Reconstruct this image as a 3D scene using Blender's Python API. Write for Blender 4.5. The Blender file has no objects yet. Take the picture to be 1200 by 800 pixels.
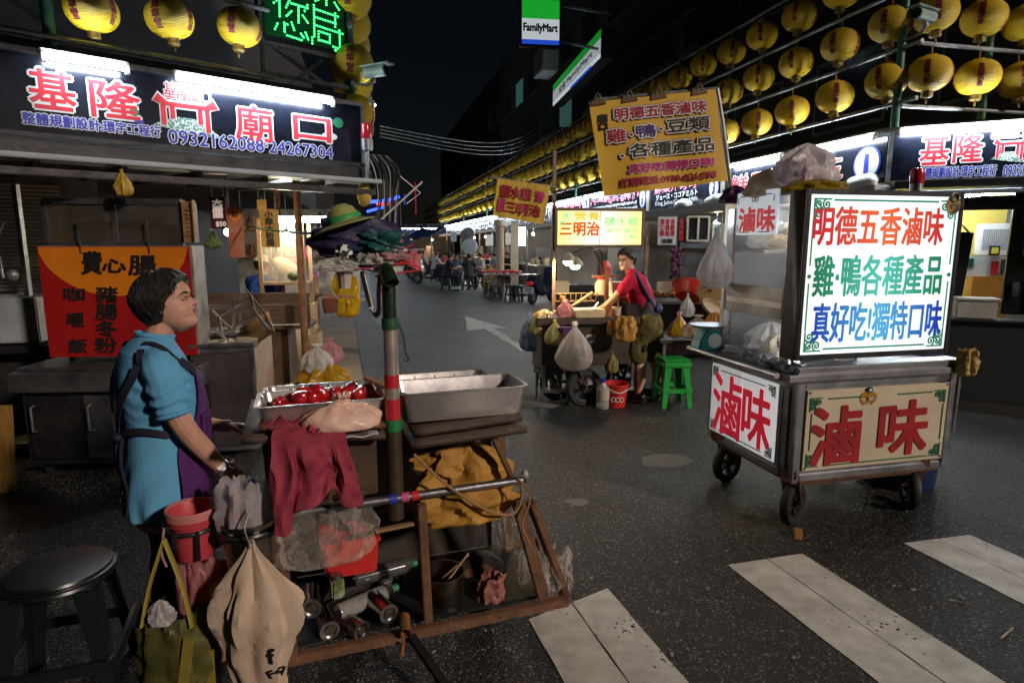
import bpy, bmesh, math, random
from mathutils import Vector, Matrix, noise
R = math.radians
rnd = random.Random(7)
sc = bpy.context.scene
col = sc.collection

# ------------------------------------------------------------------ camera, sky, sun, exposure
CAM_H, PITCH, FPX = 1.68, math.atan(115 / 720), 720.0
cam = bpy.data.cameras.new('camera')
cam.sensor_width = 36.0
cam.lens = 36.0 * FPX / 1200
cam.clip_start, cam.clip_end = 0.05, 600
camo = bpy.data.objects.new('camera', cam)
col.objects.link(camo)
camo.location = (0, 0, CAM_H)
camo.rotation_euler = (math.pi / 2 - PITCH, 0, 0)
sc.camera = camo

SUN_FROM = Vector((0.70, -0.58, 0.42)).normalized()      # the lit stalls of the cross street lie that way
world = bpy.data.worlds.new('World')
sc.world = world
world.use_nodes = True
nt = world.node_tree
sky = nt.nodes.new('ShaderNodeTexSky')
sky.sky_type = 'NISHITA'
sky.sun_disc = False
sky.sun_elevation = math.asin(SUN_FROM.z)
sky.sun_rotation = math.atan2(SUN_FROM.x, SUN_FROM.y)
nt.links.new(sky.outputs[0], nt.nodes['Background'].inputs[0])
nt.nodes['Background'].inputs[1].default_value = 0.0010
sl = bpy.data.lights.new('sun', 'SUN')
sl.energy = 2.1
sl.angle = R(4)
sl.color = (1.0, 0.82, 0.70)
so = bpy.data.objects.new('sun', sl)
col.objects.link(so)
so.rotation_euler = (-SUN_FROM).to_track_quat('-Z', 'Y').to_euler()
so.location = (6, -4, 8)

sc.view_settings.view_transform = 'Standard'
sc.view_settings.look = 'None'
sc.view_settings.exposure = 0.0
sc.view_settings.gamma = 1.0
sc.render.engine = 'CYCLES'
sc.cycles.use_denoising = True
sc.cycles.max_bounces = 6
sc.cycles.transparent_max_bounces = 12
sc.cycles.sample_clamp_indirect = 10.0
sc.cycles.caustics_reflective = False
sc.cycles.caustics_refractive = False

# ------------------------------------------------------------------ pixel of the photograph -> place in the world
def ray(x, y):
    u = (x - 600) / FPX; v = (y - 400) / FPX
    return Vector((u, math.cos(PITCH) - v * math.sin(PITCH), -math.sin(PITCH) - v * math.cos(PITCH)))
CAMP = Vector((0, 0, CAM_H))
def px(x, y, Y):
    d = ray(x, y); return CAMP + d * (Y / d.y)
def pz(x, y, z=0.0):
    d = ray(x, y); return CAMP + d * ((z - CAM_H) / d.z)
class Fr:
    """a local frame: origin, turned by rz about the vertical, rolled in its own picture plane"""
    def __init__(s, o, rz=0, roll=0, tilt=0):
        s.o = Vector(o); s.e = (R(tilt), R(-roll), R(rz))
        s.m = (Matrix.Rotation(R(rz), 3, 'Z') @ Matrix.Rotation(R(-roll), 3, 'Y') @ Matrix.Rotation(R(tilt), 3, 'X'))
        s.i = s.m.inverted()
    def at(s, x, y, b=0.0):
        n = s.m @ Vector((0, 1, 0)); d = ray(x, y)
        t = ((s.o - CAMP).dot(n) + b) / d.dot(n)
        return s.i @ (CAMP + d * t - s.o)
    def w(s, a, b, z): return s.o + s.m @ Vector((a, b, z))
    def box(s, x0, y0, x1, y1, b=0.0):
        xm, ym = (x0 + x1) / 2, (y0 + y1) / 2
        l, r, t, bt = s.at(x0, ym, b), s.at(x1, ym, b), s.at(xm, y0, b), s.at(xm, y1, b)
        return (l.x + r.x) / 2, (t.z + bt.z) / 2, abs(r.x - l.x), abs(t.z - bt.z)

# ------------------------------------------------------------------ materials
MATS = {}
def M(name, c, rough=0.55, metal=0.0, var=0.25, scale=6.0, c2=None, amt=0.5, bump=0.0, bscale=60.0, emit=0.0, ecol=None,
      trans=0.0, alpha=1.0, spec=0.5, sharp=0.12, stretch=None, coat=0.0, rvar=0.15, sss=0.0, transl=None):
    """procedural material: two noise-mixed colours, uneven gloss, bump, optional glow"""
    if name in MATS: return MATS[name]
    m = bpy.data.materials.new(name); m.use_nodes = True; n = m.node_tree; b = n.nodes['Principled BSDF']
    tc = n.nodes.new('ShaderNodeTexCoord'); mp = n.nodes.new('ShaderNodeMapping')
    n.links.new(tc.outputs['Object'], mp.inputs[0])
    if stretch: mp.inputs['Scale'].default_value = stretch
    nz = n.nodes.new('ShaderNodeTexNoise'); nz.inputs['Scale'].default_value = scale; nz.inputs['Detail'].default_value = 6
    nz.inputs['Roughness'].default_value = 0.62
    n.links.new(mp.outputs[0], nz.inputs[0])
    rp = n.nodes.new('ShaderNodeValToRGB')
    lo = 0.5 - sharp + (0.5 - amt) * 0.5; hi = lo + 2 * sharp
    rp.color_ramp.elements[0].position = max(0, lo); rp.color_ramp.elements[1].position = min(1, hi)
    if c2 is None: c2 = tuple(x * (1 - var) for x in c)
    rp.color_ramp.elements[0].color = (*c2, 1); rp.color_ramp.elements[1].color = (*c, 1)
    n.links.new(nz.outputs[0], rp.inputs[0])
    n.links.new(rp.outputs[0], b.inputs['Base Color'])
    mr = n.nodes.new('ShaderNodeMapRange'); mr.inputs['To Min'].default_value = max(0.03, rough - rvar); mr.inputs['To Max'].default_value = min(1, rough + rvar)
    n.links.new(nz.outputs[0], mr.inputs[0]); n.links.new(mr.outputs[0], b.inputs['Roughness'])
    b.inputs['Metallic'].default_value = metal
    b.inputs['Specular IOR Level'].default_value = spec
    b.inputs['Coat Weight'].default_value = coat
    if trans: b.inputs['Transmission Weight'].default_value = trans; b.inputs['IOR'].default_value = 1.3
    if alpha < 1: b.inputs['Alpha'].default_value = alpha
    if bump:
        n2 = n.nodes.new('ShaderNodeTexNoise'); n2.inputs['Scale'].default_value = bscale; n2.inputs['Detail'].default_value = 4
        n.links.new(mp.outputs[0], n2.inputs[0])
        bp = n.nodes.new('ShaderNodeBump'); bp.inputs['Strength'].default_value = min(1, bump); bp.inputs['Distance'].default_value = min(.01, .3 / bscale)
        n.links.new(n2.outputs[0], bp.inputs['Height']); n.links.new(bp.outputs[0], b.inputs['Normal'])
    if emit:
        b.inputs['Emission Strength'].default_value = emit
        b.inputs['Emission Color'].default_value = (*(ecol or c), 1)
    if transl is None: transl = .55 if 'film' in name else 0
    if transl:
        tl = n.nodes.new('ShaderNodeBsdfTranslucent'); n.links.new(rp.outputs[0], tl.inputs[0]); ms = n.nodes.new('ShaderNodeMixShader'); ms.inputs[0].default_value = transl
        n.links.new(b.outputs[0], ms.inputs[1]); n.links.new(tl.outputs[0], ms.inputs[2]); n.links.new(ms.outputs[0], n.nodes['Material Output'].inputs['Surface'])
    if sss: b.inputs['Subsurface Weight'].default_value = sss; b.inputs['Subsurface Radius'].default_value = (.010, .004, .002)
    MATS[name] = m
    return m
def glow(name, c, s):
    return M(name, c, rough=0.4, emit=s, ecol=c, var=0.0)
def backlit(name, c, s, edge=0.55, half=0.5, axis=0, c_mid=None, up=None):
    """printed acrylic with tubes behind it: the glow falls off away from the tubes (local x or z)"""
    m = bpy.data.materials.new(name); m.use_nodes = True; n = m.node_tree; b = n.nodes['Principled BSDF']
    tc = n.nodes.new('ShaderNodeTexCoord'); sp = n.nodes.new('ShaderNodeSeparateXYZ'); n.links.new(tc.outputs['Object'], sp.inputs[0])
    ab = n.nodes.new('ShaderNodeMath'); ab.operation = 'ABSOLUTE'; n.links.new(sp.outputs[axis], ab.inputs[0])
    mr = n.nodes.new('ShaderNodeMapRange'); mr.interpolation_type = 'SMOOTHSTEP'
    mr.inputs['From Max'].default_value = half; mr.inputs['To Min'].default_value = s; mr.inputs['To Max'].default_value = s * edge
    n.links.new(ab.outputs[0], mr.inputs[0]); n.links.new(mr.outputs[0], b.inputs['Emission Strength'])
    b.inputs['Base Color'].default_value = (*c, 1); b.inputs['Roughness'].default_value = 0.35
    if c_mid:
        mx = n.nodes.new('ShaderNodeMix'); mx.data_type = 'RGBA'
        m2 = n.nodes.new('ShaderNodeMapRange'); m2.inputs['From Max'].default_value = half * 0.85; n.links.new(ab.outputs[0], m2.inputs[0])
        n.links.new(m2.outputs[0], mx.inputs[0]); mx.inputs[6].default_value = (*c_mid, 1); mx.inputs[7].default_value = (*c, 1)
        n.links.new(mx.outputs[2], b.inputs['Emission Color'])
    else: b.inputs['Emission Color'].default_value = (*c, 1)
    MATS[name] = m
    return m

def asphalt_mat():
    m = bpy.data.materials.new('asphalt'); m.use_nodes = True; n = m.node_tree; b = n.nodes['Principled BSDF']
    tc = n.nodes.new('ShaderNodeTexCoord')
    big = n.nodes.new('ShaderNodeTexNoise'); big.inputs['Scale'].default_value = 0.9; big.inputs['Detail'].default_value = 8; big.inputs['Roughness'].default_value = 0.7
    vo = n.nodes.new('ShaderNodeTexVoronoi'); vo.inputs['Scale'].default_value = 125
    fine = n.nodes.new('ShaderNodeTexNoise'); fine.inputs['Scale'].default_value = 140; fine.inputs['Detail'].default_value = 3
    crack = n.nodes.new('ShaderNodeTexVoronoi'); crack.feature = 'DISTANCE_TO_EDGE'; crack.inputs['Scale'].default_value = 0.55
    wob = n.nodes.new('ShaderNodeTexNoise'); wob.inputs['Scale'].default_value = 2.2; wob.inputs['Detail'].default_value = 6
    va = n.nodes.new('ShaderNodeVectorMath'); va.operation = 'MULTIPLY_ADD'; va.inputs[1].default_value = (.55, .55, .55)
    for t in (big, vo, fine, wob): n.links.new(tc.outputs['Object'], t.inputs['Vector'])
    n.links.new(wob.outputs['Color'], va.inputs[0]); n.links.new(tc.outputs['Object'], va.inputs[2]); n.links.new(va.outputs[0], crack.inputs['Vector'])
    r1 = n.nodes.new('ShaderNodeValToRGB'); r1.color_ramp.elements[0].position = .38; r1.color_ramp.elements[1].position = .70
    r1.color_ramp.elements[0].color = (.005, .006, .007, 1); r1.color_ramp.elements[1].color = (.026, .026, .026, 1)
    n.links.new(big.outputs[0], r1.inputs[0])
    sx = n.nodes.new('ShaderNodeSeparateColor'); n.links.new(vo.outputs['Color'], sx.inputs[0])
    r2 = n.nodes.new('ShaderNodeValToRGB'); r2.color_ramp.elements[0].position = .87; r2.color_ramp.elements[1].position = .98
    r2.color_ramp.elements[0].color = (0, 0, 0, 1); r2.color_ramp.elements[1].color = (1, 1, 1, 1)
    n.links.new(sx.outputs[0], r2.inputs[0])
    mx = n.nodes.new('ShaderNodeMix'); mx.data_type = 'RGBA'; n.links.new(r2.outputs[0], mx.inputs[0]); n.links.new(r1.outputs[0], mx.inputs[6]); mx.inputs[7].default_value = (.24, .24, .22, 1)
    r3 = n.nodes.new('ShaderNodeValToRGB'); r3.color_ramp.elements[0].position = .0; r3.color_ramp.elements[1].position = .012
    r3.color_ramp.elements[0].color = (.012, .012, .012, 1); r3.color_ramp.elements[1].color = (1, 1, 1, 1); n.links.new(crack.outputs['Distance'], r3.inputs[0])
    m3 = n.nodes.new('ShaderNodeMix'); m3.data_type = 'RGBA'; m3.blend_type = 'MULTIPLY'; m3.inputs[0].default_value = .75
    n.links.new(mx.outputs[2], m3.inputs[6]); n.links.new(r3.outputs[0], m3.inputs[7]); n.links.new(m3.outputs[2], b.inputs['Base Color'])
    rr = n.nodes.new('ShaderNodeMapRange'); rr.inputs['To Min'].default_value = .24; rr.inputs['To Max'].default_value = .60; n.links.new(big.outputs[0], rr.inputs[0]); n.links.new(rr.outputs[0], b.inputs['Roughness'])
    ad = n.nodes.new('ShaderNodeMath'); ad.operation = 'MULTIPLY_ADD'; ad.inputs[1].default_value = -.9; n.links.new(vo.outputs['Distance'], ad.inputs[0]); n.links.new(fine.outputs[0], ad.inputs[2])
    bp = n.nodes.new('ShaderNodeBump'); bp.inputs['Strength'].default_value = .85; bp.inputs['Distance'].default_value = .012
    n.links.new(ad.outputs[0], bp.inputs['Height']); n.links.new(bp.outputs[0], b.inputs['Normal'])
    return m
def film_mat(name, c, base=.30, rough=.18, bump=.9, bscale=22, scale=9):
    """thin plastic: clear face-on, whiter where it turns away or creases"""
    if name in MATS: return MATS[name]
    m = bpy.data.materials.new(name); m.use_nodes = True; n = m.node_tree; b = n.nodes['Principled BSDF']; out = n.nodes['Material Output']
    tc = n.nodes.new('ShaderNodeTexCoord'); nz = n.nodes.new('ShaderNodeTexNoise'); nz.inputs['Scale'].default_value = bscale; nz.inputs['Detail'].default_value = 5; nz.inputs['Distortion'].default_value = 1.2
    n2 = n.nodes.new('ShaderNodeTexNoise'); n2.inputs['Scale'].default_value = scale; n2.inputs['Detail'].default_value = 6
    n.links.new(tc.outputs['Object'], nz.inputs[0]); n.links.new(tc.outputs['Object'], n2.inputs[0])
    bp = n.nodes.new('ShaderNodeBump'); bp.inputs['Strength'].default_value = bump; bp.inputs['Distance'].default_value = .02; n.links.new(nz.outputs[0], bp.inputs['Height']); n.links.new(bp.outputs[0], b.inputs['Normal'])
    b.inputs['Base Color'].default_value = (*c, 1); b.inputs['Roughness'].default_value = rough; b.inputs['Specular IOR Level'].default_value = .9
    lw = n.nodes.new('ShaderNodeLayerWeight'); lw.inputs[0].default_value = .35; n.links.new(bp.outputs[0], lw.inputs['Normal'])
    a = n.nodes.new('ShaderNodeMath'); a.operation = 'MULTIPLY_ADD'; a.inputs[1].default_value = .65; a.inputs[2].default_value = base - .15; a.use_clamp = True; n.links.new(lw.outputs['Facing'], a.inputs[0])
    a2 = n.nodes.new('ShaderNodeMath'); a2.operation = 'MULTIPLY_ADD'; a2.inputs[1].default_value = .16; a2.use_clamp = True; n.links.new(n2.outputs[0], a2.inputs[0]); n.links.new(a.outputs[0], a2.inputs[2])
    tr = n.nodes.new('ShaderNodeBsdfTransparent'); mx = n.nodes.new('ShaderNodeMixShader'); n.links.new(a2.outputs[0], mx.inputs[0]); n.links.new(tr.outputs[0], mx.inputs[1]); n.links.new(b.outputs[0], mx.inputs[2]); n.links.new(mx.outputs[0], out.inputs['Surface'])
    MATS[name] = m
    return m
def wave_mat(name, c, c2, scale, axis='Z', rough=.5, bump=.4, metal=0, dist=0.0, emit=0.0):
    m = bpy.data.materials.new(name); m.use_nodes = True; n = m.node_tree; b = n.nodes['Principled BSDF']
    tc = n.nodes.new('ShaderNodeTexCoord'); w = n.nodes.new('ShaderNodeTexWave'); w.bands_direction = axis; w.inputs['Scale'].default_value = scale; w.inputs['Distortion'].default_value = dist
    nz = n.nodes.new('ShaderNodeTexNoise'); nz.inputs['Scale'].default_value = 7; nz.inputs['Detail'].default_value = 5
    n.links.new(tc.outputs['Object'], w.inputs[0]); n.links.new(tc.outputs['Object'], nz.inputs[0])
    mu = n.nodes.new('ShaderNodeMath'); mu.operation = 'MULTIPLY_ADD'; mu.inputs[1].default_value = .5
    n.links.new(w.outputs['Fac'], mu.inputs[0]); 
    m2 = n.nodes.new('ShaderNodeMath'); m2.operation = 'MULTIPLY'; m2.inputs[1].default_value = .5; n.links.new(nz.outputs[0], m2.inputs[0]); n.links.new(m2.outputs[0], mu.inputs[2])
    mx = n.nodes.new('ShaderNodeMix'); mx.data_type = 'RGBA'; n.links.new(mu.outputs[0], mx.inputs[0]); mx.inputs[6].default_value = (*c2, 1); mx.inputs[7].default_value = (*c, 1)
    n.links.new(mx.outputs[2], b.inputs['Base Color']); b.inputs['Roughness'].default_value = rough; b.inputs['Metallic'].default_value = metal
    bp = n.nodes.new('ShaderNodeBump'); bp.inputs['Strength'].default_value = bump; bp.inputs['Distance'].default_value = .01
    n.links.new(w.outputs['Fac'], bp.inputs['Height']); n.links.new(bp.outputs[0], b.inputs['Normal'])
    if 'lantern' in name:                                  # every lantern has faded a little differently
        oi = n.nodes.new('ShaderNodeObjectInfo'); hv = n.nodes.new('ShaderNodeHueSaturation'); m4 = n.nodes.new('ShaderNodeMapRange'); m4.inputs['To Min'].default_value = .74; m4.inputs['To Max'].default_value = 1.08; n.links.new(oi.outputs['Random'], m4.inputs[0]); n.links.new(m4.outputs[0], hv.inputs['Value']); n.links.new(mx.outputs[2], hv.inputs['Color']); n.links.new(hv.outputs[0], b.inputs['Base Color'])
    if emit: n.links.new(mx.outputs[2], b.inputs['Emission Color']); b.inputs['Emission Strength'].default_value = emit
    MATS[name] = m
    return m

# ------------------------------------------------------------------ mesh building
def V(*a): return Vector(a)
def smooth(a, b, x):
    t = min(1, max(0, (x - a) / (b - a))) if a != b else float(x > a)
    return t * t * (3 - 2 * t)
def lerp(a, b, t): return a + (b - a) * t
def interp(tab, x):
    """smooth table lookup (Catmull-Rom on a sorted list of (x, y...))"""
    if x <= tab[0][0]: return tab[0][1:]
    if x >= tab[-1][0]: return tab[-1][1:]
    for i in range(len(tab) - 1):
        if x <= tab[i + 1][0]:
            a, b = tab[i], tab[i + 1]; t = (x - a[0]) / (b[0] - a[0])
            p = tab[i - 1] if i else a; q = tab[i + 2] if i + 2 < len(tab) else b
            out = []
            for k in range(1, len(a)):
                m0 = (b[k] - p[k]) / max(1e-6, b[0] - p[0]) * (b[0] - a[0]); m1 = (q[k] - a[k]) / max(1e-6, q[0] - a[0]) * (b[0] - a[0])
                t2, t3 = t * t, t * t * t
                out.append((2 * t3 - 3 * t2 + 1) * a[k] + (t3 - 2 * t2 + t) * m0 + (-2 * t3 + 3 * t2) * b[k] + (t3 - t2) * m1)
            return tuple(out)
def spline(pts, n):
    tab = [(i, *p) for i, p in enumerate(pts)]
    return [Vector(interp(tab, k * (len(pts) - 1) / (n - 1))) for k in range(n)]
class MB:
    def __init__(s, m=None): s.v = []; s.f = []; s.mi = []; s.m = m or Matrix.Identity(4); s.cur = 0
    def add(s, vs, fs):
        b = len(s.v); s.v += [s.m @ Vector(v) for v in vs]; s.f += [tuple(b + i for i in f) for f in fs]; s.mi += [s.cur] * len(fs); return s
    def box(s, c, d, rz=0, rx=0, ry=0, taper=(1, 1)):
        x, y, z = d[0] / 2, d[1] / 2, d[2] / 2; tx, ty = taper
        m = Matrix.Rotation(rz, 3, 'Z') @ Matrix.Rotation(ry, 3, 'Y') @ Matrix.Rotation(rx, 3, 'X')
        vs = [Vector(c) + m @ V(*p) for p in ((-x, -y, -z), (x, -y, -z), (x, y, -z), (-x, y, -z), (-x * tx, -y * ty, z), (x * tx, -y * ty, z), (x * tx, y * ty, z), (-x * tx, y * ty, z))]
        return s.add(vs, [(3, 2, 1, 0), (4, 5, 6, 7), (0, 1, 5, 4), (1, 2, 6, 5), (2, 3, 7, 6), (3, 0, 4, 7)])
    def b2(s, x0, x1, y0, y1, z0, z1): return s.box(((x0 + x1) / 2, (y0 + y1) / 2, (z0 + z1) / 2), (x1 - x0, y1 - y0, z1 - z0))
    def bar(s, p, q, w=.02, h=None):
        p, q = Vector(p), Vector(q); h = h or w; d = (q - p).normalized(); up = V(0, 0, 1) if abs(d.z) < .95 else V(0, 1, 0)
        a = d.cross(up).normalized() * w / 2; b = a.cross(d).normalized() * h / 2
        vs = [p - a - b, p + a - b, p + a + b, p - a + b, q - a - b, q + a - b, q + a + b, q - a + b]
        return s.add(vs, [(0, 1, 2, 3), (7, 6, 5, 4), (4, 5, 1, 0), (5, 6, 2, 1), (6, 7, 3, 2), (7, 4, 0, 3)])
    def tube(s, pts, r, n=10, caps=True, ecc=None):
        pts = [Vector(p) for p in pts]; rs = r if isinstance(r, (list, tuple)) else [r] * len(pts)
        vs = []; fs = []; a = None
        for i, p in enumerate(pts):
            d = (pts[min(i + 1, len(pts) - 1)] - pts[max(i - 1, 0)]).normalized()
            if a is None: a = d.cross(V(0, 0, 1) if abs(d.z) < .9 else V(1, 0, 0)).normalized()
            a = (a - d * a.dot(d)).normalized(); b = d.cross(a)
            for k in range(n):
                t = 2 * math.pi * k / n; vs.append(p + (a * math.cos(t) + b * math.sin(t) * (ecc or 1)) * rs[i])
        for i in range(len(pts) - 1):
            for k in range(n): fs.append((i * n + k, i * n + (k + 1) % n, (i + 1) * n + (k + 1) % n, (i + 1) * n + k))
        if caps: fs.append(tuple(range(n))[::-1]); fs.append(tuple((len(pts) - 1) * n + k for k in range(n)))
        return s.add(vs, fs)
    def lathe(s, prof, n=24, c=(0, 0, 0), fn=None):
        vs = []; fs = []
        for (r, z) in prof:
            for k in range(n):
                t = 2 * math.pi * k / n; rr = r * (fn(t, z) if fn else 1); vs.append(V(rr * math.cos(t), rr * math.sin(t), z) + Vector(c))
        for i in range(len(prof) - 1):
            for k in range(n): fs.append((i * n + k, i * n + (k + 1) % n, (i + 1) * n + (k + 1) % n, (i + 1) * n + k))
        shut = math.dist(prof[0], prof[-1]) < 1e-6
        if prof[0][0] > 1e-4 and not shut: fs.append(tuple(range(n))[::-1])
        if prof[-1][0] > 1e-4 and not shut: fs.append(tuple((len(prof) - 1) * n + k for k in range(n)))
        return s.add(vs, fs)
    def ell(s, c, r, nu=14, nv=9, rot=None):
        vs = []; fs = []; r = (r, r, r) if not isinstance(r, (tuple, list)) else r
        for i in range(nv + 1):
            p = -math.pi / 2 + math.pi * i / nv
            for k in range(nu):
                t = 2 * math.pi * k / nu; q = V(r[0] * math.cos(p) * math.cos(t), r[1] * math.cos(p) * math.sin(t), r[2] * math.sin(p))
                vs.append(Vector(c) + (rot @ q if rot else q))
        for i in range(nv):
            for k in range(nu): fs.append((i * nu + k, i * nu + (k + 1) % nu, (i + 1) * nu + (k + 1) % nu, (i + 1) * nu + k))
        return s.add(vs, fs)
    def sheet(s, fn, nu, nv, closed=False):
        vs = [fn(i / nu, j / nv) for j in range(nv + 1) for i in range(nu + (0 if closed else 1))]; w = nu if closed else nu + 1; fs = []
        for j in range(nv):
            for i in range(nu):
                i2 = (i + 1) % w if closed else i + 1
                fs.append((j * w + i, j * w + i2, (j + 1) * w + i2, (j + 1) * w + i))
        return s.add(vs, fs)
    def slab(s, poly, z0, z1):
        n = len(poly); vs = [V(p[0], p[1], z0) for p in poly] + [V(p[0], p[1], z1) for p in poly]
        fs = [tuple(range(n))[::-1], tuple(range(n, 2 * n))] + [(i, (i + 1) % n, n + (i + 1) % n, n + i) for i in range(n)]
        return s.add(vs, fs)
    def plate(s, poly, y0, y1):
        """an outline in the local x-z plane, y0 (front) to y1 (back)"""
        n = len(poly); vs = [V(p[0], y0, p[1]) for p in poly] + [V(p[0], y1, p[1]) for p in poly]
        return s.add(vs, [tuple(range(n)), tuple(range(n, 2 * n))[::-1]] + [(i, n + i, n + (i + 1) % n, (i + 1) % n) for i in range(n)])
    def mesh(s, name, mat, bevel=0, sm=True, solid=0, merge=True):
        me = bpy.data.meshes.new(name); me.from_pydata([tuple(v) for v in s.v], [], s.f)
        for m in (mat if isinstance(mat, (list, tuple)) else [mat]): me.materials.append(m)
        for p, i in zip(me.polygons, s.mi): p.material_index = i
        bm = bmesh.new(); bm.from_mesh(me)
        if merge: bmesh.ops.remove_doubles(bm, verts=bm.verts, dist=1e-5)
        bmesh.ops.recalc_face_normals(bm, faces=bm.faces)
        if bevel:
            ed = [e for e in bm.edges if len(e.link_faces) == 2 and e.calc_face_angle(0) > .5]
            bmesh.ops.bevel(bm, geom=ed, offset=bevel, segments=2, affect='EDGES', clamp_overlap=True)
        if solid: bmesh.ops.solidify(bm, geom=bm.faces[:], thickness=solid)
        bm.to_mesh(me); bm.free()
        if sm:
            for p in me.polygons: p.use_smooth = True
            me.set_sharp_from_angle(angle=R(38))
        return me
    def build(s, name, mat, parent=None, **k): return link(name, s.mesh(name, mat, **k), parent)
def link(name, me, parent=None):
    o = bpy.data.objects.new(name, me); col.objects.link(o); o.parent = parent; return o
def remesh(mb, name, mat, voxel, it=4, parent=None, disp=None):
    """several overlapping closed shapes melted into one continuous skin"""
    me = mb.mesh('tmp', mat, sm=False, merge=False); o = bpy.data.objects.new('tmp', me); col.objects.link(o)
    r = o.modifiers.new('r', 'REMESH'); r.mode = 'VOXEL'; r.voxel_size = voxel; r.use_smooth_shade = True
    if it:
        q = o.modifiers.new('s', 'SMOOTH'); q.iterations = it; q.factor = .5
    dg = bpy.context.evaluated_depsgraph_get(); out = bpy.data.meshes.new_from_object(o.evaluated_get(dg)); bpy.data.objects.remove(o)
    out.name = name
    if disp:
        ns = [v.normal.copy() for v in out.vertices]
        for v, nn in zip(out.vertices, ns): v.co += nn * disp(v.co, nn)
    if not out.materials: out.materials.append(mat)
    for p in out.polygons: p.use_smooth = True; p.material_index = 0
    return link(name, out, parent)
def T(name, label, cat, loc=(0, 0, 0), rz=0, group=None, e=None):
    o = bpy.data.objects.new(name, None); col.objects.link(o); o.empty_display_size = .1
    o.location = loc; o.rotation_euler = e or (0, 0, R(rz)); return tag(o, label, cat, group)
def TF(name, label, cat, fr, group=None): return T(name, label, cat, fr.o, group=group, e=fr.e)
def tag(o, label=None, cat=None, group=None, kind=None):
    if label: o['label'] = label
    if cat: o['category'] = cat
    if group: o['group'] = group
    if kind: o['kind'] = kind
    return o
def dup(o, loc=None, rz=None, label=None, parent=None):
    c = o.copy(); col.objects.link(c); c.parent = parent
    if loc is not None: c.location = loc
    if rz is not None: c.rotation_euler = (0, 0, R(rz))
    if label: c['label'] = label
    for ch in list(o.children): dup(ch, parent=c)
    return c
# lettering: the glyph outlines as thin vinyl, each layer (boldness, material) a little proud of the one below
GL = {}
def glyphs(s):
    if s not in GL:
        c = bpy.data.curves.new('t', 'FONT'); c.body = s; c.size = 1; c.resolution_u = 2; c.align_x = 'CENTER'
        c.space_line = 1.0
        o = bpy.data.objects.new('t', c); col.objects.link(o)
        me = bpy.data.meshes.new_from_object(o.evaluated_get(bpy.context.evaluated_depsgraph_get())); bpy.data.objects.remove(o)
        xs = [v.co.x for v in me.vertices]; ys = [v.co.y for v in me.vertices]
        x0, x1, y0, y1 = min(xs), max(xs), min(ys), max(ys)
        GL[s] = ([((v.co.x - x0) / (x1 - x0), (v.co.y - y0) / (y1 - y0)) for v in me.vertices], [tuple(p.vertices) for p in me.polygons])
    return GL[s]
def letter_mesh(s, cx, cz, w, h, layers, y, rot=0, wrap=None, shear=0):
    vs0, fs0 = glyphs(s); vs = []; fs = []; mi = []; ca, sa = math.cos(R(rot)), math.sin(R(rot))
    for li, (bold, mat) in enumerate(layers):
        n = 1 if bold < .0004 else (8 if bold > .004 else 6)
        for k in range(n):
            a = 2 * math.pi * (k + .5) / n; b = len(vs); dx, dz = (bold * math.cos(a), bold * math.sin(a)) if n > 1 else (0, 0)
            yy = y - .0012 * li - .00009 * k
            for (u, v) in vs0:
                lx, lz = (u - .5) * w + dx, (v - .5) * h + dz; lx += shear * lz
                X, Z = cx + lx * ca - lz * sa, cz + lx * sa + lz * ca
                vs.append(wrap(X, yy, Z) if wrap else (X, yy, Z))
            fs += [tuple(b + i for i in f) for f in fs0]; mi += [li] * len(fs0)
    me = bpy.data.meshes.new('lettering'); me.from_pydata(vs, [], fs)
    for _, m in layers: me.materials.append(m)
    for p, i in zip(me.polygons, mi): p.material_index = i
    return me
def letters(parent, s, bx, layers, y=-.004, rot=0, vertical=False, name='lettering', wrap=None, shear=0):
    if vertical: s = '\n'.join(s)
    return link(name, letter_mesh(s, *bx, layers, y, rot, wrap, shear), parent)
# ------------------------------------------------------------------ palette
steel = M('stainless', (.58, .58, .60), rough=.34, metal=1, var=.35, scale=5, bump=.12, bscale=9, rvar=.18)
steel_old = M('stained steel', (.40, .42, .45), rough=.38, metal=.9, c2=(.09, .095, .105), scale=4, amt=.5, sharp=.3, bump=.25, bscale=14, rvar=.2)
dark_steel = M('sooty steel', (.052, .052, .055), rough=.42, metal=.6, c2=(.016, .016, .017), scale=6, sharp=.25, bump=.3, bscale=18)
galv = M('galvanised pipe', (.30, .32, .33), rough=.5, metal=.7, var=.5, scale=12)
rust = M('rusty iron', (.22, .10, .045), rough=.85, c2=(.05, .028, .018), scale=16, sharp=.2, bump=.5, bscale=50)
black = M('black rubber', (.018, .018, .019), rough=.6, var=.4, scale=10, bump=.2)
blackp = M('black plastic', (.02, .022, .022), rough=.34, var=.3, scale=8, bump=.15, bscale=30)
wood_dark = M('greasy dark wood', (.085, .055, .04), rough=.55, c2=(.03, .02, .016), scale=5, stretch=(1, 8, 8), sharp=.25, bump=.5, bscale=22)
wood = M('pale wood', (.36, .23, .11), rough=.6, c2=(.20, .12, .06), scale=4, stretch=(1, 9, 9), sharp=.25, bump=.3, bscale=20)
concrete = M('concrete', (.24, .22, .20), rough=.85, c2=(.12, .11, .10), scale=2.2, sharp=.3, bump=.4, bscale=30)
facade = M('sooty facade', (.045, .045, .047), rough=.85, c2=(.02, .02, .021), scale=.8, sharp=.3, bump=.3, bscale=12)
navy = M('navy sign board', (.010, .013, .026), rough=.24, var=.5, scale=3, bump=.08, bscale=6, spec=.35, rvar=.08)
white = M('white paint', (.78, .78, .76), rough=.5, var=.15, scale=5)
cream = M('cream panel', (.62, .55, .40), rough=.45, c2=(.42, .35, .23), scale=3.2, amt=.75, sharp=.3, bump=.06)
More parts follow.
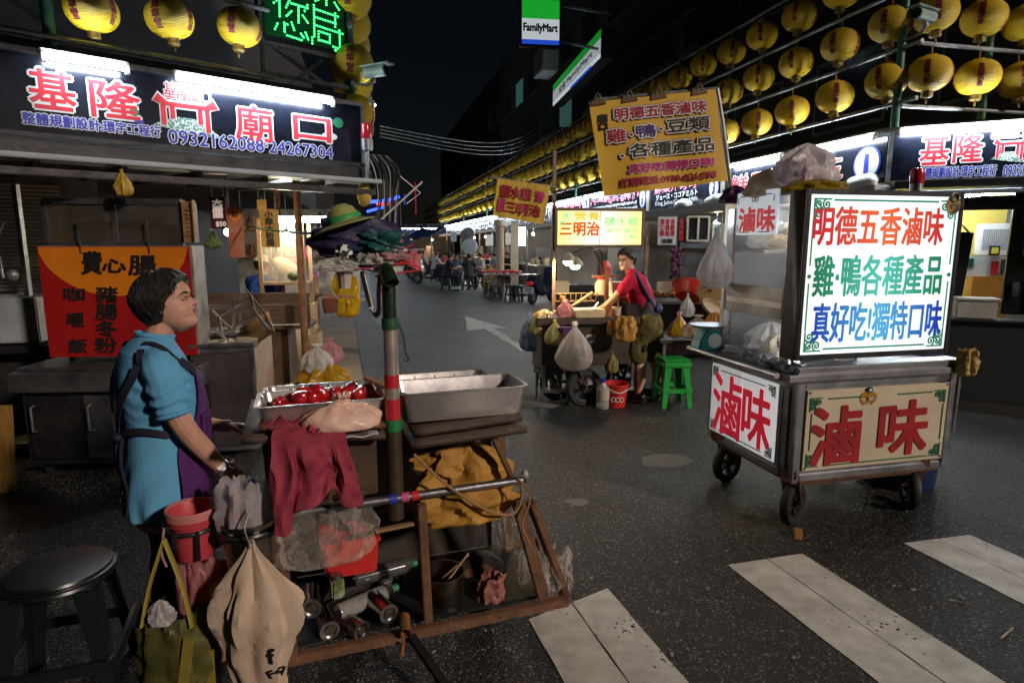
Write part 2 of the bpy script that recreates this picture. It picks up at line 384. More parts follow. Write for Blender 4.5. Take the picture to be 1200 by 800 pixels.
red = M('red vinyl', (.55, .022, .035), rough=.45, var=.15)
redplastic = M('red plastic', (.62, .035, .03), rough=.35, var=.15)
vred = M('sign red', (.68, .03, .05), rough=.4, var=.08)
vwhite = M('sign white', (.82, .84, .84), rough=.4, var=.08)
vblue = M('sign blue', (.03, .05, .42), rough=.4, var=.1)
vblack = M('sign black', (.012, .012, .012), rough=.5, var=.1)
vgreen = M('sign green', (.015, .13, .07), rough=.5, var=.2)
tube_glow = glow('tube light', (.80, .91, 1.0), 115)
warm_glow = glow('warm bulb', (1.0, .72, .40), 420)
glass = M('thin glass', (.9, .95, .95), rough=.08, var=0, alpha=.16, spec=.8)

filmw = film_mat('milky film', (.72, .70, .66), .6)

# ------------------------------------------------------------------ ground
g = MB(); g.add([(-90, -40, 0), (90, -40, 0), (90, 160, 0), (-90, 160, 0)], [(0, 1, 2, 3)])
tag(g.build('road', asphalt_mat(), sm=False), kind='structure')
paint = M('worn road paint', (.70, .69, .63), rough=.62, c2=(.30, .29, .25), scale=7, amt=.66, sharp=.26, bump=.5, bscale=90)
pn = paint.node_tree; pt = pn.nodes.new('ShaderNodeTexCoord'); p1_ = pn.nodes.new('ShaderNodeTexNoise'); p1_.inputs['Scale'].default_value = 38; p1_.inputs['Detail'].default_value = 7; p2n = pn.nodes.new('ShaderNodeTexNoise'); p2n.inputs['Scale'].default_value = 2.6; p2n.inputs['Detail'].default_value = 5
pn.links.new(pt.outputs['Object'], p1_.inputs[0]); pn.links.new(pt.outputs['Object'], p2n.inputs[0]); pm = pn.nodes.new('ShaderNodeMath'); pm.operation = 'MULTIPLY_ADD'; pm.inputs[1].default_value = .8; pn.links.new(p2n.outputs[0], pm.inputs[0]); pn.links.new(p1_.outputs[0], pm.inputs[2])
pr = pn.nodes.new('ShaderNodeValToRGB'); pr.color_ramp.elements[0].position = .62; pr.color_ramp.elements[1].position = .68; pn.links.new(pm.outputs[0], pr.inputs[0]); pn.links.new(pr.outputs[0], pn.nodes['Principled BSDF'].inputs['Alpha'])
def flat_poly(name, pts, z, mat, jag=.012, step=.09):
    out = []
    for i, p in enumerate(pts):
        q = pts[(i + 1) % len(pts)]; L = math.dist(p, q); n = max(1, int(L / step))
        for k in range(n):
            t = k / n; out.append((lerp(p[0], q[0], t) + (rnd.uniform(-jag, jag) if k else 0), lerp(p[1], q[1], t) + (rnd.uniform(-jag, jag) if k else 0), z))
    b = MB(); b.add(out, [tuple(range(len(out)))]); return tag(b.build(name, mat, sm=False), kind='structure')
sd = V(-.305, .952)                                         # the stripes run this way
for (nl, nr) in (((.075, 2.545), (.47, 2.80)), ((1.14, 3.02), (1.59, 3.14)), ((2.22, 3.26), (2.67, 3.36))):
    nl, nr = Vector(nl), Vector(nr); mid = nl.lerp(nr, .52)
    for a, b in ((nl, mid - V(.003, 0)), (mid + V(.003, 0), nr)):       # each stripe is two strips of tape side by side
        flat_poly('crosswalk_stripe', [tuple(a), tuple(b), tuple(b - sd * 3.6), tuple(a - sd * 3.6)], .004, paint, .0025)
flat_poly('road_arrow', [tuple(pz(*p)[:2]) for p in ((544, 370.5), (547, 387.5), (569, 385.5), (611, 411.5), (621, 410.5), (579, 384.2), (596, 384.8))], .004, paint, .03, .25)
patchm = M('worn concrete patch', (.20, .195, .18), rough=.75, c2=(.10, .10, .095), scale=14, sharp=.3, bump=.5, bscale=60)
for cx_, cy_, ra, rb in ((632, 470, 34, 9), (780, 540, 34, 9), (676, 588, 15, 5), (900, 372, 0, 0)):
    if ra:
        flat_poly('road_patch', [tuple(pz(cx_ + ra * math.cos(t) * rnd.uniform(.75, 1.1), cy_ + rb * math.sin(t) * rnd.uniform(.75, 1.1))[:2]) for t in [k * .52 for k in range(12)]], .003, patchm, .006)
# left footway with a low kerb
pv = MB(); pv.slab([(-1.35, 5.55), (-1.66, 6.75), (-4.05, 15.5), (-10.2, 38), (-26, 38), (-26, 5.0), (-4.2, 4.6), (-2.1, 5.3)], 0, .10)
tag(pv.build('footway', M('worn footway', (.27, .215, .155), rough=.8, c2=(.10, .085, .07), scale=1.7, amt=.45, sharp=.25, bump=.5, bscale=20), bevel=.02), kind='structure')
lt = MB()
for k in range(260):                                       # bits of rubbish and grit
    a = rnd.uniform(-.55, .62); Y = rnd.uniform(2.2, 9); p = V(a * Y + .6, Y); s = rnd.uniform(.003, .012)
    lt.box((p.x, p.y, .004), (s * 2, s, .006), rz=rnd.uniform(0, 3))
tag(lt.build('grit', M('pale grit', (.42, .40, .34), var=.6, scale=3), sm=False), kind='stuff')
for (x, y, x2, y2, c, nm, lb) in ((1113, 702, 1128, 706, (.75, .72, .65), 'cigarette_butt', 'cigarette butt with an orange filter lying between the two crosswalk stripes'), (1173, 747, 1187, 735, (.5, .42, .25), 'wooden_splinter', 'thin wooden splinter lying on the asphalt beside the outermost crosswalk stripe')):
    b = MB(); p, q = pz(x, y, .006), pz(x2, y2, .006); b.tube([p, p.lerp(q, .5), q], .004, 8); o = b.build(nm, M(nm, c)); tag(o, lb, nm.split('_')[-1])
    if nm[0] == 'c':
        b = MB(); b.tube([p.lerp(q, .45), p.lerp(q, 1.05)], .0045, 8); b.build('filter', M('orange filter', (.6, .2, .04)), o)

# ------------------------------------------------------------------ frames of the place
LS = Fr((px(425, 160, 6).x, 6, 0), 42)                       # left corner stall: its sign front, corner at the origin
RR = Fr((4.33, 7.29, 0), -76.7)                              # right-hand row; a grows towards the camera, so -a metres down the street
RK = Fr((4.33, 7.29, 0), -25.7)                              # right corner stall, front on the cross street
RL = Fr((4.12, 6.70, 0), -76.7)                              # lantern rack over the right-hand row
RX = Fr((4.20, 6.75, 0), 13.3)                               # its return along the cross street

def tube_light(fr, a0, a1, b, z, label, group):
    p, q = fr.w(a0, b, z), fr.w(a1, b, z); L = (q - p).length
    o = T('tube_light', label, 'tube light', p, 0, group, e=(0, 0, math.atan2(q.y - p.y, q.x - p.x)))
    c = MB(); c.box((L / 2, .03, .035), (L, .05, .045)); c.box((.015, 0, 0), (.03, .03, .07)); c.box((L - .015, 0, 0), (.03, .03, .07)); c.build('fixture', white, o, bevel=.004)
    t = MB(); t.tube([(.03, -.012, 0), (L - .03, -.012, 0)], .016, 10); t.build('tube', tube_glow, o)
    return o
# ------------------------------------------------------------------ left corner stall
kl = TF('corner_stall', 'dark market stall with a steel awning and posts on the footway corner', 'market stall', LS)
b = MB(); b.b2(-4.2, .10, -.05, 2.2, 2.30, 2.37); b.b2(-4.2, .05, 0.10, .2, 2.95, 3.05); b.build('roof', dark_steel, kl, bevel=.01)
b = MB(); b.plate([(-4.2, 2.22), (.02, 2.22), (.02, 2.255), (-4.2, 2.255)], -.30, -.05); b.build('awning_edge', M('pale blue awning edge', (.42, .50, .56), rough=.5, c2=(.22, .27, .31), scale=4, sharp=.25, stretch=(1, 4, 4)), kl, bevel=.006)
b = MB(); b.plate([(-4.2, 2.12), (.0, 2.12), (.0, 2.17), (-4.2, 2.17)], -.22, -.16); b.build('lower_rail', dark_steel, kl, bevel=.006)
b = MB()
for k in range(9): b.bar((-4 + k * .5, -.18, 2.2), (-4 + k * .5, 2.0, 2.29), .04, .05)
b.bar((-4.2, -.03, 2.31), (.05, -.03, 2.31), .05, .09); b.bar((-4.2, -.06, 2.40), (.03, -.06, 2.40), .03, .03); b.build('rafter_frame', dark_steel, kl)
for a, bb in ((-.43, .55), (-.06, 2.0), (-4.1, 1.9)):
    b = MB(); b.tube([(a, bb, 0.1), (a, bb, 2.95)], .035, 10); b.build('post', rust, kl)
b = MB(); b.plate([(-4.2, .1), (-1.9, .1), (-1.9, 2.28), (-4.2, 2.28)], 1.62, 1.7); b.build('back_wall', dark_steel, kl)
sh = MB(); sh.plate([(-3.95, .1), (-2.2, .1), (-2.2, 2.2), (-3.95, 2.2)], 1.56, 1.6)
sh.build('roller_shutter', wave_mat('shutter slats', (.17, .16, .15), (.03, .03, .03), 9.0, rough=.5, bump=.9, metal=.5), kl)
# its sign
sg = TF('shop_sign', 'dark navy temple gate sign with big red characters over the corner awning', 'sign', LS)
b = MB(); b.b2(-3.7, -.015, .0, .06, 2.40, 2.93); b.build('board', navy, sg, bevel=.004)
b = MB(); b.bar((-3.75, -.02, 2.945), (0, -.02, 2.945), .05, .035); b.bar((-3.75, -.02, 2.385), (0, -.02, 2.385), .04, .03); b.bar((-.008, -.02, 2.39), (-.008, -.02, 2.93), .03, .03); b.build('frame', galv, sg)
OUT = [(.019, vwhite), (.0055, vred)]
for ch, bx in (('基', (34, 83, 87, 128)), ('隆', (106, 96, 163, 139)), ('廟', (276, 125, 319, 165)), ('口', (344, 138, 387, 165))):
    letters(sg, ch, LS.box(*bx), OUT, y=-.006)
OUTB = [(.0085, vwhite), (.0025, vblue)]
letters(sg, '整體規劃設計:環宇工程行', LS.box(27, 140, 187, 153), OUTB, y=-.006, rot=0)
letters(sg, '0932162088·24267304', LS.box(198, 162, 389, 177), OUTB, y=-.006, rot=0)
def gate(parent, fr, bx, k=1.0):
    cx, cz, w, h = fr.box(*bx); u = w / 2
    def P(pts): return [(cx + x * u, cz + z * h / 2) for x, z in pts]
    for grow, mat, y in ((.035, vwhite, -.008), (0, vred, -.011)):
        b = MB()
        b.plate(P([(-.95 - grow, .55), (-.80, .92 + grow * 3), (-.55, .58 + grow * 3), (.55, .58 + grow * 3), (.80, .92 + grow * 3), (.95 + grow, .5), (.6, .38 - grow * 3), (-.6, .38 - grow * 3)]), y, y + .002)
        for x0, zb in ((-.68, -.55), (-.42, -.2), (.38, -.35), (.60, -.72)):
            b.plate(P([(x0 - .07 - grow, .42), (x0 + .07 + grow, .42), (x0 + .07 + grow, zb - grow * 2), (x0 - .07 - grow, zb - grow * 2)]), y, y + .002)
        b.build('gate_emblem', mat, parent, sm=False)
    b = MB(); b.plate(P([(-.35, -.1), (.35, -.12), (1.05, -.98), (.2, -.85), (-1.0, -.62), (-.9, -.5)]), -.0055, -.004); b.build('gate_path', M('speckled print', (.75, .82, .78), c2=(.05, .22, .16), scale=70, sharp=.05), parent, sm=False)
gate(sg, LS, (178, 112, 258, 160))
letters(sg, '基隆廟口', LS.box(192, 101, 246, 119), [(.008, vwhite), (.002, vred)], y=-.006, rot=-3)
for (x, y, w_, h_, m_) in ((157, 132, 12, 9, M('jade print', (.02, .30, .14))), (163, 143, 12, 5, vblue), (396, 144, 12, 12, M('jade print', (.02, .30, .14))), (386, 160, 18, 9, vwhite)):
    b = MB(); bx = LS.box(x - w_ / 2, y - h_ / 2, x + w_ / 2, y + h_ / 2); b.plate([(bx[0] + bx[2] / 2 * math.cos(t), bx[1] + bx[3] / 2 * math.sin(t)) for t in [k * .523 for k in range(12)]], -.007, -.005); b.build('printed_spot', m_, sg, sm=False)
def at_a(fr, x, y, b=0): return fr.at(x, y, b).x
for x0, x1, y in ((49, 152, 82, ), (206, 392, 118)):
    tube_light(LS, at_a(LS, x0, y, -.10), at_a(LS, x1, y, -.10), -.10, 2.905, 'white tube light over the temple gate sign, ' + ('the shorter one above its first characters' if x0 < 100 else 'the longer one above the gate picture'), 'tube lights over the corner sign')
sp_ = TF('sign_end_panel', 'white lit return panel with a brown top edge at the sign corner', 'sign panel', Fr(LS.w(.0, .0, 0), 112))
b = MB(); b.plate([(.03, 2.35), (.30, 2.33), (.40, 2.86), (.05, 2.93)], -.01, .03); b.build('panel', M('glossy white sheet', (.80, .80, .84), rough=.3), sp_, bevel=.003)
b = MB(); b.bar((.03, -.01, 2.95), (.42, -.01, 2.88), .05, .03); b.build('top_edge', wood, sp_)
b = MB(); b.bar((.22, -.02, 2.36), (.34, -.02, 2.70), .014); b.bar((.10, -.02, 2.50), (.36, -.02, 2.47), .01); b.bar((.22, -.02, 2.70), (.36, -.02, 2.72), .014); b.build('bracket', galv, sp_)
tube_light(Fr(LS.w(.0, -.0, 0), 112), .06, .36, -.12, 2.98, 'short white tube light over the white return panel', 'tube lights over the corner sign')
p = LS.w(-.05, -.16, 2.62); sr = T('siren_light', 'red beacon light on a bent arm at the sign corner', 'beacon', p)
b = MB(); b.lathe([(.045, .0), (.05, .02), (.05, .11), (.04, .14), (.0, .15)], 16); b.build('lens', M('red lens', (.6, .02, .05), rough=.2, spec=.8), sr)
b = MB(); b.lathe([(.055, -.10), (.055, -.0), (.03, .0)], 16); b.tube([(0, 0, -.1), (0, 0, -.25), (-.02, .02, -.42)], .018, 8); b.build('stand', steel_old, sr)
cb = TF('cable_bundle', 'bundle of dark cables and hoses hanging below the sign corner', 'cables', LS)
for k in range(11):
    b = MB(); x = .03 + k * .022; b.tube(spline([(x - .05, -.1, 2.5), (x + .03 * math.sin(k), -.14 - .01 * k, 2.36), (x + .02, -.16, 2.15), (x + .03 * math.cos(k * 2), -.12, 1.9 - .03 * (k % 4))], 14), .0055 + .002 * (k % 3), 6); b.build('cable', black if k % 3 else M('grey cable', (.35, .33, .30)), cb)
b = MB(); b.tube([(.28, -.15, 2.33), (.52, -.17, 2.17), (.36, -.16, 2.06)], .005, 6); b.build('cable', M('white cable', (.75, .75, .78)), cb)
b = MB(); b.ell((-.10, -.17, 2.12), (.07, .05, .11)); b.build('bag', M('ochre cloth', (.5, .33, .05), bump=.5, bscale=20), cb)

# --- LED board on a truss
LD = Fr(LS.w(-.72, .12, 0), 42)
led = TF('led_board', 'LED message board with glowing green dotted characters above the corner sign', 'LED sign', LD)
c00 = LD.at(303, -30); c01 = LD.at(303, 43); c11 = LD.at(408, 68)
b = MB(); b.b2(c00.x, c11.x, .0, .14, (c01.z + c11.z) / 2, c00.z + .1); b.build('case', blackp, led, bevel=.01)
b = MB(); b.b2(c00.x + .03, c11.x - .03, -.004, .0, (c01.z + c11.z) / 2 + .04, c00.z + .06); b.build('screen', glow('dim green screen', (.0, .10, .02), .10), led)
b = MB()
for (xa, ya, xb, yb) in ((165, 30, 190, 10), (217, -120, 220, 155), (325, -20, 280, 72), (330, 35, 482, 82), (480, 52, 455, 106), (397, 75, 397, 215), (330, 110, 285, 152), (437, 150, 483, 216), (200, 225, 176, 275), (263, 218, 268, 302),
                         (332, 215, 356, 285), (290, 335, 425, 380), (420, 320, 445, 356), (462, 310, 486, 372), (525, 355, 526, 410), (540, 52, 545, 342), (555, 90, 766, 161), (740, 130, 740, 256), (555, 165, 742, 224),
                         (555, 240, 808, 322), (780, 290, 785, 440), (585, 297, 585, 380), (608, 303, 690, 330), (690, 355, 690, 408), (608, 382, 668, 400), (722, 440, 765, 456), (744, 474, 745, 475), (556, 12, 580, 2), (658, 50, 656, -40), (735, 30, 776, 96), (768, 4, 790, -20), (290, 232, 291, 233)):
    n = max(1, round(math.dist((xa, ya), (xb, yb)) / 24))
    for k in range(n + 1):
        q = LD.at(300 + lerp(xa, xb, k / n) / 8, lerp(ya, yb, k / n) / 8); b.plate([(q.x + .0092 * math.cos(t), q.z + .0092 * math.sin(t)) for t in [j * .785 for j in range(8)]], -.006, .002)
tag(b.build('led_dots', glow('green diode', (.05, 1.0, .20), 3.2), led, sm=False))
b = MB(); zt = (c01.z + c11.z) / 2 - .02
for (p, q) in (((c00.x, .02, zt), (c11.x, .02, zt)), ((c00.x, .02, 2.95), (c00.x, .02, c00.z)), ((c11.x, .05, 2.95), (c11.x, .05, zt + .3)), ((c00.x, .02, zt - .25), (c11.x, .02, zt - .25)), ((c00.x + .1, .02, zt - .02), (c11.x - .25, .02, zt - .25)), ((c00.x + .12, .02, 2.97), (c11.x - .25, .02, zt - .05))):
    b.bar(p, q, .03)
b.build('truss_frame', galv, led)

# --- lanterns
lan_m = wave_mat('yellow lantern cloth', (.84, .58, .012), (.56, .36, .006), 26.0, rough=.55, bump=.55)
lan_cap = M('lantern fringe', (.30, .19, .03), var=.5, bump=.6, scale=20)
lan_txt = M('lantern red print', (.20, .018, .02), rough=.6)
def lantern_mb(nu=26, nv=16):
    m = MB(); r, h = .212, .178
    def f(u, v):
        t = 2 * math.pi * u; p = -math.pi / 2 + math.pi * (v * .94 + .03); k = 1 + .008 * math.cos(8 * t)
        return V(r * math.cos(p) ** .82 * math.cos(t) * k, r * math.cos(p) ** .82 * math.sin(t) * k, h * math.sin(p))
    m.sheet(f, nu, nv, closed=True)
    m.tube([(0, 0, h * .9), (0, 0, h + .09)], .006, 6); m.lathe([(.05, h * .93), (.05, h * 1.05), (.0, h * 1.06)], 12); return m
LMESH = lantern_mb().mesh('lantern', lan_m); LMESH_FAR = lantern_mb(14, 9).mesh('lantern', lan_m)
b = MB(); b.lathe([(.0, -.235), (.04, -.24), (.055, -.225), (.05, -.19), (.06, -.165), (.03, -.16)], 14, fn=lambda t, z: 1 + .10 * math.cos(9 * t)); b.lathe([(0, -.30), (.012, -.29), (.009, -.24), (0, -.24)], 6); CAPMESH = b.mesh('fringe', lan_cap)
def lan_wrap(th0):
    def f(X, y, Z):
        th = th0 + X / .205; r, h = .2155, .1815; s = max(-.98, min(.98, Z / h)); c = math.sqrt(1 - s * s) ** .82
        return (r * c * math.cos(th), r * c * math.sin(th), Z)
    return f
LTXT = [letter_mesh('\n'.join(t), 0, .0, w_, .23, [(.004, lan_txt)], 0, 0, lan_wrap(k)) for t, k, w_ in (('台灣阪小姐', 0, .055), ('開幸堂', math.pi / 2, .07), ('台灣阪小姐', math.pi, .055), ('開幸堂', -math.pi / 2, .07))]
def lantern(p, label, group, near, turn):
    o = link('lantern', LMESH if near else LMESH_FAR); o.location = p; o.rotation_euler = (rnd.uniform(-.10, .10), rnd.uniform(-.10, .10), turn)
    tag(o, label, 'lantern', group)
    if near:
        link('fringe', CAPMESH, o)
        for me in LTXT: link('lettering', me, o)
    return o
def rack(fr, label, rails, posts):
    o = TF('lantern_rack', label, 'lantern rack', fr)
    for (a0, a1, b_, z) in rails:
        b = MB(); b.tube([(a0, b_, z), (a1, b_, z)], .022, 8); b.build('rail', galv, o)
    for (a, b_, z0, z1) in posts:
        b = MB(); b.tube([(a, b_, z0), (a, b_, z1)], .04, 10); b.build('post', M('green steel post', (.06, .20, .12), rough=.45, metal=.3, var=.5), o)
    return o
rack(RL, 'green post and steel rails carrying the long lantern strings over the stall row', [(-46, .1, 0, z) for z in (3.15, 3.70, 4.28, 4.86)], [(-.15, 0, 2.9, 6.2)] + [(-k, 0, 2.9, 5.2) for k in (4.9, 10.5, 16.5, 23, 30, 38)])
rack(RX, 'steel rails carrying lanterns along the cross street above the numbered corner stall', [(-.05, 2.6, 0, 3.72), (-.05, 2.6, 0, 4.30), (-.05, 2.6, .1, 3.12)], [(1.05, .12, 2.9, 5.2)])
rows = ((3.40, 'lowest'), (3.99, 'middle'), (4.58, 'uppermost'))
for z, nm in rows:
    t = .31 - .765
    for k in range(50):
        t += .765 if t < 16.5 else (1.0 if t < 21 else 1.35); near = k < 18
        if nm == 'uppermost' and k < 1: continue
        sw = rnd.uniform(-.02, .02)
        lantern(RL.w(-t, sw, z + rnd.uniform(-.015, .015)), 'round yellow paper lantern hanging in the %s string along the stall row' % nm, 'lanterns of the %s string along the stall row' % nm, near, rnd.uniform(-.35, .35) + 1.0)
for z, nm in rows[:2]:
    for k, a in enumerate((.17, .80, 1.36, 1.95)):
        lantern(RX.w(a, 0, z + .03), 'yellow paper lantern in the %s string above the numbered corner stall' % nm, 'lanterns of the %s string on the cross street' % nm, True, rnd.uniform(-.3, .3) + .9)
zL = 3.30
for x, y in ((108, 18), (199, 27), (281, 37)):
    q = LS.at(x, y, .0); lantern(LS.w(q.x, .0, q.z + .03), 'yellow paper lantern hanging beside the green LED board over the corner sign', 'lanterns over the corner sign', True, rnd.uniform(-.2, .2)).scale = (.80, .80, .80)
rack(LS, 'steel rails and uprights holding three lanterns over the corner sign', [(-3.8, -.8, .0, 3.06), (-3.8, -.8, .05, 3.60), (-3.8, -.8, .1, 4.2)], [(at_a(LS, 57, 20), .05, 3.0, 4.5), (-.02, .15, 2.9, 4.9)])
LW = Fr((-1.50, 6.05, 0), 103.3)
for z, nm in rows + ((2.95, 'short bottom'),):
    for k in range(5 if z > 3 else 2):
        lantern(LW.w(.12 + .72 * k, 0, z - .05), 'yellow paper lantern stacked in the %s string behind the LED board' % nm, 'lanterns of the %s string behind the LED board' % nm, True, rnd.uniform(-.3, .3))
rack(LW, 'steel rails holding the lantern strings that run behind the LED board', [(-.1, 4, 0, z) for z in (3.65, 4.25)], [])
def cctv(p, yaw, label):
    o = T('cctv_camera', label, 'security camera', p, yaw)
    b = MB(); b.tube([(0, -.10, 0), (0, .14, 0)], .048, 14); b.box((0, .0, .052), (.11, .32, .012)); b.build('housing', M('green grey paint', (.30, .40, .33), rough=.35, var=.2), o, bevel=.004)
    b = MB(); b.tube([(0, -.104, 0), (0, -.11, 0)], .042, 14); b.tube([(0, -.11, 0), (0, -.118, 0)], .02, 12); b.build('lens', M('lens black', (.02, .02, .025), rough=.15), o)
    b = MB(); b.tube([(0, .05, -.04), (0, .05, -.09), (-.05, .08, -.12), (-.20, .12, -.13)], .014, 8); b.lathe([(.025, -.085), (.025, -.06)], 10, c=(0, .05, 0)); b.build('bracket', galv, o)
    return o
cctv(px(442, 84, 5.9), 62, 'greenish security camera on a bracket beside the LED board')
c_ = cctv(px(1082, 18, 6.55), -62, 'greenish security camera on the green post in front of a lantern'); c_.scale = (1.15, 1.15, 1.15)
wires = T('overhead_wires', 'thin grey wires strung across the dark street from the sign corner', 'wires', (-1.4, 6.2, 2.7))
for k in range(4):
    p, q = px(445, 148 + 4 * k, 6.2), px(640, 140 + 5 * k, 24); b = MB(); b.tube([p.lerp(q, t / 14) - V(0, 0, .9 * math.sin(math.pi * t / 14) * .5) - V(-1.4, 6.2, 2.7) for t in range(15)], .006, 5); b.build('wire', galv, wires)
# ------------------------------------------------------------------ right-hand row of stalls: canopy, boards, tubes
row = TF('stall_row', 'long row of open market stalls under one canopy with a grey gutter', 'market row', RR)
b = MB(); b.b2(-52, -.05, .12, 3.2, 2.93, 3.02); b.b2(-52, -.05, .10, 3.0, 2.36, 2.42); b.build('canopy_roof', M('canopy sheet', (.09, .11, .13), rough=.4, metal=.3, var=.5), row)
b = MB(); b.plate([(-52, 2.20), (.05, 2.20), (.05, 2.34), (-52, 2.34)], -.22, .05); b.build('gutter', M('grey gutter', (.36, .36, .35), rough=.45, c2=(.18, .18, .18), scale=2, sharp=.3, stretch=(1, 5, 5)), row, bevel=.01)
for k in range(13):
    t = .02 + 3.3 * k
    b = MB(); b.tube([(-t, .02, 0), (-t, .02, 2.36)], .045, 10); b.build('post', M('dull aluminium', (.34, .33, .31), rough=.4, metal=.6, var=.4), row)
b = MB(); b.plate([(-52, 0), (-.3, 0), (-.3, 2.36), (-52, 2.36)], 2.9, 3.0); b.build('back_wall', M('stall back wall', (.15, .14, .125), rough=.7, c2=(.06, .055, .05), scale=1.2, sharp=.35), row)
wiggle = M('pink print', (.72, .18, .28), var=.2); pale = M('pale print', (.72, .76, .80), var=.15)
ts = [.02, 3.42, 6.25, 9.9, 13.2, 16.5, 19.8, 23.1, 26.4, 29.7, 33.0, 36.3, 39.6]
for k in range(12):
    t0, t1 = ts[k] + .03, ts[k + 1] - .06
    F = Fr(RR.w(-t1, 0, 0), -76.7); L = t1 - t0
    desc = ['navy fruit juice board with red characters and the number one oval', 'navy juice board with white Japanese and English lines and oval three', 'navy stall board with pink characters beside a blue and white oval five',
            'navy stall board with rows of white script and oval seven'][k] if k < 4 else 'navy stall board in the row of boards along the far gutter'
    o = TF('stall_sign', desc, 'sign', F, 'navy boards along the stall row')
    b = MB(); b.b2(0, L, 0, .05, 2.37, 2.90); b.build('board', navy, o, bevel=.004)
    b = MB(); b.bar((-.03, -.02, 2.36), (-.03, -.02, 2.92), .05, .05); b.build('divider', M('menu strip', (.45, .42, .36), var=.3), o)
    cx = L - .22 if k else L - .27; hh = .20
    ov = MB(); ov.plate([(cx + (.155 if k else .21) * math.cos(a), 2.62 + hh * math.sin(a)) for a in [j * .3142 for j in range(20)]], -.012, -.002); ov.build('oval', vblue, o, sm=False)
    ov = MB(); ov.plate([(cx + (.135 if k else .185) * math.cos(a), 2.62 + (hh - .02) * math.sin(a)) for a in [j * .3142 for j in range(20)]], -.015, -.004); ov.build('oval_face', vwhite, o, sm=False)
    if k < 8: letters(o, str(2 * k + 1), (cx, 2.62, .07 if k else .05, .21), [(.012, vblue)], y=-.018, name='number')
    if k == 0:
        letters(o, '鮮果汁大王', (L * .43, 2.62, L * .74, .26), [(.02, vwhite), (.007, vred)], y=-.006)
        letters(o, 'ジュース', (L * .45, 2.43, .8, .09), [(.003, pale)], y=-.006)
    elif k == 1:
        letters(o, '鮮果汁可可', (L * .40, 2.76, L * .62, .17), [(.004, wiggle)], y=-.006); letters(o, 'ジュース・ココアミルト', (L * .42, 2.60, L * .6, .10), [(.007, pale)], y=-.006); letters(o, 'King Juice/Cocoa Milk', (L * .42, 2.47, L * .62, .10), [(.004, pale)], y=-.006)
    elif k < 4:
        b = MB(); x = .15
        while x < L - .5:
            w_ = rnd.uniform(.14, .22)
            for j in range(4): b.box((x + w_ * rnd.uniform(.1, .9), -.005, 2.74 + rnd.uniform(-.06, .06)), (rnd.choice((.025, w_ * .8)), .004, rnd.choice((.10, .022))))
            x += w_ + .05
        b.build('lettering', wiggle, o, sm=False)
        b = MB()
        for zz in (2.58, 2.46):
            x = .15
            while x < L - .5: w_ = rnd.uniform(.04, .10); b.box((x, -.005, zz + rnd.uniform(-.01, .01)), (w_ * .7, .004, rnd.uniform(.03, .08))); x += w_
        b.build('lettering', pale, o, sm=False)
    else:
        b = MB(); x = .15
        while x < L - .5: w_ = rnd.uniform(.10, .2); b.box((x, -.005, 2.66 + rnd.uniform(-.03, .03)), (w_ * .8, .004, rnd.uniform(.08, .26))); x += w_ + .03
        b.build('lettering', pale, o, sm=False)
for k in range(24):
    t = .12 + 1.66 * k
    tube_light(RR, -t - 1.5, -t, -.12, 2.89, 'white tube light in the line of tubes above the stall row boards', 'tube lights above the stall row boards')
# white cloth bundles stuffed on the gutter under the boards
for k, (x, y, w_) in enumerate(((845, 222, 46), (1010, 206, 30), (800, 236, 30), (725, 240, 34), (600, 262, 26), (575, 265, 22), (560, 268, 16), (630, 257, 18))):
    q = RR.at(x, y, -.14); s_ = w_ / 720 * (CAMP - RR.w(q.x, 0, 2.3)).length * .8
    b = MB(); b.ell((0, 0, 0), (s_ * .8, .10, .10), 18, 12); bb = b.mesh('cloth_bundle', M('crumpled white sheet', (.70, .72, .74), bump=.9, bscale=14))
    for v in bb.vertices: v.co *= 1 + .35 * noise.noise(v.co * 9 + V(k, 0, 0))
    o = link('cloth_bundle', bb); o.location = RR.w(q.x, -.14, 2.39); o.rotation_euler = (0, 0, R(-76.7))
    tag(o, 'crumpled white plastic sheet stuffed on the gutter under the stall row boards', 'plastic sheet', 'white sheets on the gutter')

# ------------------------------------------------------------------ right corner stall
ks = TF('corner_stall', 'corner stall with black counter wall and lit yellow interior behind the cart', 'market stall', RK)
b = MB(); b.b2(.03, 3.4, .1, 2.6, 2.93, 3.02); b.b2(.05, 3.4, -.25, .2, 2.28, 2.36); b.build('roof', dark_steel, ks, bevel=.01)
b = MB(); b.plate([(.0, 2.20), (3.4, 2.20), (3.4, 2.24), (0, 2.24)], -.34, -.2); b.build('awning_edge', MATS['pale blue awning edge'], ks, bevel=.005)
b = MB(); b.plate([(.0, 2.03), (3.4, 2.03), (3.4, 2.17), (0, 2.17)], -.26, -.2); b.build('lower_rail', dark_steel, ks, bevel=.005)
b = MB(); b.plate([(.02, 0), (3.4, 0), (3.4, .86), (.02, .86)], -.50, -.42); b.b2(.0, 3.4, -.53, -.2, .86, .885); b.build('counter_wall', M('black pebble board', (.035, .045, .045), rough=.6, c2=(.015, .02, .02), scale=60, sharp=.3, bump=.4, bscale=90), ks, bevel=.004)
yl = M('yellow wall paint', (.68, .52, .10), rough=.6, var=.12)
b = MB(); b.plate([(-1.2, 0), (3.4, 0), (3.4, 2.36), (-1.2, 2.36)], 2.5, 2.58); b.b2(-1.2, 3.4, .2, 2.5, 2.37, 2.42); b.build('back_wall', yl, ks)
q0 = RK.at(1180, 300, .1).x
b = MB(); b.plate([(q0, .9), (q0 + 1.2, .9), (q0 + 1.2, 2.25), (q0, 2.25)], .06, .14); b.build('dark_panel', dark_steel, ks, bevel=.01)
b = MB()
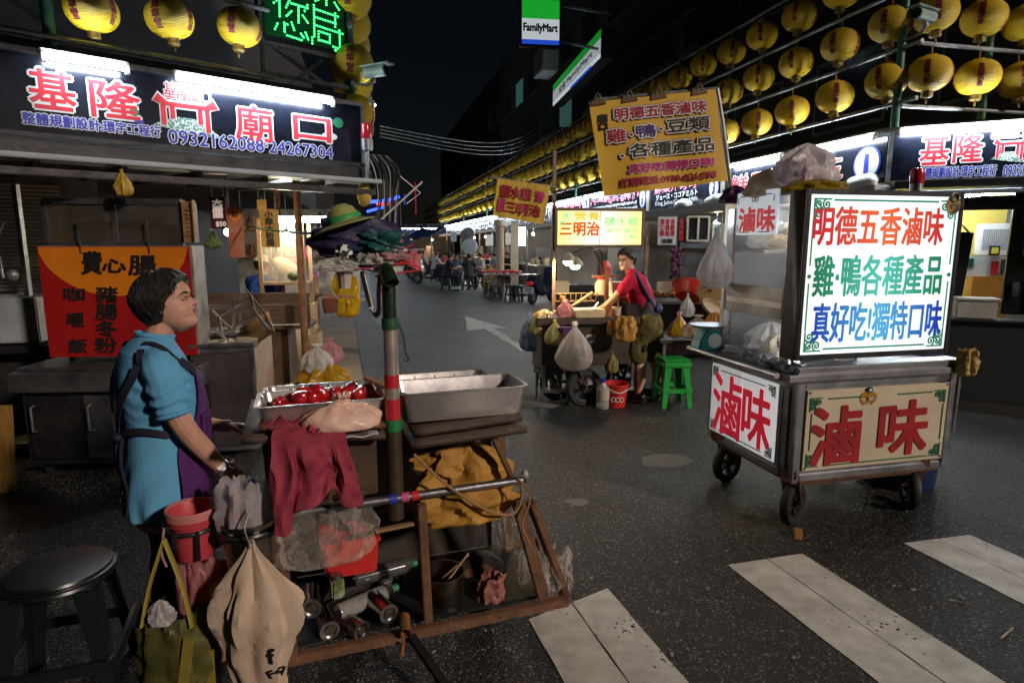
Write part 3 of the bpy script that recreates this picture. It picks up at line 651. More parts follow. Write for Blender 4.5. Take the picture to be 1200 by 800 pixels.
for zz, xx in ((1.1, 0), (1.55, .05), (1.9, .02)): b.b2(q0 + .07 + xx, q0 + .13 + xx, .04, .055, zz, zz + .16)
b.b2(q0 + .22, q0 + .235, .045, .06, .9, 2.2); b.build('panel_trim', steel_old, ks)
KF = Fr(RK.w(0, 1.6, 0), -25.7)
def kbox(bx, b_, y0, y1): c = KF.box(*bx, b=b_); return (c[0] - c[2] / 2, c[0] + c[2] / 2, b_ + y0, b_ + y1, c[1] - c[3] / 2, c[1] + c[3] / 2)
ac = TF('air_conditioner', 'white wall air conditioner on the yellow wall of the corner stall', 'air conditioner', KF)
b = MB(); b.b2(*kbox((1147, 262, 1183, 299), .6, 0, .25)); b.build('case', white, ac, bevel=.01)
x0, x1, _, _, z0, z1 = kbox((1151, 266, 1181, 296), .6, 0, .2); b = MB()
for k in range(14): xx = lerp(x0, x1, (k + .5) / 14); b.b2(xx - .006, xx + .006, .588, .602, z0 + .03, z1 - .03)
b.build('grille', M('grey louvre', (.35, .36, .36)), ac)
pn = TF('counter_screen', 'white counter screen with posters, orange wood front and small green monitor', 'counter', KF)
b = MB(); b.b2(*kbox((1122, 300, 1180, 324), 0, 0, .04)); b.build('screen', white, pn, bevel=.004)
b = MB(); b.b2(*kbox((1138, 324, 1180, 356), 0, -.02, .4)); b.build('wood_front', M('orange wood', (.50, .22, .03), rough=.5, var=.3, stretch=(6, 1, 1)), pn, bevel=.004)
b = MB(); b.b2(*kbox((1138, 357, 1180, 376), 0, -.0, .3)); b.build('shelf', M('ochre box', (.42, .26, .06), var=.4), pn)
b = MB(); b.b2(*kbox((1158, 288, 1170, 299), 0, -.08, -.02)); b.build('monitor', blackp, pn, bevel=.004)
b = MB(); b.b2(*kbox((1160, 290, 1168, 297), 0, -.085, -.078)); b.build('monitor_face', glow('dim yellow display', (.40, .38, .05), .6), pn)
for bx, m_ in (((1161, 306, 1170, 322), redplastic), ((1134, 303, 1141, 312), vgreen), ((1150, 286, 1176, 292), M('poster blue', (.25, .45, .65), c2=(.7, .4, .4), scale=30)), ((1172, 304, 1180, 322), M('dark screen', (.04, .06, .10)))):
    b = MB(); b.b2(*kbox(bx, 0, -.012, -.004)); b.build('poster', m_, pn)
wb = T('white_box', 'white foam box standing on the black counter wall of the corner stall', 'box', RK.w(0, -.35, .886), -25.7)
c = RK.box(1118, 358, 1166, 383, -.40); b = MB(); b.b2(c[0] - c[2] / 2, c[0] + c[2] / 2, -.12, .14, 0, .19); b.build('body', M('foam white', (.72, .70, .66), bump=.2), wb, bevel=.012)
b = MB(); b.box((c[0] + .01, .02, .205), (c[2] + .03, .30, .025), rz=.03); b.build('lid', white, wb, bevel=.008)
bd = T('black_board', 'black upright board leaning inside the corner stall beside the light box', 'board', RK.w(0, 0, .9), -25.7)
c = RK.box(1116, 272, 1135, 350, .0); b = MB(); b.box((c[0], .05, c[1] - .9), (c[2], .05, c[3]), ry=.06); b.build('panel', blackp, bd, bevel=.006)
b = MB(); b.tube([(c[0] - .05, .04, c[1] - .9 + c[3] / 2), (c[0] - .02, .03, c[1] - .82 + c[3] / 2), (c[0] + .05, .05, c[1] - .9 + c[3] / 2)], .012, 6); b.build('handle', galv, bd)
# its board
s2 = TF('shop_sign', 'dark navy temple gate sign over the corner stall with lit yellow interior', 'sign', RK)
b = MB(); b.b2(.02, 3.4, .0, .06, 2.38, 2.90); b.build('board', navy, s2, bevel=.004)
b = MB(); b.bar((.0, -.02, 2.37), (0, -.02, 2.93), .045); b.bar((0, -.02, 2.37), (3.4, -.02, 2.37), .03); b.build('frame', galv, s2)
for ch, bx in (('基', (1079, 158, 1112, 193)), ('隆', (1118, 157, 1152, 190))): letters(s2, ch, RK.box(*bx), OUT, y=-.006)
gate(s2, RK, (1162, 160, 1206, 192))
bx_ = RK.box(1162, 152, 1200, 162); letters(s2, '基隆廟口', bx_, [(.008, vwhite), (.002, vred)], y=-.006)
letters(s2, '整體規劃設計:環宇工程行', RK.box(1077, 195, 1167, 208), OUTB, y=-.006); letters(s2, '0932162088', RK.box(1176, 193, 1228, 207), OUTB, y=-.006)
for k in range(2): tube_light(RK, .06 + 1.5 * k, 1.5 + 1.5 * k, -.11, 2.905, 'white tube light over the temple gate sign of the lit corner stall', 'tube lights over the right corner sign')
tube_light(RK, .3, 1.6, 1.4, 2.30, 'white tube light under the ceiling of the yellow corner stall', 'tube lights in the corner stall')
tube_light(RK, .0, 1.3, 2.05, 2.30, 'added second tube light brightening the yellow back wall of the corner stall', 'tube lights in the corner stall')  # second tube added to brighten the yellow wall

# ------------------------------------------------------------------ buildings behind
bl = TF('tall_block', 'dark old apartment block with barred balconies behind the stall row', 'building', Fr(RR.w(0, 0, 0), -76.7))
b = MB(); b.b2(-75, -.6, 3.9, 12, 0, 14); b.build('wall', facade, bl)
wn = M('dark window glass', (.02, .026, .03), rough=.12, var=.3); bar_m = M('grey window bars', (.16, .17, .17), rough=.5, metal=.4)
for fl in range(3):
    for k in range(14):
        a = -2 - 3.1 * k; z = 4.0 + 3.1 * fl
        f = MB(); f.plate([(a - 1.1, z), (a + .9, z), (a + .9, z + 1.5), (a - 1.1, z + 1.5)], 3.86, 3.92); w_ = f.build('window', bar_m, bl, bevel=.01)
        f = MB(); f.plate([(a - 1.02, z + .07), (a + .82, z + .07), (a + .82, z + 1.43), (a - 1.02, z + 1.43)], 3.85, 3.855); f.build('pane', [wn, wn, wn, wn, wn, glow('dim teal window', (.06, .16, .14), .35), wn][(fl * 5 + k * 3) % 7], w_)
for k in (3, 4, 5, 7):
    a = -2 - 3.1 * k; b = MB(); b.b2(a - 1.5, a + 1.4, 3.0, 3.9, 6.85, 7.0)
    for j in range(19): b.tube([(a - 1.45 + .15 * j, 3.02, 7.0), (a - 1.45 + .15 * j, 3.02, 7.95)], .014, 5)
    b.bar((a - 1.5, 3.02, 7.95), (a + 1.4, 3.02, 7.95), .04); b.build('balcony', bar_m, bl)
au = T('condenser_unit', 'pale metal air conditioner box mounted on the dark apartment front', 'air conditioner', px(640, 74, 24.5), -76.7)
b = MB(); b.box((0, 0, 0), (1.3, .6, .85)); b.build('case', M('condenser grey', (.34, .36, .34)), au, bevel=.02)
b = MB()
for k in range(9): b.b2(-.55 + .135 * k, -.52 + .135 * k, -.33, -.30, -.36, .36)
b.build('grille', bar_m, au)
fg = glow('sign green light', (.012, .42, .03), .75); fw = glow('sign white light', (.70, .76, .80), .62); fb = glow('sign blue light', (.015, .07, .55), .9)
dkb = M('sign ink blue', (.01, .05, .18))
pf = px(634, 26, 17.5); FS = Fr(pf, 8)
fs = TF('projecting_sign', 'square lit green white and blue shop sign projecting high over the street', 'sign', FS)
b = MB(); b.b2(-.56, .54, .02, .30, -.60, .60); b.build('case', blackp, fs, bevel=.02)
for z0, z1, m_, nm in ((.08, .555, fg, 'green_band'), (-.44, .075, fw, 'white_band'), (-.555, -.445, fb, 'blue_band')):
    b = MB(); b.b2(-.51, .50, -.0, .03, z0, z1); b.build(nm, m_, fs)
letters(fs, 'FamilyMart', (-.01, -.17, .92, .25), [(.012, dkb)], y=-.004)
b = MB(); b.bar((.5, .15, .5), (2.2, .9, .6), .06); b.bar((.5, .15, -.4), (2.2, .9, -.4), .06); b.build('bracket', bar_m, fs)
A, B_ = px(648, 102, 24.5), px(703, 62, 18.3); yaw = math.degrees(math.atan2(B_.y - A.y, B_.x - A.x)); L = (B_.xy - A.xy).length; zc = (A.z + B_.z) / 2
FM = Fr((A.x, A.y, zc), yaw)
fs = TF('fascia_sign', 'long lit green and white shop fascia on the dark apartment front', 'sign', FM)
b = MB(); b.b2(-.05, L + .05, .02, .4, -.62, .52); b.build('case', blackp, fs, bevel=.02)
for z0, z1, m_, nm in ((.14, .48, glow('dim green light', (.010, .30, .03), .55), 'green_band'), (-.34, .135, glow('dim white light', (.50, .54, .58), .5), 'white_band'), (-.58, -.40, fw, 'lower_band')):
    b = MB(); b.b2(0, L, 0, .03, z0, z1); b.build(nm, m_, fs)
fs.scale = (1, 1, .70); letters(fs, '全家', (L * .25, -.13, L * .17, .32), [(.012, dkb)], y=-.004); letters(fs, 'FamilyMart', (L * .62, -.13, L * .5, .27), [(.016, dkb)], y=-.004)
b = MB(); b.b2(L * .45, L * .85, -.01, .02, -.61, -.55); b.build('blue_band', fb, fs)
LWT = Fr((-1.50, 6.05, 0), 103.3)
for k in range(2, 8): tube_light(LWT, 2.6 + 3 * k, 4.1 + 3 * k, 1.2, 2.28, 'white tube light under the canopy behind the LED board', 'tube lights under the canopy behind the LED board')
bl2 = T('tall_block', 'unlit dark block rising behind the corner stall with the LED board', 'building', (-1.6, 6.2, 0), 103.3)
b = MB(); b.b2(0, 70, 3.2, 12, 0, 13); b.b2(2, 70, .9, 3.2, 2.35, 2.5); b.build('wall', facade, bl2)

az = math.atan2(SUN_FROM.y, SUN_FROM.x); ac_ = V(math.cos(az), math.sin(az)) * 4.3
shade_block = T('tall_block', 'unseen added block on columns that keeps the low sun off the upper signs', 'building', (ac_.x, ac_.y, 0), math.degrees(az) + 90)  # unseen block added to shade the upper signs and facades
b = MB(); b.b2(-22, 22, -3.5, -.2, 8.5, 17); b.build('wall', facade, shade_block)
for x in (-20, -15, 15, 20): b = MB(); b.b2(x - .3, x + .3, -.9, -.3, 0, 8.5); b.build('column', concrete, shade_block)
# ------------------------------------------------------------------ inside the right-hand row, near to far
def rbox(bx, b_, th=.05):
    c = RR.box(*bx, b=b_); return (c[0] - c[2] / 2, c[0] + c[2] / 2, b_, b_ + th, c[1] - c[3] / 2, c[1] + c[3] / 2)
def rpt(x, y, b_): q = RR.at(x, y, b_); return RR.w(q.x, b_, q.z)
def face(parent, name, F, bx, mat, b_=0, th=.02, **k):
    c = F.box(*bx, b=b_); m = MB(); m.b2(c[0] - c[2] / 2, c[0] + c[2] / 2, b_, b_ + th, c[1] - c[3] / 2, c[1] + c[3] / 2); return m.build(name, mat, parent, **k)
G1 = Fr(px(800, 330, 10.2), 2)
def panel(name, label, cat, bx, mat, txt=None, F=None, group=None, th=.02, lay=None):
    F = F or G1; c = F.box(*bx); o = T(name, label, cat, F.w(c[0], 0, c[1]), e=F.e, group=group)
    m = MB(); m.b2(-c[2] / 2, c[2] / 2, 0, th, -c[3] / 2, c[3] / 2); m.build('panel', mat, o, bevel=.002)
    for t in (txt or []): letters(o, t[0], (t[1] * c[2], t[2] * c[3], t[3] * c[2], t[4] * c[3]), lay or [(.004, t[5])], y=-.005, vertical=len(t) > 6)
    return o, c
inner = T('stall_partition', 'stainless partition wall with a steamy stained sheet behind the red basin', 'partition', G1.o, e=G1.e)
face(inner, 'sheet', G1, (745, 262, 866, 420), M('warm steel sheet', (.46, .42, .36), rough=.4, metal=.6, c2=(.20, .16, .11), scale=1.6, sharp=.3), .12, .05)
face(inner, 'bright_sheet', G1, (797, 300, 832, 338), steel, .09, .02); face(inner, 'shelf_strip', G1, (797, 283, 832, 291), steel_old, .0, .1)
panel('menu_board', 'white hanging menu with three columns of dark red characters', 'menu', (771, 254, 793, 287), white, [('蝦仁羹', -.28, .12, .2, .6, vred, 1), ('肉羹麵', 0, .12, .2, .6, vred, 1), ('米粉湯', .28, .12, .2, .6, vred, 1), ('油飯', 0, -.36, .6, .16, vblack)])
panel('menu_strip', 'narrow dark menu strip with red characters beside the white menu', 'menu', (794, 254, 803, 284), M('dark brown board', (.05, .025, .02)), [('魯肉飯湯', 0, 0, .6, .85, vred, 1)])
panel('price_poster', 'pale green price list pinned beside the hanging plastic bag', 'poster', (834, 262, 856, 299), M('pale green paper', (.62, .70, .60)), None)
gp_, gc = panel('window_unit', 'dark kitchen window with pale frame between menu strip and price list', 'window', (805, 254, 830, 282), M('dark pane', (.03, .03, .035), rough=.15), None)
b = MB()
for s_ in (-1, 0, 1): b.box((s_ * gc[2] / 2, -.02, 0), (.03, .04, gc[3]))
b.box((0, -.02, gc[3] / 2), (gc[2], .04, .03)); b.box((0, -.02, -gc[3] / 2), (gc[2], .04, .03)); b.build('frame', cream, gp_)
pu = G1.at(790, 308); o = T('chilli_garland', 'bunch of purple mesh bags hanging below the white menu', 'garland', G1.w(pu.x, -.08, pu.z))
b = MB()
for k in range(46): b.ell((rnd.uniform(-.09, .09), rnd.uniform(-.05, .05), rnd.uniform(-.25, .24)), rnd.uniform(.02, .035), 6, 4)
b.build('bundle', M('purple net', (.30, .03, .16), var=.5, scale=20), o)
b = MB(); b.tube([(0, 0, .2), (0, 0, .42)], .008, 6); b.build('cord', galv, o)
for k in range(9): tube_light(RR, -2.9 - 3.3 * k, -1.5 - 3.3 * k, .75, 2.30, 'white tube light under the canopy inside the stall row', 'tube lights inside the stall row')
# a counter with food in front of that partition
ct = T('food_counter', 'crowded stainless food counter behind the woman in the red shirt', 'counter', px(800, 400, 9.0).xy.to_3d(), 2)
b = MB(); b.b2(-.75, .75, 0, .55, .02, .80); b.build('body', dark_steel, ct, bevel=.01)
b = MB(); b.b2(-.8, .8, -.05, .6, .80, .84); b.build('top', steel, ct, bevel=.008)
def food_heap(p, n, sp, size, mats, label, cat, name):
    o = T(name, label, cat, p)
    for mi_, m_ in enumerate(mats):
        b = MB()
        for k in range(n): b.ell((rnd.uniform(-sp[0], sp[0]), rnd.uniform(-sp[1], sp[1]), rnd.uniform(0, sp[2])), (size * rnd.uniform(.6, 1.4), size * rnd.uniform(.6, 1.2), size * rnd.uniform(.5, 1)), 7, 5)
        tag(b.build('food', m_, o), kind='stuff')
    return o
food_heap(px(780, 347, 8.8), 14, (.18, .12, .06), .05, [M('orange food', (.55, .18, .03), var=.4), M('tan food', (.45, .28, .12), var=.4)], 'heap of orange cooked food on the counter below the purple bundle', 'food', 'food_heap')
panel('food_tray', 'white tray leaning at the back of the food counter', 'tray', (770, 330, 793, 346), M('white enamel', (.7, .68, .62)), None, Fr(px(780, 335, 8.9), 5))
p = px(808, 342, 8.4); bs = T('red_basin', 'red plastic basin tilted on the counter beside the wooden ladle', 'basin', p); bs.rotation_euler = (R(-28), R(24), 0)
b = MB(); b.lathe([(.0, -.09), (.16, -.09), (.25, .06), (.26, .06), (.255, .075), (.235, .065), (.15, -.075), (0, -.075)], 26); b.build('bowl', redplastic, bs)
p = px(832, 341, 8.0); o = T('steamer_lid', 'round brown wooden lid propped up beside the red basin', 'lid', p, e=(R(75), 0, R(-20)))
b = MB(); b.lathe([(0, -.02), (.16, -.02), (.17, 0), (.16, .02), (0, .03)], 24); b.build('disc', wood, o)
b = MB(); b.ell((-.06, .05, .035), .02); b.ell((.04, .06, .035), .02); b.ell((.0, .0, .035), (.03, .012, .012)); b.build('stud', blackp, o)
o = T('steamer_lid', 'flat round rattan lid lying slanted under the wooden lid', 'lid', px(838, 364, 7.6), e=(R(28), R(28), 0))
b = MB(); b.lathe([(0, 0), (.17, 0), (.19, .03), (.20, .03), (.19, -.01), (0, -.02)], 24); b.build('disc', wave_mat('rattan', (.42, .28, .12), (.2, .12, .05), 30, 'X'), o)

# farther down the row: counters, pillars, lamps, bright boards
for k, t in enumerate((7.0, 10.6, 14.0, 17.2, 20.4, 24.0, 27.5, 31, 34.5)):
    o = TF('stall_counter', 'stainless stall counter standing in the stall row under the gutter', 'counter', Fr(RR.w(-t, .3, 0), -76.7), 'stall counters in the row')
    b = MB(); b.b2(-1.2, 1.2, 0, .6, .05, .82); b.build('body', [dark_steel, steel_old][k % 2], o, bevel=.01)
    b = MB(); b.b2(-1.25, 1.25, -.06, .65, .82, .86); b.build('top', steel, o, bevel=.006)
    b = MB()
    for j in range(7): x = rnd.uniform(-1.1, 1.1); h_ = rnd.uniform(.08, .28); b.lathe([(.0, .86), (.09, .86), (.10, .86 + h_), (.0, .87 + h_)], 10, c=(x, rnd.uniform(.1, .5), 0))
    b.build('pots', [steel, white, redplastic, cream][k % 4], o)
    b = MB(); b.b2(-1.0, 1.0, .55, .58, .9, 1.5); b.build('glass_case', [glass, steel_old][k % 2], o)
for t, s_ in ((5.0, 26), (8.7, 26), (12.3, 30), (15.6, 34), (18.8, 34), (22.2, 34), (25.8, 34), (29.3, 34), (33, 34)):
    o = TF('pendant_lamp', 'warm pendant bulb hanging under the canopy of the stall row', 'lamp', Fr(RR.w(-t, .9, 2.05), -76.7), 'warm bulbs in the stall row')
    b = MB(); b.tube([(0, 0, .05), (0, 0, .31)], .008, 6); b.lathe([(.09, .02), (.03, .09), (.02, .1), (0, .1)], 12); b.build('shade', steel, o)
    b = MB(); b.ell((0, 0, 0), .05, 10, 7); b.build('bulb', warm_glow, o)
for bx, m_, lb, nm, ct_, t_ in (((606, 266, 616, 288), glow('lit menu', (1, .95, .8), 3.2), 'bright lit menu panel hanging in the stall behind the red table', 'lit_panel', 'lit panel', 17.5), ((583, 247, 600, 256), white, 'white fan box hanging under the gutter by the pillar', 'hanging_box', 'box', 18)):
    panel(nm, lb, ct_, bx, m_, None, Fr(px(610, 280, t_ + 3), 2))
o = T('pillar', 'round tiled pillar wrapped in tape beside the bright lit panel', 'pillar', px(586, 313, 19.5).xy.to_3d()); b = MB(); b.tube([(0, 0, 0), (0, 0, 2.4)], .13, 14); b.build('shaft', M('tape tan', (.45, .34, .22), c2=(.4, .1, .06), scale=3, amt=.8), o)
b = MB(); b.lathe([(.13, 2.2), (.19, 2.22), (.19, 2.38), (.13, 2.4)], 14); b.build('capital', cream, o)
o = T('pillar', 'square cream pillar with fan on the far side of the lit panel', 'pillar', px(603, 308, 20.5).xy.to_3d()); b = MB(); b.box((0, 0, 1.2), (.26, .26, 2.4)); b.build('shaft', cream, o)
for bx, g_ in (((528, 272, 535, 283), 1), ((548, 272, 556, 282), 1), ((569, 275, 578, 288), 1), ((592, 273, 600, 287), 1)):
    panel('wall_notice', 'small white notice on the back wall behind the seated diners', 'notice', bx, white, None, Fr(px(560, 280, 26), 2), 'white notices behind the diners')
o = T('wall_fan', 'round wall fan high up behind the seated diners', 'fan', px(548, 275, 25), -10); b = MB(); b.lathe([(.28, -.03), (.30, 0), (.28, .03)], 20); b.ell((0, 0, 0), .08)
for k in range(8): b.bar((0, 0, 0), (.29 * math.cos(k * .785), .29 * math.sin(k * .785), 0), .02)
o.rotation_euler = (R(80), 0, R(-10)); b.build('cage', galv, o); b = MB(); b.tube([(0, -.3, -.02), (0, -.9, -.05)], .03, 8); b.build('stem', galv, o)
o = T('wall_fan', 'standing fan with pale blue cage behind the seated diners', 'fan', px(550, 289, 24.5), e=(R(80), 0, R(-10))); b = MB(); b.lathe([(.30, -.05), (.33, 0), (.30, .05), (0, .06)], 20); b.build('cage', M('pale blue cage', (.4, .48, .52)), o); b = MB(); b.tube([(0, -.3, -.02), (0, -1.25, -.25)], .04, 8); b.build('stem', galv, o)

# end of the street: temple roof lights, far stalls on the other side
o = T('temple_roof', 'far temple roof outlined with blue light tubes and a red display', 'temple roof', px(450, 240, 40))
b = MB(); b.tube([px(432, 236.5, 40) - o.location, px(445, 236, 40) - o.location, px(458, 234, 40) - o.location, px(468, 230, 40) - o.location], .12, 6); b.tube([px(430, 248, 40) - o.location, px(452, 242, 40) - o.location], .09, 6); b.build('blue_line', glow('blue line light', (.05, .12, 1), 2.6), o)
b = MB(); b.box(px(448, 238.5, 40) - o.location, (.75, .1, .22)); b.build('red_display', glow('red display light', (1, .06, .02), 2.4), o)
b = MB(); b.box(px(448, 250, 41) - o.location, (2.4, .3, 1.5)); b.build('wall', facade, o)
for k, (x, y0, y1, c_) in enumerate(((468, 236, 246, 'b'), (474, 228, 240, 'b'), (463, 240, 252, 'w'), (487, 214, 250, 'r'), (459, 244, 256, 'b'))):
    m_ = {'b': glow('blue strip light', (.08, .10, .8), .5), 'r': glow('red strip light', (.7, .03, .05), .3), 'w': glow('white strip light', (.7, .7, .8), .7)}[c_]
    o = T('light_strip', 'thin vertical coloured light strip hanging at the far end of the street', 'light strip', px(x, (y0 + y1) / 2, 42), group='light strips at the street end')
    b = MB(); b.box((0, 0, 0), (.05, .05, (y1 - y0) / 720 * 42)); b.build('strip', m_, o)
FE = Fr((-12.0, 46, 0), 5)
o = TF('far_stall', 'distant lit stall fronts closing the end of the street', 'market stall', FE)
b = MB(); b.b2(-6, 7.5, 0, .2, 2.4, 3.0); b.build('fascia', navy, o); b = MB(); b.b2(-6, 7.5, 2.4, 2.5, 0, 3.2); b.b2(-6, 7.5, -.3, 2.5, 3.0, 3.1); b.build('back_wall', facade, o)
b = MB()
for k in range(9): b.tube([(-6 + 1.5 * k, -.1, 0), (-6 + 1.5 * k, -.1, 2.4)], .06, 8)
b.build('post_frame', galv, o)
b = MB()
for k in range(26): b.box((rnd.uniform(-5.5, 7), rnd.uniform(.3, 1.6), rnd.uniform(.4, 1.2)), (rnd.uniform(.2, .6), .3, rnd.uniform(.3, .9)))
tag(b.build('goods', M('mixed goods', (.5, .45, .35), c2=(.35, .08, .06), scale=1.2, sharp=.3), o), kind='stuff')
for k in range(8): tube_light(FE, -5.8 + 1.6 * k, -4.4 + 1.6 * k, -.25, 2.75, 'white tube light on the distant stall fronts at the street end', 'tube lights at the street end')
for t in (-4, -.5, 3, 6):
    o = TF('pendant_lamp', 'warm bulb hanging in the distant stalls at the street end', 'lamp', Fr(FE.w(t, .8, 1.95), 5), 'warm bulbs at the street end')
    b = MB(); b.tube([(0, 0, .05), (0, 0, .42)], .01, 6); b.build('cord', galv, o)
    b = MB(); b.ell((0, 0, 0), .07, 8, 6); b.build('bulb', warm_glow, o)
bt = T('blue_tarpaulin', 'dark blue tarpaulin awning hanging over a distant stall beside the boards', 'awning', px(505, 268, 30), -60)
b = MB(); b.sheet(lambda u, v: V((u - .5) * 3.2, -.8 * v, -.45 * v + .05 * math.sin(9 * u)), 16, 5); b.build('sheet', M('blue tarp', (.02, .05, .18), bump=.4), bt, solid=.01)
# ------------------------------------------------------------------ soft things: bags, cloths
PROF = {'hang': [(0, .0), (.015, .42), (.08, .78), (.25, 1.0), (.45, .86), (.65, .56), (.82, .24), (.90, .10), (.95, .17), (1.0, .13)],
        'sit': [(0, .0), (.02, .70), (.12, .95), (.35, 1.0), (.58, .82), (.74, .46), (.84, .20), (.90, .13), (.96, .30), (1.0, .24)],
        'sack': [(0, .0), (.02, .62), (.12, .90), (.4, 1.0), (.7, .93), (.9, .85), (1.0, .80)],
        'heap': [(0, .0), (.02, .85), (.15, 1.0), (.45, .92), (.75, .62), (.92, .28), (1.0, .0)]}
def bag_mb(w, h, d, style='hang', seed=0, fold=.20, nu=44, nv=26, nf=7):
    m = MB(); tab = PROF[style]; off = V(seed * 3.1, seed * 1.7, seed * .9)
    def f(u, v):
        th = 2 * math.pi * u; r = interp(tab, v)[0]
        k = 1 + fold * (.35 + .9 * v) * (math.sin(nf * th + seed + 3 * noise.noise(V(math.cos(th), math.sin(th), v * 2) + off)) * .6 + .8 * noise.noise(V(math.cos(th) * 2, math.sin(th) * 2, v * 3) * 1.6 + off))
        rd = 1 - 2.2 * abs(noise.noise(V(math.cos(th) * 2.6, math.sin(th) * 2.6, v * (1.2 if style in ('coat', 'hang') else 2.6)) + off * 1.3)); k += fold * .55 * rd * smooth(0, .15, v)
        k += .10 * noise.noise(V(math.cos(th) * 5, math.sin(th) * 5, v * 9) + off)
        return V(w / 2 * r * k * math.cos(th), d / 2 * r * k * math.sin(th), h * v + h * (.14 * v * v if style == 'sack' else .03) * noise.noise(V(math.cos(th) * 2.2, math.sin(th) * 2.2, v) * 2 + off) * (v > .05))
    return m.sheet(f, nu, nv, closed=True)
def bag(name, label, cat, p, w, h, d, mat, style='hang', seed=0, fold=.2, rz=0, group=None, nf=7, tilt=0):
    o = bag_mb(w, h, d, style, seed, fold, nf=nf).build(name, mat); o.location = p; o.rotation_euler = (0, R(tilt), R(rz)); return tag(o, label, cat, group)
def drape(m, fn, nu=30, nv=24): return m.sheet(fn, nu, nv)
def stripes(name, c, c2, n=14): return wave_mat(name, c, c2, n, 'X', rough=.35, bump=.3, dist=3)
def caster(parent, p, r, yaw, wd=.05, mount=.12):
    w_ = T0('wheel', parent, p, yaw)
    b = MB(); b.lathe([(r * .70, -wd / 2), (r * .93, -wd / 2), (r, -wd / 4), (r, wd / 4), (r * .93, wd / 2), (r * .70, wd / 2), (r * .70, -wd / 2)], 28)
    b.m = Matrix.Identity(4); me = b.build('tyre', black, w_); me.rotation_euler = (R(90), 0, 0)
    b = MB(); b.lathe([(r * .62, -wd * .4), (r * .71, -wd * .45), (r * .71, wd * .45), (r * .62, wd * .4), (r * .62, -wd * .4)], 28); b.lathe([(0, -wd * .6), (r * .16, -wd * .6), (r * .16, wd * .6), (0, wd * .6)], 12)
    for k in range(5): a = k * 2 * math.pi / 5; b.bar((r * .1 * math.cos(a), r * .1 * math.sin(a), 0), (r * .66 * math.cos(a), r * .66 * math.sin(a), 0), r * .14, wd * .4)
    me = b.build('rim', M('grey wheel rim', (.035, .035, .035), rough=.5, metal=.4), w_); me.rotation_euler = (R(90), 0, 0)
    b = MB()
    for s_ in (-1, 1): b.bar((0, s_ * wd * .75, 0), (-r * .5, s_ * wd * .75, r + mount * .3), .03, .012)
    b.box((-r * .5, 0, r + mount * .4), (.11, .11, .05)); b.build('fork', rust, w_, bevel=.003)
    return w_
def T0(name, parent, p, yaw=0):
    o = bpy.data.objects.new(name, None); col.objects.link(o); o.parent = parent; o.location = p; o.rotation_euler = (0, 0, R(yaw)); o.empty_display_size = .05; return o
def ribbon(m, pts, w, y, y2=None):
    for i in range(len(pts) - 1):
        p, q = V(*pts[i]), V(*pts[i + 1]); d = (q - p).normalized(); n_ = V(-d.y, d.x) * w / 2; e = d * w * .3
        m.plate([tuple(p - n_ - e), tuple(q - n_ + e), tuple(q + n_ + e), tuple(p + n_ - e)], y - .0003 * (i % 3), y + .002)
def scroll_corner(m, cx, cz, sx, sz, s, y):
    """a curled corner ornament pointing into the panel"""
    for (ox, oz, r0, a0, turns, fl) in ((.30, .72, .24, 200, 1.5, 1), (.72, .30, .24, 250, 1.5, -1), (.30, .28, .22, 60, 1.2, 1)):
        pts = []
        for k in range(16):
            a = R(a0) + fl * turns * 2 * math.pi * k / 15; r = r0 * (1 - k / 17)
            pts.append((cx + sx * s * (ox + r * math.cos(a)), cz - sz * s * (oz + r * math.sin(a))))
        ribbon(m, pts, s * .075, y)
    for pts in (((.05, .05), (.05, .95)), ((.05, .05), (.95, .05)), ((.1, .1), (.55, .55))): ribbon(m, [(cx + sx * s * a, cz - sz * s * b_) for a, b_ in pts], s * .075, y - .001)
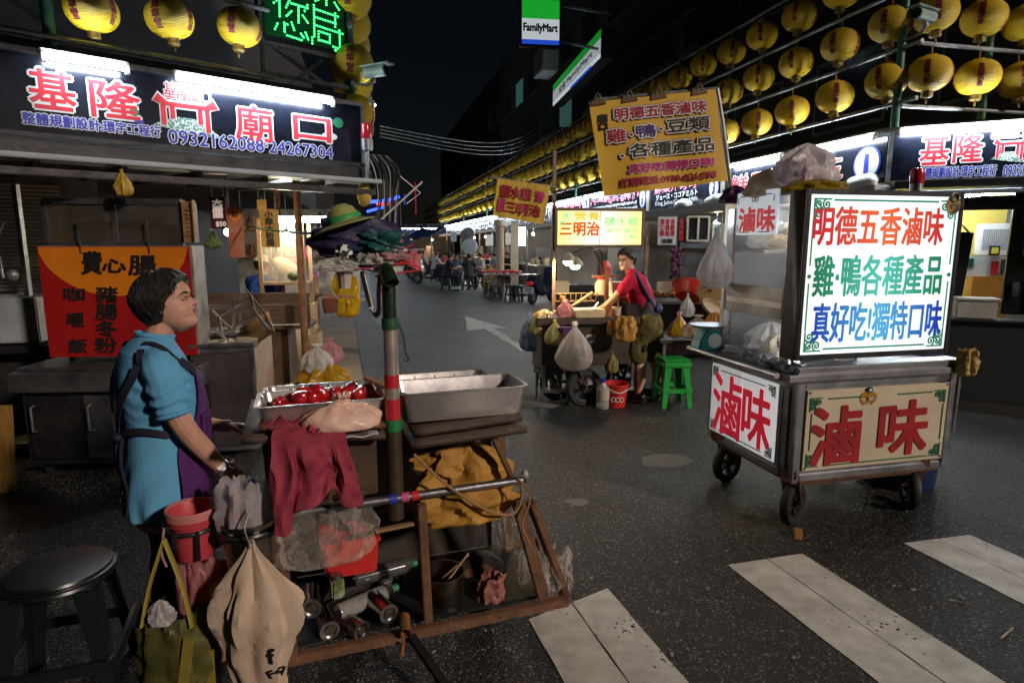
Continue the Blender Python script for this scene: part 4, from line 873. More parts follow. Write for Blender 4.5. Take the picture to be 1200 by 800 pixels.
def emblem(parent, cx, cz, s, y):
    gold = M('gold print', (.62, .34, .04), rough=.4, var=.3); b = MB()
    for sg in (-1, 1):
        for k in range(7):
            a = R(20 + 17 * k); L = s * (.62 - .03 * k); x0, z0 = cx + sg * s * .08, cz - s * .05
            tip = (x0 + sg * L * math.cos(a - .25), z0 + L * math.sin(a - .25) * .8); n_ = (-sg * math.sin(a) * .05 * s, math.cos(a) * .05 * s)
            b.plate([(x0, z0 - .05 * s), (tip[0] + n_[0], tip[1] + n_[1]), (tip[0] + sg * .02 * s, tip[1] + .03 * s), (tip[0] - n_[0], tip[1] - n_[1])][::1], y - .0004 * k, y + .002)
        pts = [(cx + sg * s * .62 * math.cos(R(-60 + 14 * k)), cz - s * .08 + s * .55 * math.sin(R(-60 + 14 * k))) for k in range(9)]
        for (px_, pz_) in pts[:6]: b.plate([(px_ + .07 * s * math.cos(t), pz_ + .045 * s * math.sin(t)) for t in [j * .785 for j in range(8)]], y - .003, y + .002)
    b.plate([(cx - .10 * s, cz - .1 * s), (cx, cz - .45 * s), (cx + .10 * s, cz - .1 * s), (cx + .08 * s, cz + .2 * s), (cx, cz + .3 * s), (cx - .08 * s, cz + .2 * s)], y - .004, y + .002)
    ribbon(b, [(cx + s * .5 * math.cos(R(210 + 12 * k)), cz + .02 * s + s * .5 * math.sin(R(210 + 12 * k))) for k in range(11)], .07 * s, y - .003)
    o = b.build('emblem', gold, parent, sm=False)
    b = MB(); b.plate([(cx + .22 * s * math.cos(t), cz + .48 * s + .22 * s * math.sin(t)) for t in [j * .3142 for j in range(20)]], y - .006, y - .001); b.build('disc', M('navy print', (.015, .02, .08)), o, sm=False)
    b = MB()
    b.plate([(cx + .075 * s * math.cos(t), cz + .48 * s + .075 * s * math.sin(t)) for t in [j * .524 for j in range(12)]], y - .0085, y - .005)
    for k in range(12): a = k * .5236; b.plate([(cx + .08 * s * math.cos(a - .2), cz + .48 * s + .08 * s * math.sin(a - .2)), (cx + .08 * s * math.cos(a + .2), cz + .48 * s + .08 * s * math.sin(a + .2)), (cx + .15 * s * math.cos(a), cz + .48 * s + .15 * s * math.sin(a))], y - .0082, y - .005)
    b.build('sun', vwhite, o, sm=False)

# ------------------------------------------------------------------ the braised-food cart
RC = Fr((1.62, 3.39, 0), 13.3); SC = Fr((1.62, 3.39, 0), -76.7)
rc = TF('food_cart', 'steel food cart with big glowing white character sign and black caster wheels', 'food cart', RC)
b = MB(); b.b2(.012, 1.088, .012, .90, .34, .90); b.build('cabinet', steel_old, rc, bevel=.004)
b = MB()
for a in (.0, 1.06): 
    for q in (.0, .86): b.b2(a, a + .05, q, q + .05, .31, .91)
for z in (.31, .865): b.b2(.051, 1.059, .002, .04, z, z + .04); b.b2(.051, 1.059, .87, .908, z, z + .04); b.b2(.002, .04, .051, .859, z, z + .04); b.b2(1.068, 1.108, .051, .859, z, z + .04)
b.build('frame', steel_old, rc, bevel=.004)
b = MB(); b.b2(-.10, 1.13, -.045, .96, .915, .955); b.b2(-.03, 1.12, -.03, .09, .955, .995); b.build('counter', steel_old, rc, bevel=.006)
b = MB(); b.tube([(-.16, -.02, .955), (-.17, .93, .955)], .017, 10); b.tube([(-.16, .05, .955), (-.08, .05, .93)], .012, 8); b.tube([(-.17, .85, .955), (-.08, .85, .93)], .012, 8); b.build('handrail', steel, rc)
# front lower panel
c = (.552, .61, 1.0, .51); b = MB(); b.b2(.06, 1.05, -.006, .010, .375, .852)
fp = b.build('front_panel', cream, rc, bevel=.002)
b = MB()
for sx, sz in ((1, 1), (-1, 1), (1, -1), (-1, -1)): scroll_corner(b, c[0] - sx * .475, .6135 + sz * .218 - (0.02 if sz > 0 else 0), sx, sz, .085, -.010)
for z in (.80, .40): 
    if z > .5: ribbon(b, [(.20, z), (.43, z)], .008, -.010); ribbon(b, [(.68, z), (.93, z)], .008, -.010)
    else: ribbon(b, [(.20, z), (.93, z)], .008, -.010)
for a in (.095, 1.018): ribbon(b, [(a, .50), (a, .72)], .006, -.010)
b.build('border_ornament', vgreen, fp, sm=False)
def rbx(F, x0, y0, x1, y1, b=0): return F.box(x0, y0, x1, y1, b)
b1 = RC.box(951, 477, 1007, 543, -.01); b2_ = RC.box(1031, 470, 1086, 531, -.01)
letters(fp, '滷', b1, [(.0105, M('raised red letter', (.36, .012, .02), rough=.35))], y=-.012); letters(fp, '味', b2_, [(.0105, MATS['raised red letter'])], y=-.012)
emblem(fp, RC.box(1002, 450, 1034, 478, -.01)[0], .80, .082, -.012)
b = MB()
for a, z in ((.075, .84), (1.035, .84), (.075, .39), (1.035, .39), (.45, .838)): b.ell((a, -.008, z), (.007, .004, .007), 8, 5)
b.build('screw_head', dark_steel, fp)
# side lower panel, its brightness set as a glow in sheet and letters
l, r_ = SC.at(834, 470).x, SC.at(911, 490).x
lp = TF0 = bpy.data.objects.new('side_panel', None)
b = MB(); b.m = Matrix.Rotation(R(-90), 4, 'Z')
def side(m): m.m = Matrix.Rotation(R(-90), 4, 'Z'); return m
bpy.data.objects.remove(TF0)
b = side(MB()); b.b2(l, (l + r_) / 2 - .002, -.008, .010, .375, .852); b.b2((l + r_) / 2 + .002, r_, -.008, .010, .375, .852)
sdp = b.build('side_panel', backlit('glowing side sheet', (.80, .79, .80), .50, edge=.6, half=.9, axis=1), rc, bevel=.002)
class SB:
    """letters and ornaments that sit on the cart's left side"""
def on_side(o): o.rotation_euler = (0, 0, R(-90)); return o
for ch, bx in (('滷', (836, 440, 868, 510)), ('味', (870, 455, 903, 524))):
    on_side(letters(sdp, ch, SC.box(*bx, b=-.01), [(.009, glow('glowing red letter', (.62, .015, .04), .35))], y=-.012))
b = MB()
for sx, sz in ((1, 1), (-1, 1), (1, -1), (-1, -1)): scroll_corner(b, (l + r_) / 2 - sx * (r_ - l) * .475, .6135 + sz * .225, sx, sz, .075, -.011)
for z in (.82, .40): ribbon(b, [(l + .12, z), (r_ - .12, z)], .007, -.011)
on_side(b.build('border_ornament', vgreen, sdp, sm=False))
b = side(MB()); b.b2(r_ + .01, -.055, -.012, .0, .36, .86); b.b2(r_ + .05, r_ + .056, -.016, -.010, .38, .84); b.build('side_post', steel_old, rc, bevel=.003)
# casters and wedge
for a, q, yaw in ((.10, .10, 30), (.98, .12, 60), (.10, .80, 20), (.98, .80, 15)): caster(rc, (a, q, .135), .135, yaw, .055, .2)
b = MB(); b.b2(.02, 1.08, .03, .88, .285, .31); b.b2(.05, 1.05, .08, .16, .25, .285); b.b2(.05, 1.05, .76, .84, .25, .285); b.build('underframe', rust, rc)
wp = pz(935, 624, .02); o = T('wood_wedge', 'small orange wood wedge under the front wheel of the food cart', 'wedge', (wp.x, wp.y, 0), 70); b = MB(); b.box((0, 0, .02), (.10, .045, .04), taper=(.6, 1)); b.build('block', M('orange wood block', (.45, .20, .06), var=.3), o, bevel=.004)
# upper case
b = MB()
for a, q in ((-.02, .10), (-.02, .76), (1.0, .76)): b.b2(a, a + .045, q, q + .045, .956, 1.93)
b.b2(-.02, 1.05, .10, .81, 1.90, 1.95); b.b2(-.019, .05, .17, .74, .956, 1.0); b.b2(-.019, .02, .17, .74, 1.30, 1.34); b.b2(-.015, .015, .15, .17, .956, 1.9); b.build('case_frame', steel, rc, bevel=.004)
b = MB(); b.b2(-.012, -.006, .165, .74, 1.0, 1.9); b.build('side_glass', M('hazy glass', (.85, .88, .9), rough=.12, alpha=.10, var=.1, spec=.8), rc)
b = MB(); b.b2(.04, .5, .45, .75, 1.32, 1.335); b.b2(.04, .5, .45, .75, 1.62, 1.635); b.b2(.04, 1.02, .755, .775, .96, 1.9); b.b2(.5, .515, .15, .75, .96, 1.9); b.build('shelf', M('pale case sheet', (.60, .60, .60), rough=.35, metal=.25, c2=(.38, .37, .35), scale=4, sharp=.3), rc)
b = MB(); b.b2(-.018, -.002, .17, .74, 1.24, 1.42); b.build('steel_band', steel_old, rc)
b = MB(); b.tube([(.10, .135, 1.02), (.10, .135, 1.84)], .010, 8); b.build('hidden_case_tube', glow('added case tube', (.95, .95, 1), 34), rc)  # upright tube hidden behind the frame, added to brighten the lower case
tl = b = MB(); b.tube([(.1, .3, 1.86), (.9, .3, 1.86)], .012, 8); b.build('hidden_case_tube', glow('case lamp', (.9, .95, 1), 60), rc)
for k, (a, q, z, s_) in enumerate(((.16, .5, .96, .30), (.15, .35, .96, .24), (.16, .55, 1.64, .26), (.15, .33, 1.64, .24))):
    o = bag('food_bag', 'clear bag of pale food stored inside the glass case of the steel cart', 'bag', RC.w(a, q, z), s_, s_ * .75, s_, [filmw, M('noodle cream', (.5, .43, .3), bump=.8, bscale=40)][k % 2], 'heap', k, .3, group='bags inside the glass case')
# the glowing sign
lc = (.442, 1.502); LF = Fr(RC.w(lc[0], -.045, lc[1]), 13.3)
lb = T0('light_box', rc, (lc[0], -.045, lc[1])); lw, lh = .515, .462
b = MB(); b.b2(-lw, lw, .012, .135, -lh, lh); b.b2(-lw, -lw + .026, -.008, .012, -lh, lh); b.b2(lw - .026, lw, -.008, .012, -lh, lh); b.b2(-lw + .0262, lw - .0262, -.008, .012, lh - .026, lh); b.b2(-lw + .0262, lw - .0262, -.008, .012, -lh, -lh + .03); b.build('box_frame', dark_steel, lb, bevel=.003)
b = MB(); b.b2(-lw + .027, lw - .027, .0, .011, -lh + .031, lh - .027); b.build('lit_face', backlit('lit white face', (.86, .96, .97), .98, edge=.80, half=.56), lb)
for s_, bx, c_, cm in (('明德五香滷味', (953, 243, 1105, 287), (.55, .01, .03), (.95, .24, .05)), ('雞·鴨各種產品', (953, 299, 1103, 346), (.0, .20, .09), (.16, .80, .70)), ('真好吃!獨特口味', (952, 354, 1102, 398), (.0, .04, .46), (.16, .70, .90))):
    letters(lb, s_, LF.box(*bx), [(.0046, backlit('lit ink ' + s_, c_, .62, edge=.75, half=.5, c_mid=cm))], y=-.003)
orn = backlit('lit green ink', (.01, .22, .13), .55, half=.6); b = MB()
for sx, sz in ((1, 1), (-1, 1), (1, -1), (-1, -1)): scroll_corner(b, -sx * (lw - .045), sz * (lh - .045), sx, sz, .115, -.003)
for z in (lh - .055, -lh + .06): ribbon(b, [(-.34, z), (.34, z)], .010, -.003)
for a in (-lw + .05, lw - .05): ribbon(b, [(a, .06), (a, .30)], .008, -.003); ribbon(b, [(a, -.04), (a, -.30)], .008, -.003); b.plate([(a + .012 * math.cos(t), .012 * math.sin(t)) for t in [j * .6283 for j in range(10)]], -.004, -.001)
b.build('ornament', orn, lb, sm=False)
b = MB(); b.plate([(lw - .075 + .048 * math.cos(t), lh - .07 + .055 * math.sin(t)) for t in [j * .4 for j in range(16)]], -.008, -.004); o = b.build('gold_badge', M('gold badge', (.45, .30, .05), c2=(.04, .03, .02), scale=24, sharp=.05), lb, sm=False)
b = MB(); b.lathe([(.022, -.004), (.03, 0), (.022, .004), (.022, -.004)], 14, c=(0, 0, 0)); o = b.build('ring', galv, lb); o.rotation_euler = (R(90), 0, 0); o.location = (lw - .075, -.012, lh - .03)
# small side sign; board and letters glow in place of light falling on them
q0, q1 = SC.at(863, 250, -.05), SC.at(910, 248, -.05); sw_, sz_ = (q1.x - q0.x), SC.box(863, 224, 909, 275, -.05)
ss = T0('side_sign', rc, (0, 0, 0), -90)
b = MB(); b.b2(q0.x, q1.x, -.05, -.03, sz_[1] - sz_[3] / 2, sz_[1] + sz_[3] / 2); b.build('board', M('glowing small board', (.66, .72, .76), rough=.4, emit=.42, ecol=(.75, .85, .95)), ss, bevel=.004)
letters(ss, '滷味', SC.box(866, 243, 908, 271, -.055), [(.0065, glow('glowing red letter', (.62, .015, .04), .35))], y=-.055); emblem(ss, sz_[0], sz_[1] + sz_[3] * .36, .05, -.054)
b = MB()
for z in (-.44, .40): ribbon(b, [(sz_[0] - sw_ * .38, sz_[1] + z * sz_[3]), (sz_[0] - sw_ * .12, sz_[1] + z * sz_[3])], .006, -.053); ribbon(b, [(sz_[0] + sw_ * .12, sz_[1] + z * sz_[3]), (sz_[0] + sw_ * .38, sz_[1] + z * sz_[3])], .006, -.053)
for z in (-.44, .40):
    for s_ in (-1, 1): ribbon(b, [(sz_[0] + s_ * sw_ * .44, sz_[1] + z * sz_[3] * .6), (sz_[0] + s_ * sw_ * .44, sz_[1] + z * sz_[3] * .95)], .006, -.053)
b.build('border_ornament', vgreen, ss, sm=False)
# things on and at the cart
sr = T('siren_light', 'red beacon light standing on top of the glowing white cart sign', 'beacon', RC.w(.70, .03, 1.962)); b = MB(); b.lathe([(.035, .05), (.038, .06), (.038, .11), (.03, .135), (0, .14)], 16); b.build('lens', MATS['red lens'], sr); b = MB(); b.lathe([(.05, 0), (.05, .012), (.034, .014), (.034, .05), (0, .05)], 16); b.build('base', steel, sr)
bag('plastic_bag', 'white and purple striped plastic bag knotted on top of the steel cart', 'bag', RC.w(.12, .22, 2.0), .27, .24, .17, M('purple striped film', (.84, .80, .83), rough=.3, c2=(.42, .09, .30), scale=9, amt=.72, sharp=.05, stretch=(2.2, .5, .35), bump=.6, bscale=16), 'heap', 3, .55)
bag('plastic_bag', 'cream spotted plastic bag lying on top of the steel cart', 'bag', RC.w(.02, .42, 1.95), .24, .17, .2, M('cream spotted film', (.68, .58, .42), c2=(.55, .20, .12), scale=22, amt=.85, bump=.6, bscale=16, rough=.35), 'heap', 5, .3)
bag('plastic_bag', 'yellow plastic bag folded on top of the steel cart beneath the striped bag', 'bag', RC.w(.12, .14, 1.95), .34, .09, .2, M('mustard film', (.50, .36, .02), bump=.7, bscale=14, rough=.35), 'heap', 8, .25)
bag('plastic_bag', 'small purple plastic bag on the far corner of the steel cart roof', 'bag', RC.w(-.02, .70, 1.93), .16, .12, .14, M('purple film', (.16, .06, .20), bump=.7, bscale=20, rough=.3), 'heap', 6, .3)
bag('plastic_bag', 'white plastic bag with pink and green goods hanging at the cart corner', 'bag', RC.w(-.12, .72, 1.38), .20, .40, .14, M('printed milky film', (.88, .88, .88), c2=(.62, .36, .36), scale=12, amt=.78, sharp=.2, bump=.7, bscale=18, rough=.3), 'hang', 11, .22)
bag('rag', 'crumpled yellow cloth tied to the end of the steel counter', 'cloth', RC.w(1.09, -.07, .90), .10, .16, .08, M('yellow rag', (.50, .36, .10), bump=.9, bscale=30), 'sack', 4, .4)
for k, (a, q, s_) in enumerate(((-.02, .30, .17), (-.03, .55, .15), (.01, .12, .14))):
    bag('foil_bag', 'shiny clear packet of food lying on the steel cart counter', 'packet', RC.w(a, q, .957), s_, .07, .24, M('shiny film', (.62, .64, .66), rough=.18, metal=.5, bump=1, bscale=26), 'heap', 20 + k, .35, group='shiny packets on the cart counter')
o = T('kitchen_scale', 'teal kitchen scale standing on the far end of the steel cart counter', 'scale', RC.w(-.08, .83, .957), 13)
b = MB(); b.plate([(-.10, 0), (.11, 0), (.09, .10), (.04, .145), (-.03, .15), (-.09, .08)], -.06, .07); b.build('body', M('teal paint', (.02, .32, .28), rough=.35), o, bevel=.012)
b = MB(); b.tube([(.01, -.062, .07), (.01, -.068, .07)], .05, 20); b.build('dial', white, o); b = MB(); b.lathe([(0, .155), (.10, .155), (.13, .175), (.125, .175), (0, .165)], 20); b.build('pan', steel, o)
dr = T('plastic_drum', 'dark blue plastic drum standing behind the cart by the counter wall', 'drum', RC.w(1.28, .52, 0)); b = MB(); b.lathe([(.0, 0), (.22, 0), (.235, .04), (.25, .4), (.25, .75), (.22, .92), (.12, 1.02), (0, 1.04)], 26); b.build('body', M('dark blue plastic', (.01, .025, .10), rough=.35), dr)
b = MB(); b.lathe([(.252, .28), (.262, .30), (.262, .34), (.252, .36)], 26); b.build('hoop', M('dark blue plastic', (.01, .025, .10)), dr)
ch = T('chain', 'thin steel chain hanging at the front corner post of the steel cart', 'chain', RC.w(-.012, -.012, .9)); b = MB()
for k in range(22): b.tube([(.006 * math.cos(t) * (k % 2) , .006 * math.cos(t) * (1 - k % 2), -.016 * k + .010 * math.sin(t)) for t in [j * .785 for j in range(9)]], .0022, 5)
b.build('chain_mesh', steel, ch)
ch = dup(ch, RC.w(1.12, -.012, .88), 13.3, 'thin steel chain hanging from the counter end beside the yellow rag')
# banner on a pole at the far corner
BN = Fr(RC.w(-.10, .84, 0), 2, roll=5.5); BF = Fr((BN.o.x, BN.o.y, 2.36), 2, roll=5.5)
cs = [BF.at(*q) for q in ((690, 120), (838, 105), (852, 212), (708, 230))]
pl = T('banner_pole', 'thin grey pole with a bent top rising from the far cart corner', 'pole', RC.w(-.10, .86, 0))
p_ = [V(*(px(x, y, BN.o.y + .03) - pl.location)) for x, y in ((862, 330), (858, 235), (846, 140), (840, 104))]
b = MB(); b.tube([V(p_[0].x, 0, .95)] + p_, .016, 8); b.tube([p_[-1], px(700, 117, BN.o.y + .03) - pl.location], .012, 8); b.build('shaft', galv, pl)
bnr = TF('banner', 'large yellow cloth banner with red and black character lines clipped to a pole', 'banner', BF)
ybn = M('yellow banner cloth', (.78, .50, .05), rough=.6, c2=(.60, .36, .03), scale=3, sharp=.3, bump=.25, bscale=8)
def bpos(u, v):
    t = cs[0].lerp(cs[1], u); d_ = cs[3].lerp(cs[2], u); p = t.lerp(d_, v); return V(p.x, .012 * math.sin(u * 11 + 1) * v + .008 * math.sin(v * 7 + 4 * u), p.z)
b = MB(); b.sheet(bpos, 24, 18); b.build('cloth', ybn, bnr, solid=.003)
def bwrap(X, y, Z):
    u = (X - cs[0].x) / (cs[1].x - cs[0].x); v = (cs[0].z - Z) / (cs[0].z - cs[3].z); return (X, y + bpos(u, v).y - .006, Z)
O3 = lambda c_: [(.0142, vblack), (.0112, M('sign pinkish white', (.85, .78, .76))), (.0028, c_)]
dred = M('dark red ink', (.34, .012, .03)); dblu = M('indigo ink', (.035, .02, .16)); dgrn = M('black green ink', (.012, .03, .012)); mag = M('magenta ink', (.50, .02, .16))
def bl_(s_, x0, y0, x1, y1, lay, yo=0):
    l_, r2 = BF.at(x0, (y0 + y1) / 2), BF.at(x1, (y0 + y1) / 2)
    cx, cz = (l_.x + r2.x) / 2, (l_.z + r2.z) / 2
    return cx, cz, abs(r2.x - l_.x), yo
rowsB = (('明德五香滷味', .545, .84, .72, .118, O3(dred)), ('雞', .17, .62, .15, .135, O3(dred)), ('·', .285, .615, .022, .022, O3(dred)), ('鴨', .405, .635, .155, .13, O3(dblu)), ('·', .525, .64, .022, .022, O3(dblu)), ('豆類', .745, .655, .34, .135, O3(dgrn)),
         ('·', .19, .40, .02, .02, O3(dgrn)), ('各種產品', .59, .435, .68, .14, O3(dgrn)), ('真好吃!獨特口味!', .57, .245, .68, .085, [(.009, M('pale pink ink', (.75, .5, .5))), (.004, mag)]), ('訂購電話:0939-626-598', .53, .105, .76, .085, [(.0035, dred)]))
bw, bh = (cs[1] - cs[0]).length, (cs[0] - cs[3]).length
for s_, u, v, w_, h_, lay in rowsB:
    p = bpos(u, 1 - v); letters(bnr, s_, (p.x, p.z, w_ * bw, h_ * bh), lay, y=-.004, rot=0, wrap=bwrap)
p = bpos(.085, .22); letters(bnr, '廟口', (p.x, p.z, .075 * bw, .16 * bh), [(.004, vblack)], y=-.004, vertical=True, wrap=bwrap)
for u in (.07, .32, .55, .87):
    p = bpos(u, 0); c_ = T('binder_clip', 'brown metal binder clip holding the top edge of the yellow banner', 'clip', BF.w(p.x, p.y, p.z), e=BF.e, group='clips on the large yellow banner')
    b = MB(); b.plate([(-.055, -.028), (.055, -.020), (.045, .010), (-.045, .008)], -.012, .012); b.build('jaw', M('brown clip', (.14, .09, .05), metal=.5), c_, bevel=.003)
    b = MB(); b.tube([(-.018, -.008, .005), (-.012, -.008, .035), (0, -.008, .048), (.014, -.008, .035), (.018, -.008, .005)], .007, 6); b.build('handle', M('brown clip', (.14, .09, .05)), c_)

# ------------------------------------------------------------------ the sandwich cart in the middle
MC = Fr(px(690, 378, 6.25).xy.to_3d(), 8)
mc = TF('food_cart', 'small dark food cart with lamps, crowded top and lit yellow sign', 'food cart', MC)
x0, x1 = MC.at(630, 378).x, MC.at(748, 378).x
b = MB(); b.b2(x0 + .06, x1, .06, .55, .42, .88); b.build('cabinet', M('black sheet', (.02, .02, .022), rough=.4, c2=(.06, .05, .04), scale=7, amt=.25), mc, bevel=.01)
b = MB(); b.b2(x0, x1 + .02, 0, .62, .885, .925); b.b2(x0, x1 + .02, -.004, .0, .86, .93); b.build('top', wood_dark, mc, bevel=.004)
b = MB(); b.b2(x0 + .1, x1, .05, .5, .14, .17)
for a in (x0 + .08, x1 - .02): b.b2(a - .015, a + .015, .06, .09, .14, .43)
b.build('lower_shelf', steel, mc)
for (a, q) in ((MC.at(684, 450).x, .0), (MC.at(660, 445).x, .28), (x1 - .05, .3)): caster(mc, (a, q, .20), .20, 12, .08, .1)
c = MC.box(688, 393, 699, 402); b = MB(); b.b2(c[0] - c[2] / 2, c[0] + c[2] / 2, .05, .062, c[1] - c[3] / 2, c[1] + c[3] / 2); o = b.build('switch_plate', M('ivory plate', (.6, .58, .5)), mc, bevel=.002)
b = MB(); b.tube([(c[0], .045, c[1]), (c[0], .03, c[1])], .026, 14); b.build('knob', blackp, o)
pst = MC.at(649, 300, .35); b = MB(); b.b2(pst.x - .016, pst.x + .016, .34, .37, .05, 2.62); b.build('sign_post', M('weathered post', (.30, .22, .15), metal=.3, c2=(.12, .08, .05), scale=8, sharp=.2), mc)
p2_ = MC.at(757, 300, .35); b = MB(); b.b2(p2_.x - .016, p2_.x + .016, .34, .37, .9, 1.75); b.build('sign_post', MATS['weathered post'], mc)
cb_ = MC.box(650, 244, 755, 290, .30); sb = T0('light_box', mc, (cb_[0], .30, cb_[1])); SBF = Fr(MC.w(cb_[0], .30, cb_[1]), 8); hw, hh = cb_[2] / 2, .205
b = MB(); b.b2(-hw, hw, .01, .16, -hh, hh); b.b2(-hw, -hw + .03, -.012, .01, -hh, hh); b.b2(hw - .03, hw, -.012, .01, -hh, hh); b.b2(-hw + .0305, hw - .0305, -.012, .01, hh - .03, hh); b.b2(-hw + .0305, hw - .0305, -.012, .01, -hh, -hh + .03); b.build('box_frame', M('brown sign frame', (.22, .15, .10), rough=.5, var=.4), sb, bevel=.004)
b = MB(); b.b2(-hw + .031, hw - .031, 0, .009, -hh + .031, hh - .031); b.build('lit_face', backlit('lit cream face', (1.0, .86, .28), 1.25, edge=.85, half=hw, c_mid=(1.0, .97, .86)), sb)
og = glow('lit orange ink', (.80, .12, .01), .55); gn = glow('lit green ink small', (.25, .70, .32), .8); ylk = glow('lit yellow ink', (.85, .42, .02), .9)
letters(sb, '三明治', SBF.box(656, 260, 702, 276), [(.006, og)], y=-.003); letters(sb, '營養', SBF.box(673, 248, 703, 258), [(.002, ylk)], y=-.003)
letters(sb, '鹽水雞', SBF.box(708, 254, 748, 265), [(.002, gn)], y=-.003); letters(sb, '雞肉 雞腿', SBF.box(711, 267, 748, 273), [(.001, gn)], y=-.003); letters(sb, '雞翅', SBF.box(738, 275, 748, 280), [(.001, gn)], y=-.003)
b = MB(); b.b2(-.004, .004, -.004, -.001, -hh + .032, hh - .032); b.build('face_joint', M('joint grey', (.4, .38, .3)), sb)
b = MB()
for k in range(16): b.box((-hw + .05 + rnd.uniform(0, .10) , -.002, hh - .06 - rnd.uniform(0, .10)), (.05, .003, .012), ry=rnd.uniform(0, 3))
b.build('leaf_print', gn, sb, sm=False)
# banner on its post
B2 = Fr((MC.w(pst.x, .28, 0).x, MC.w(pst.x, .28, 0).y, 2.3), 6)
ct = [B2.at(*q) for q in ((583, 209), (645, 218), (637, 263), (578, 253))]
def b2pos(u, v):
    p = ct[0].lerp(ct[1], u).lerp(ct[3].lerp(ct[2], u), v); return V(p.x, .011 * math.sin(13 * u + v) * (.3 + v), p.z)
bn2 = TF('banner', 'faded yellow cloth banner with red characters flying from the sandwich cart post', 'banner', B2)
b = MB(); b.sheet(b2pos, 24, 12); b.build('cloth', M('faded yellow cloth', (.62, .46, .05), rough=.65, c2=(.50, .30, .03), scale=5, stretch=(3, 1, .4), bump=.3, bscale=10), bn2, solid=.004)
b = MB(); b.tube([B2.at(572, 209) + V(0, .01, 0), B2.at(585, 209) + V(0, .01, 0), B2.at(648, 219) + V(0, .01, 0), B2.at(663, 223) + V(0, .01, 0)], .012, 6); b.build('rod', galv, bn2)
def b2w(X, y, Z): u = (X - ct[0].x) / (ct[1].x - ct[0].x); v = (lerp(ct[0].z, ct[1].z, u) - Z) / .42; return (X, y + b2pos(min(1, max(0, u)), min(1, max(0, v))).y, Z)
for s_, (u, v), w_, h_, m_ in (('鹽水雞', (.38, .30), .58, .27, dred), ('滑', (.83, .32), .17, .25, mag), ('三明治', (.55, .70), .66, .28, dred), ('嫩嫩', (.13, .67), .12, .30, mag)):
    p = b2pos(u, v); letters(bn2, s_, (p.x, p.z, w_ * (ct[1] - ct[0]).length, h_ * .42), [(.005, m_)], y=-.02, rot=-8, wrap=b2w, vertical=s_ == '嫩嫩')
# lamps on a brown stand
ls = TF('lamp_stand', 'brown stand with two lit goose-neck lamps over the sandwich cart', 'lamp', Fr(MC.w(0, .3, .92), 8))
lx = MC.at(711, 330, .3).x; b = MB(); b.b2(lx - .018, lx + .018, -.018, .018, 0, .52); b.b2(lx - .16, lx + .16, -.012, .012, .40, .425); b.build('stand', M('brown stand', (.16, .07, .03), rough=.5), ls)
for x, y, ax, ay in ((666, 304, 690, 296), (674, 309, 700, 299)):
    q = MC.at(x, y, .22); q.z -= .92; q.y = -.08; m_ = MC.at(ax, ay, .26); m_.z -= .92; m_.y = -.04
    b = MB(); b.tube(spline([(lx, 0, .41), (lx - .04, 0, .50), tuple(m_ + V(.02, 0, .06)), tuple(q + V(.05, 0, .07))], 14), .009, 6); b.build('gooseneck', blackp, ls)
    b = MB(); b.lathe([(.085, -.02), (.075, .015), (.04, .05), (.018, .07), (0, .07)], 16, c=tuple(q)); b.build('lamp_shade', M('lamp shade grey', (.4, .38, .33), rough=.4, metal=.5), ls)
    b = MB(); b.ell(tuple(q + V(0, 0, -.015)), (.055, .055, .045), 12, 8); b.build('bulb', warm_glow, ls)
# goods on the cart
def onm(x, y, b_): return MC.w(*[MC.at(x, y, b_).x, b_, MC.at(x, y, b_).z])
o = T('food_tub', 'large cream plastic tub on the sandwich cart top', 'tub', onm(688, 377, .12), 8); w_ = .30
b = MB(); b.box((0, 0, .07), (.30, .22, .14), taper=(1.12, 1.12)); b.build('tub', M('cream plastic', (.72, .62, .40), rough=.4), o, bevel=.012); b = MB(); b.bar((.02, -.05, .10), (.12, .02, .20), .02, .008); b.build('tongs', steel, o)
for x, y, r_2, h_, m_, lb in ((712, 372, .06, .08, M('terracotta', (.42, .16, .08)), 'small reddish bowl beside the cream tub'), (722, 374, .055, .09, cream, 'small cream cup beside the reddish bowl'), (732, 356, .09, .17, M('clay pot', (.40, .18, .07), rough=.5), 'brown clay pot beneath the white container')):
    o = T('bowl', lb + ' on the sandwich cart', 'bowl', onm(x, y, .2 if h_ < .1 else .42) if h_ < .1 else MC.w(MC.at(x, y, .42).x, .42, .925)); b = MB(); b.lathe([(0, 0), (r_2 * .8, 0), (r_2, h_), (r_2 * .9, h_), (r_2 * .7, .01), (0, .01)], 18); b.build('body', m_, o)
    if h_ < .1: o.location.z = .926
o = T('white_container', 'white plastic container held up beside the woman in the red shirt', 'container', MC.w(MC.at(728, 335, .42).x, .42, 1.10), 8); b = MB(); b.box((0, 0, .08), (.24, .2, .17), taper=(1.08, 1.08)); b.build('body', white, o, bevel=.01)
o = T('wooden_stick', 'long pale wooden rolling stick lying across the sandwich cart', 'stick', onm(672, 362, .3), 8); b = MB(); b.tube([(-.03, 0, .02), (.22, .05, .17)], .017, 8); b.build('shaft', wood, o)
o = T('sausage', 'orange roasted sausage standing on the sandwich cart edge', 'food', onm(662, 362, .25)); b = MB(); b.tube(spline([(-.03, 0, .14), (-.03, 0, .08), (.01, 0, .03), (.04, 0, 0)], 8), [.022, .032, .03, .02, .03, .032, .03, .018], 8); b.build('link_shape', M('roast orange', (.55, .18, .03), var=.3, rough=.35), o)
o = T('wire_basket', 'shallow wire basket standing behind the wooden stick on the cart', 'basket', onm(672, 352, .55), 8); b = MB()
for k in range(9): b.bar((-.22 + .055 * k, -.1, .0), (-.22 + .055 * k, .1, 0), .006); b.bar((-.22 + .055 * k, -.1, 0), (-.24 + .06 * k, -.12, .09), .006)
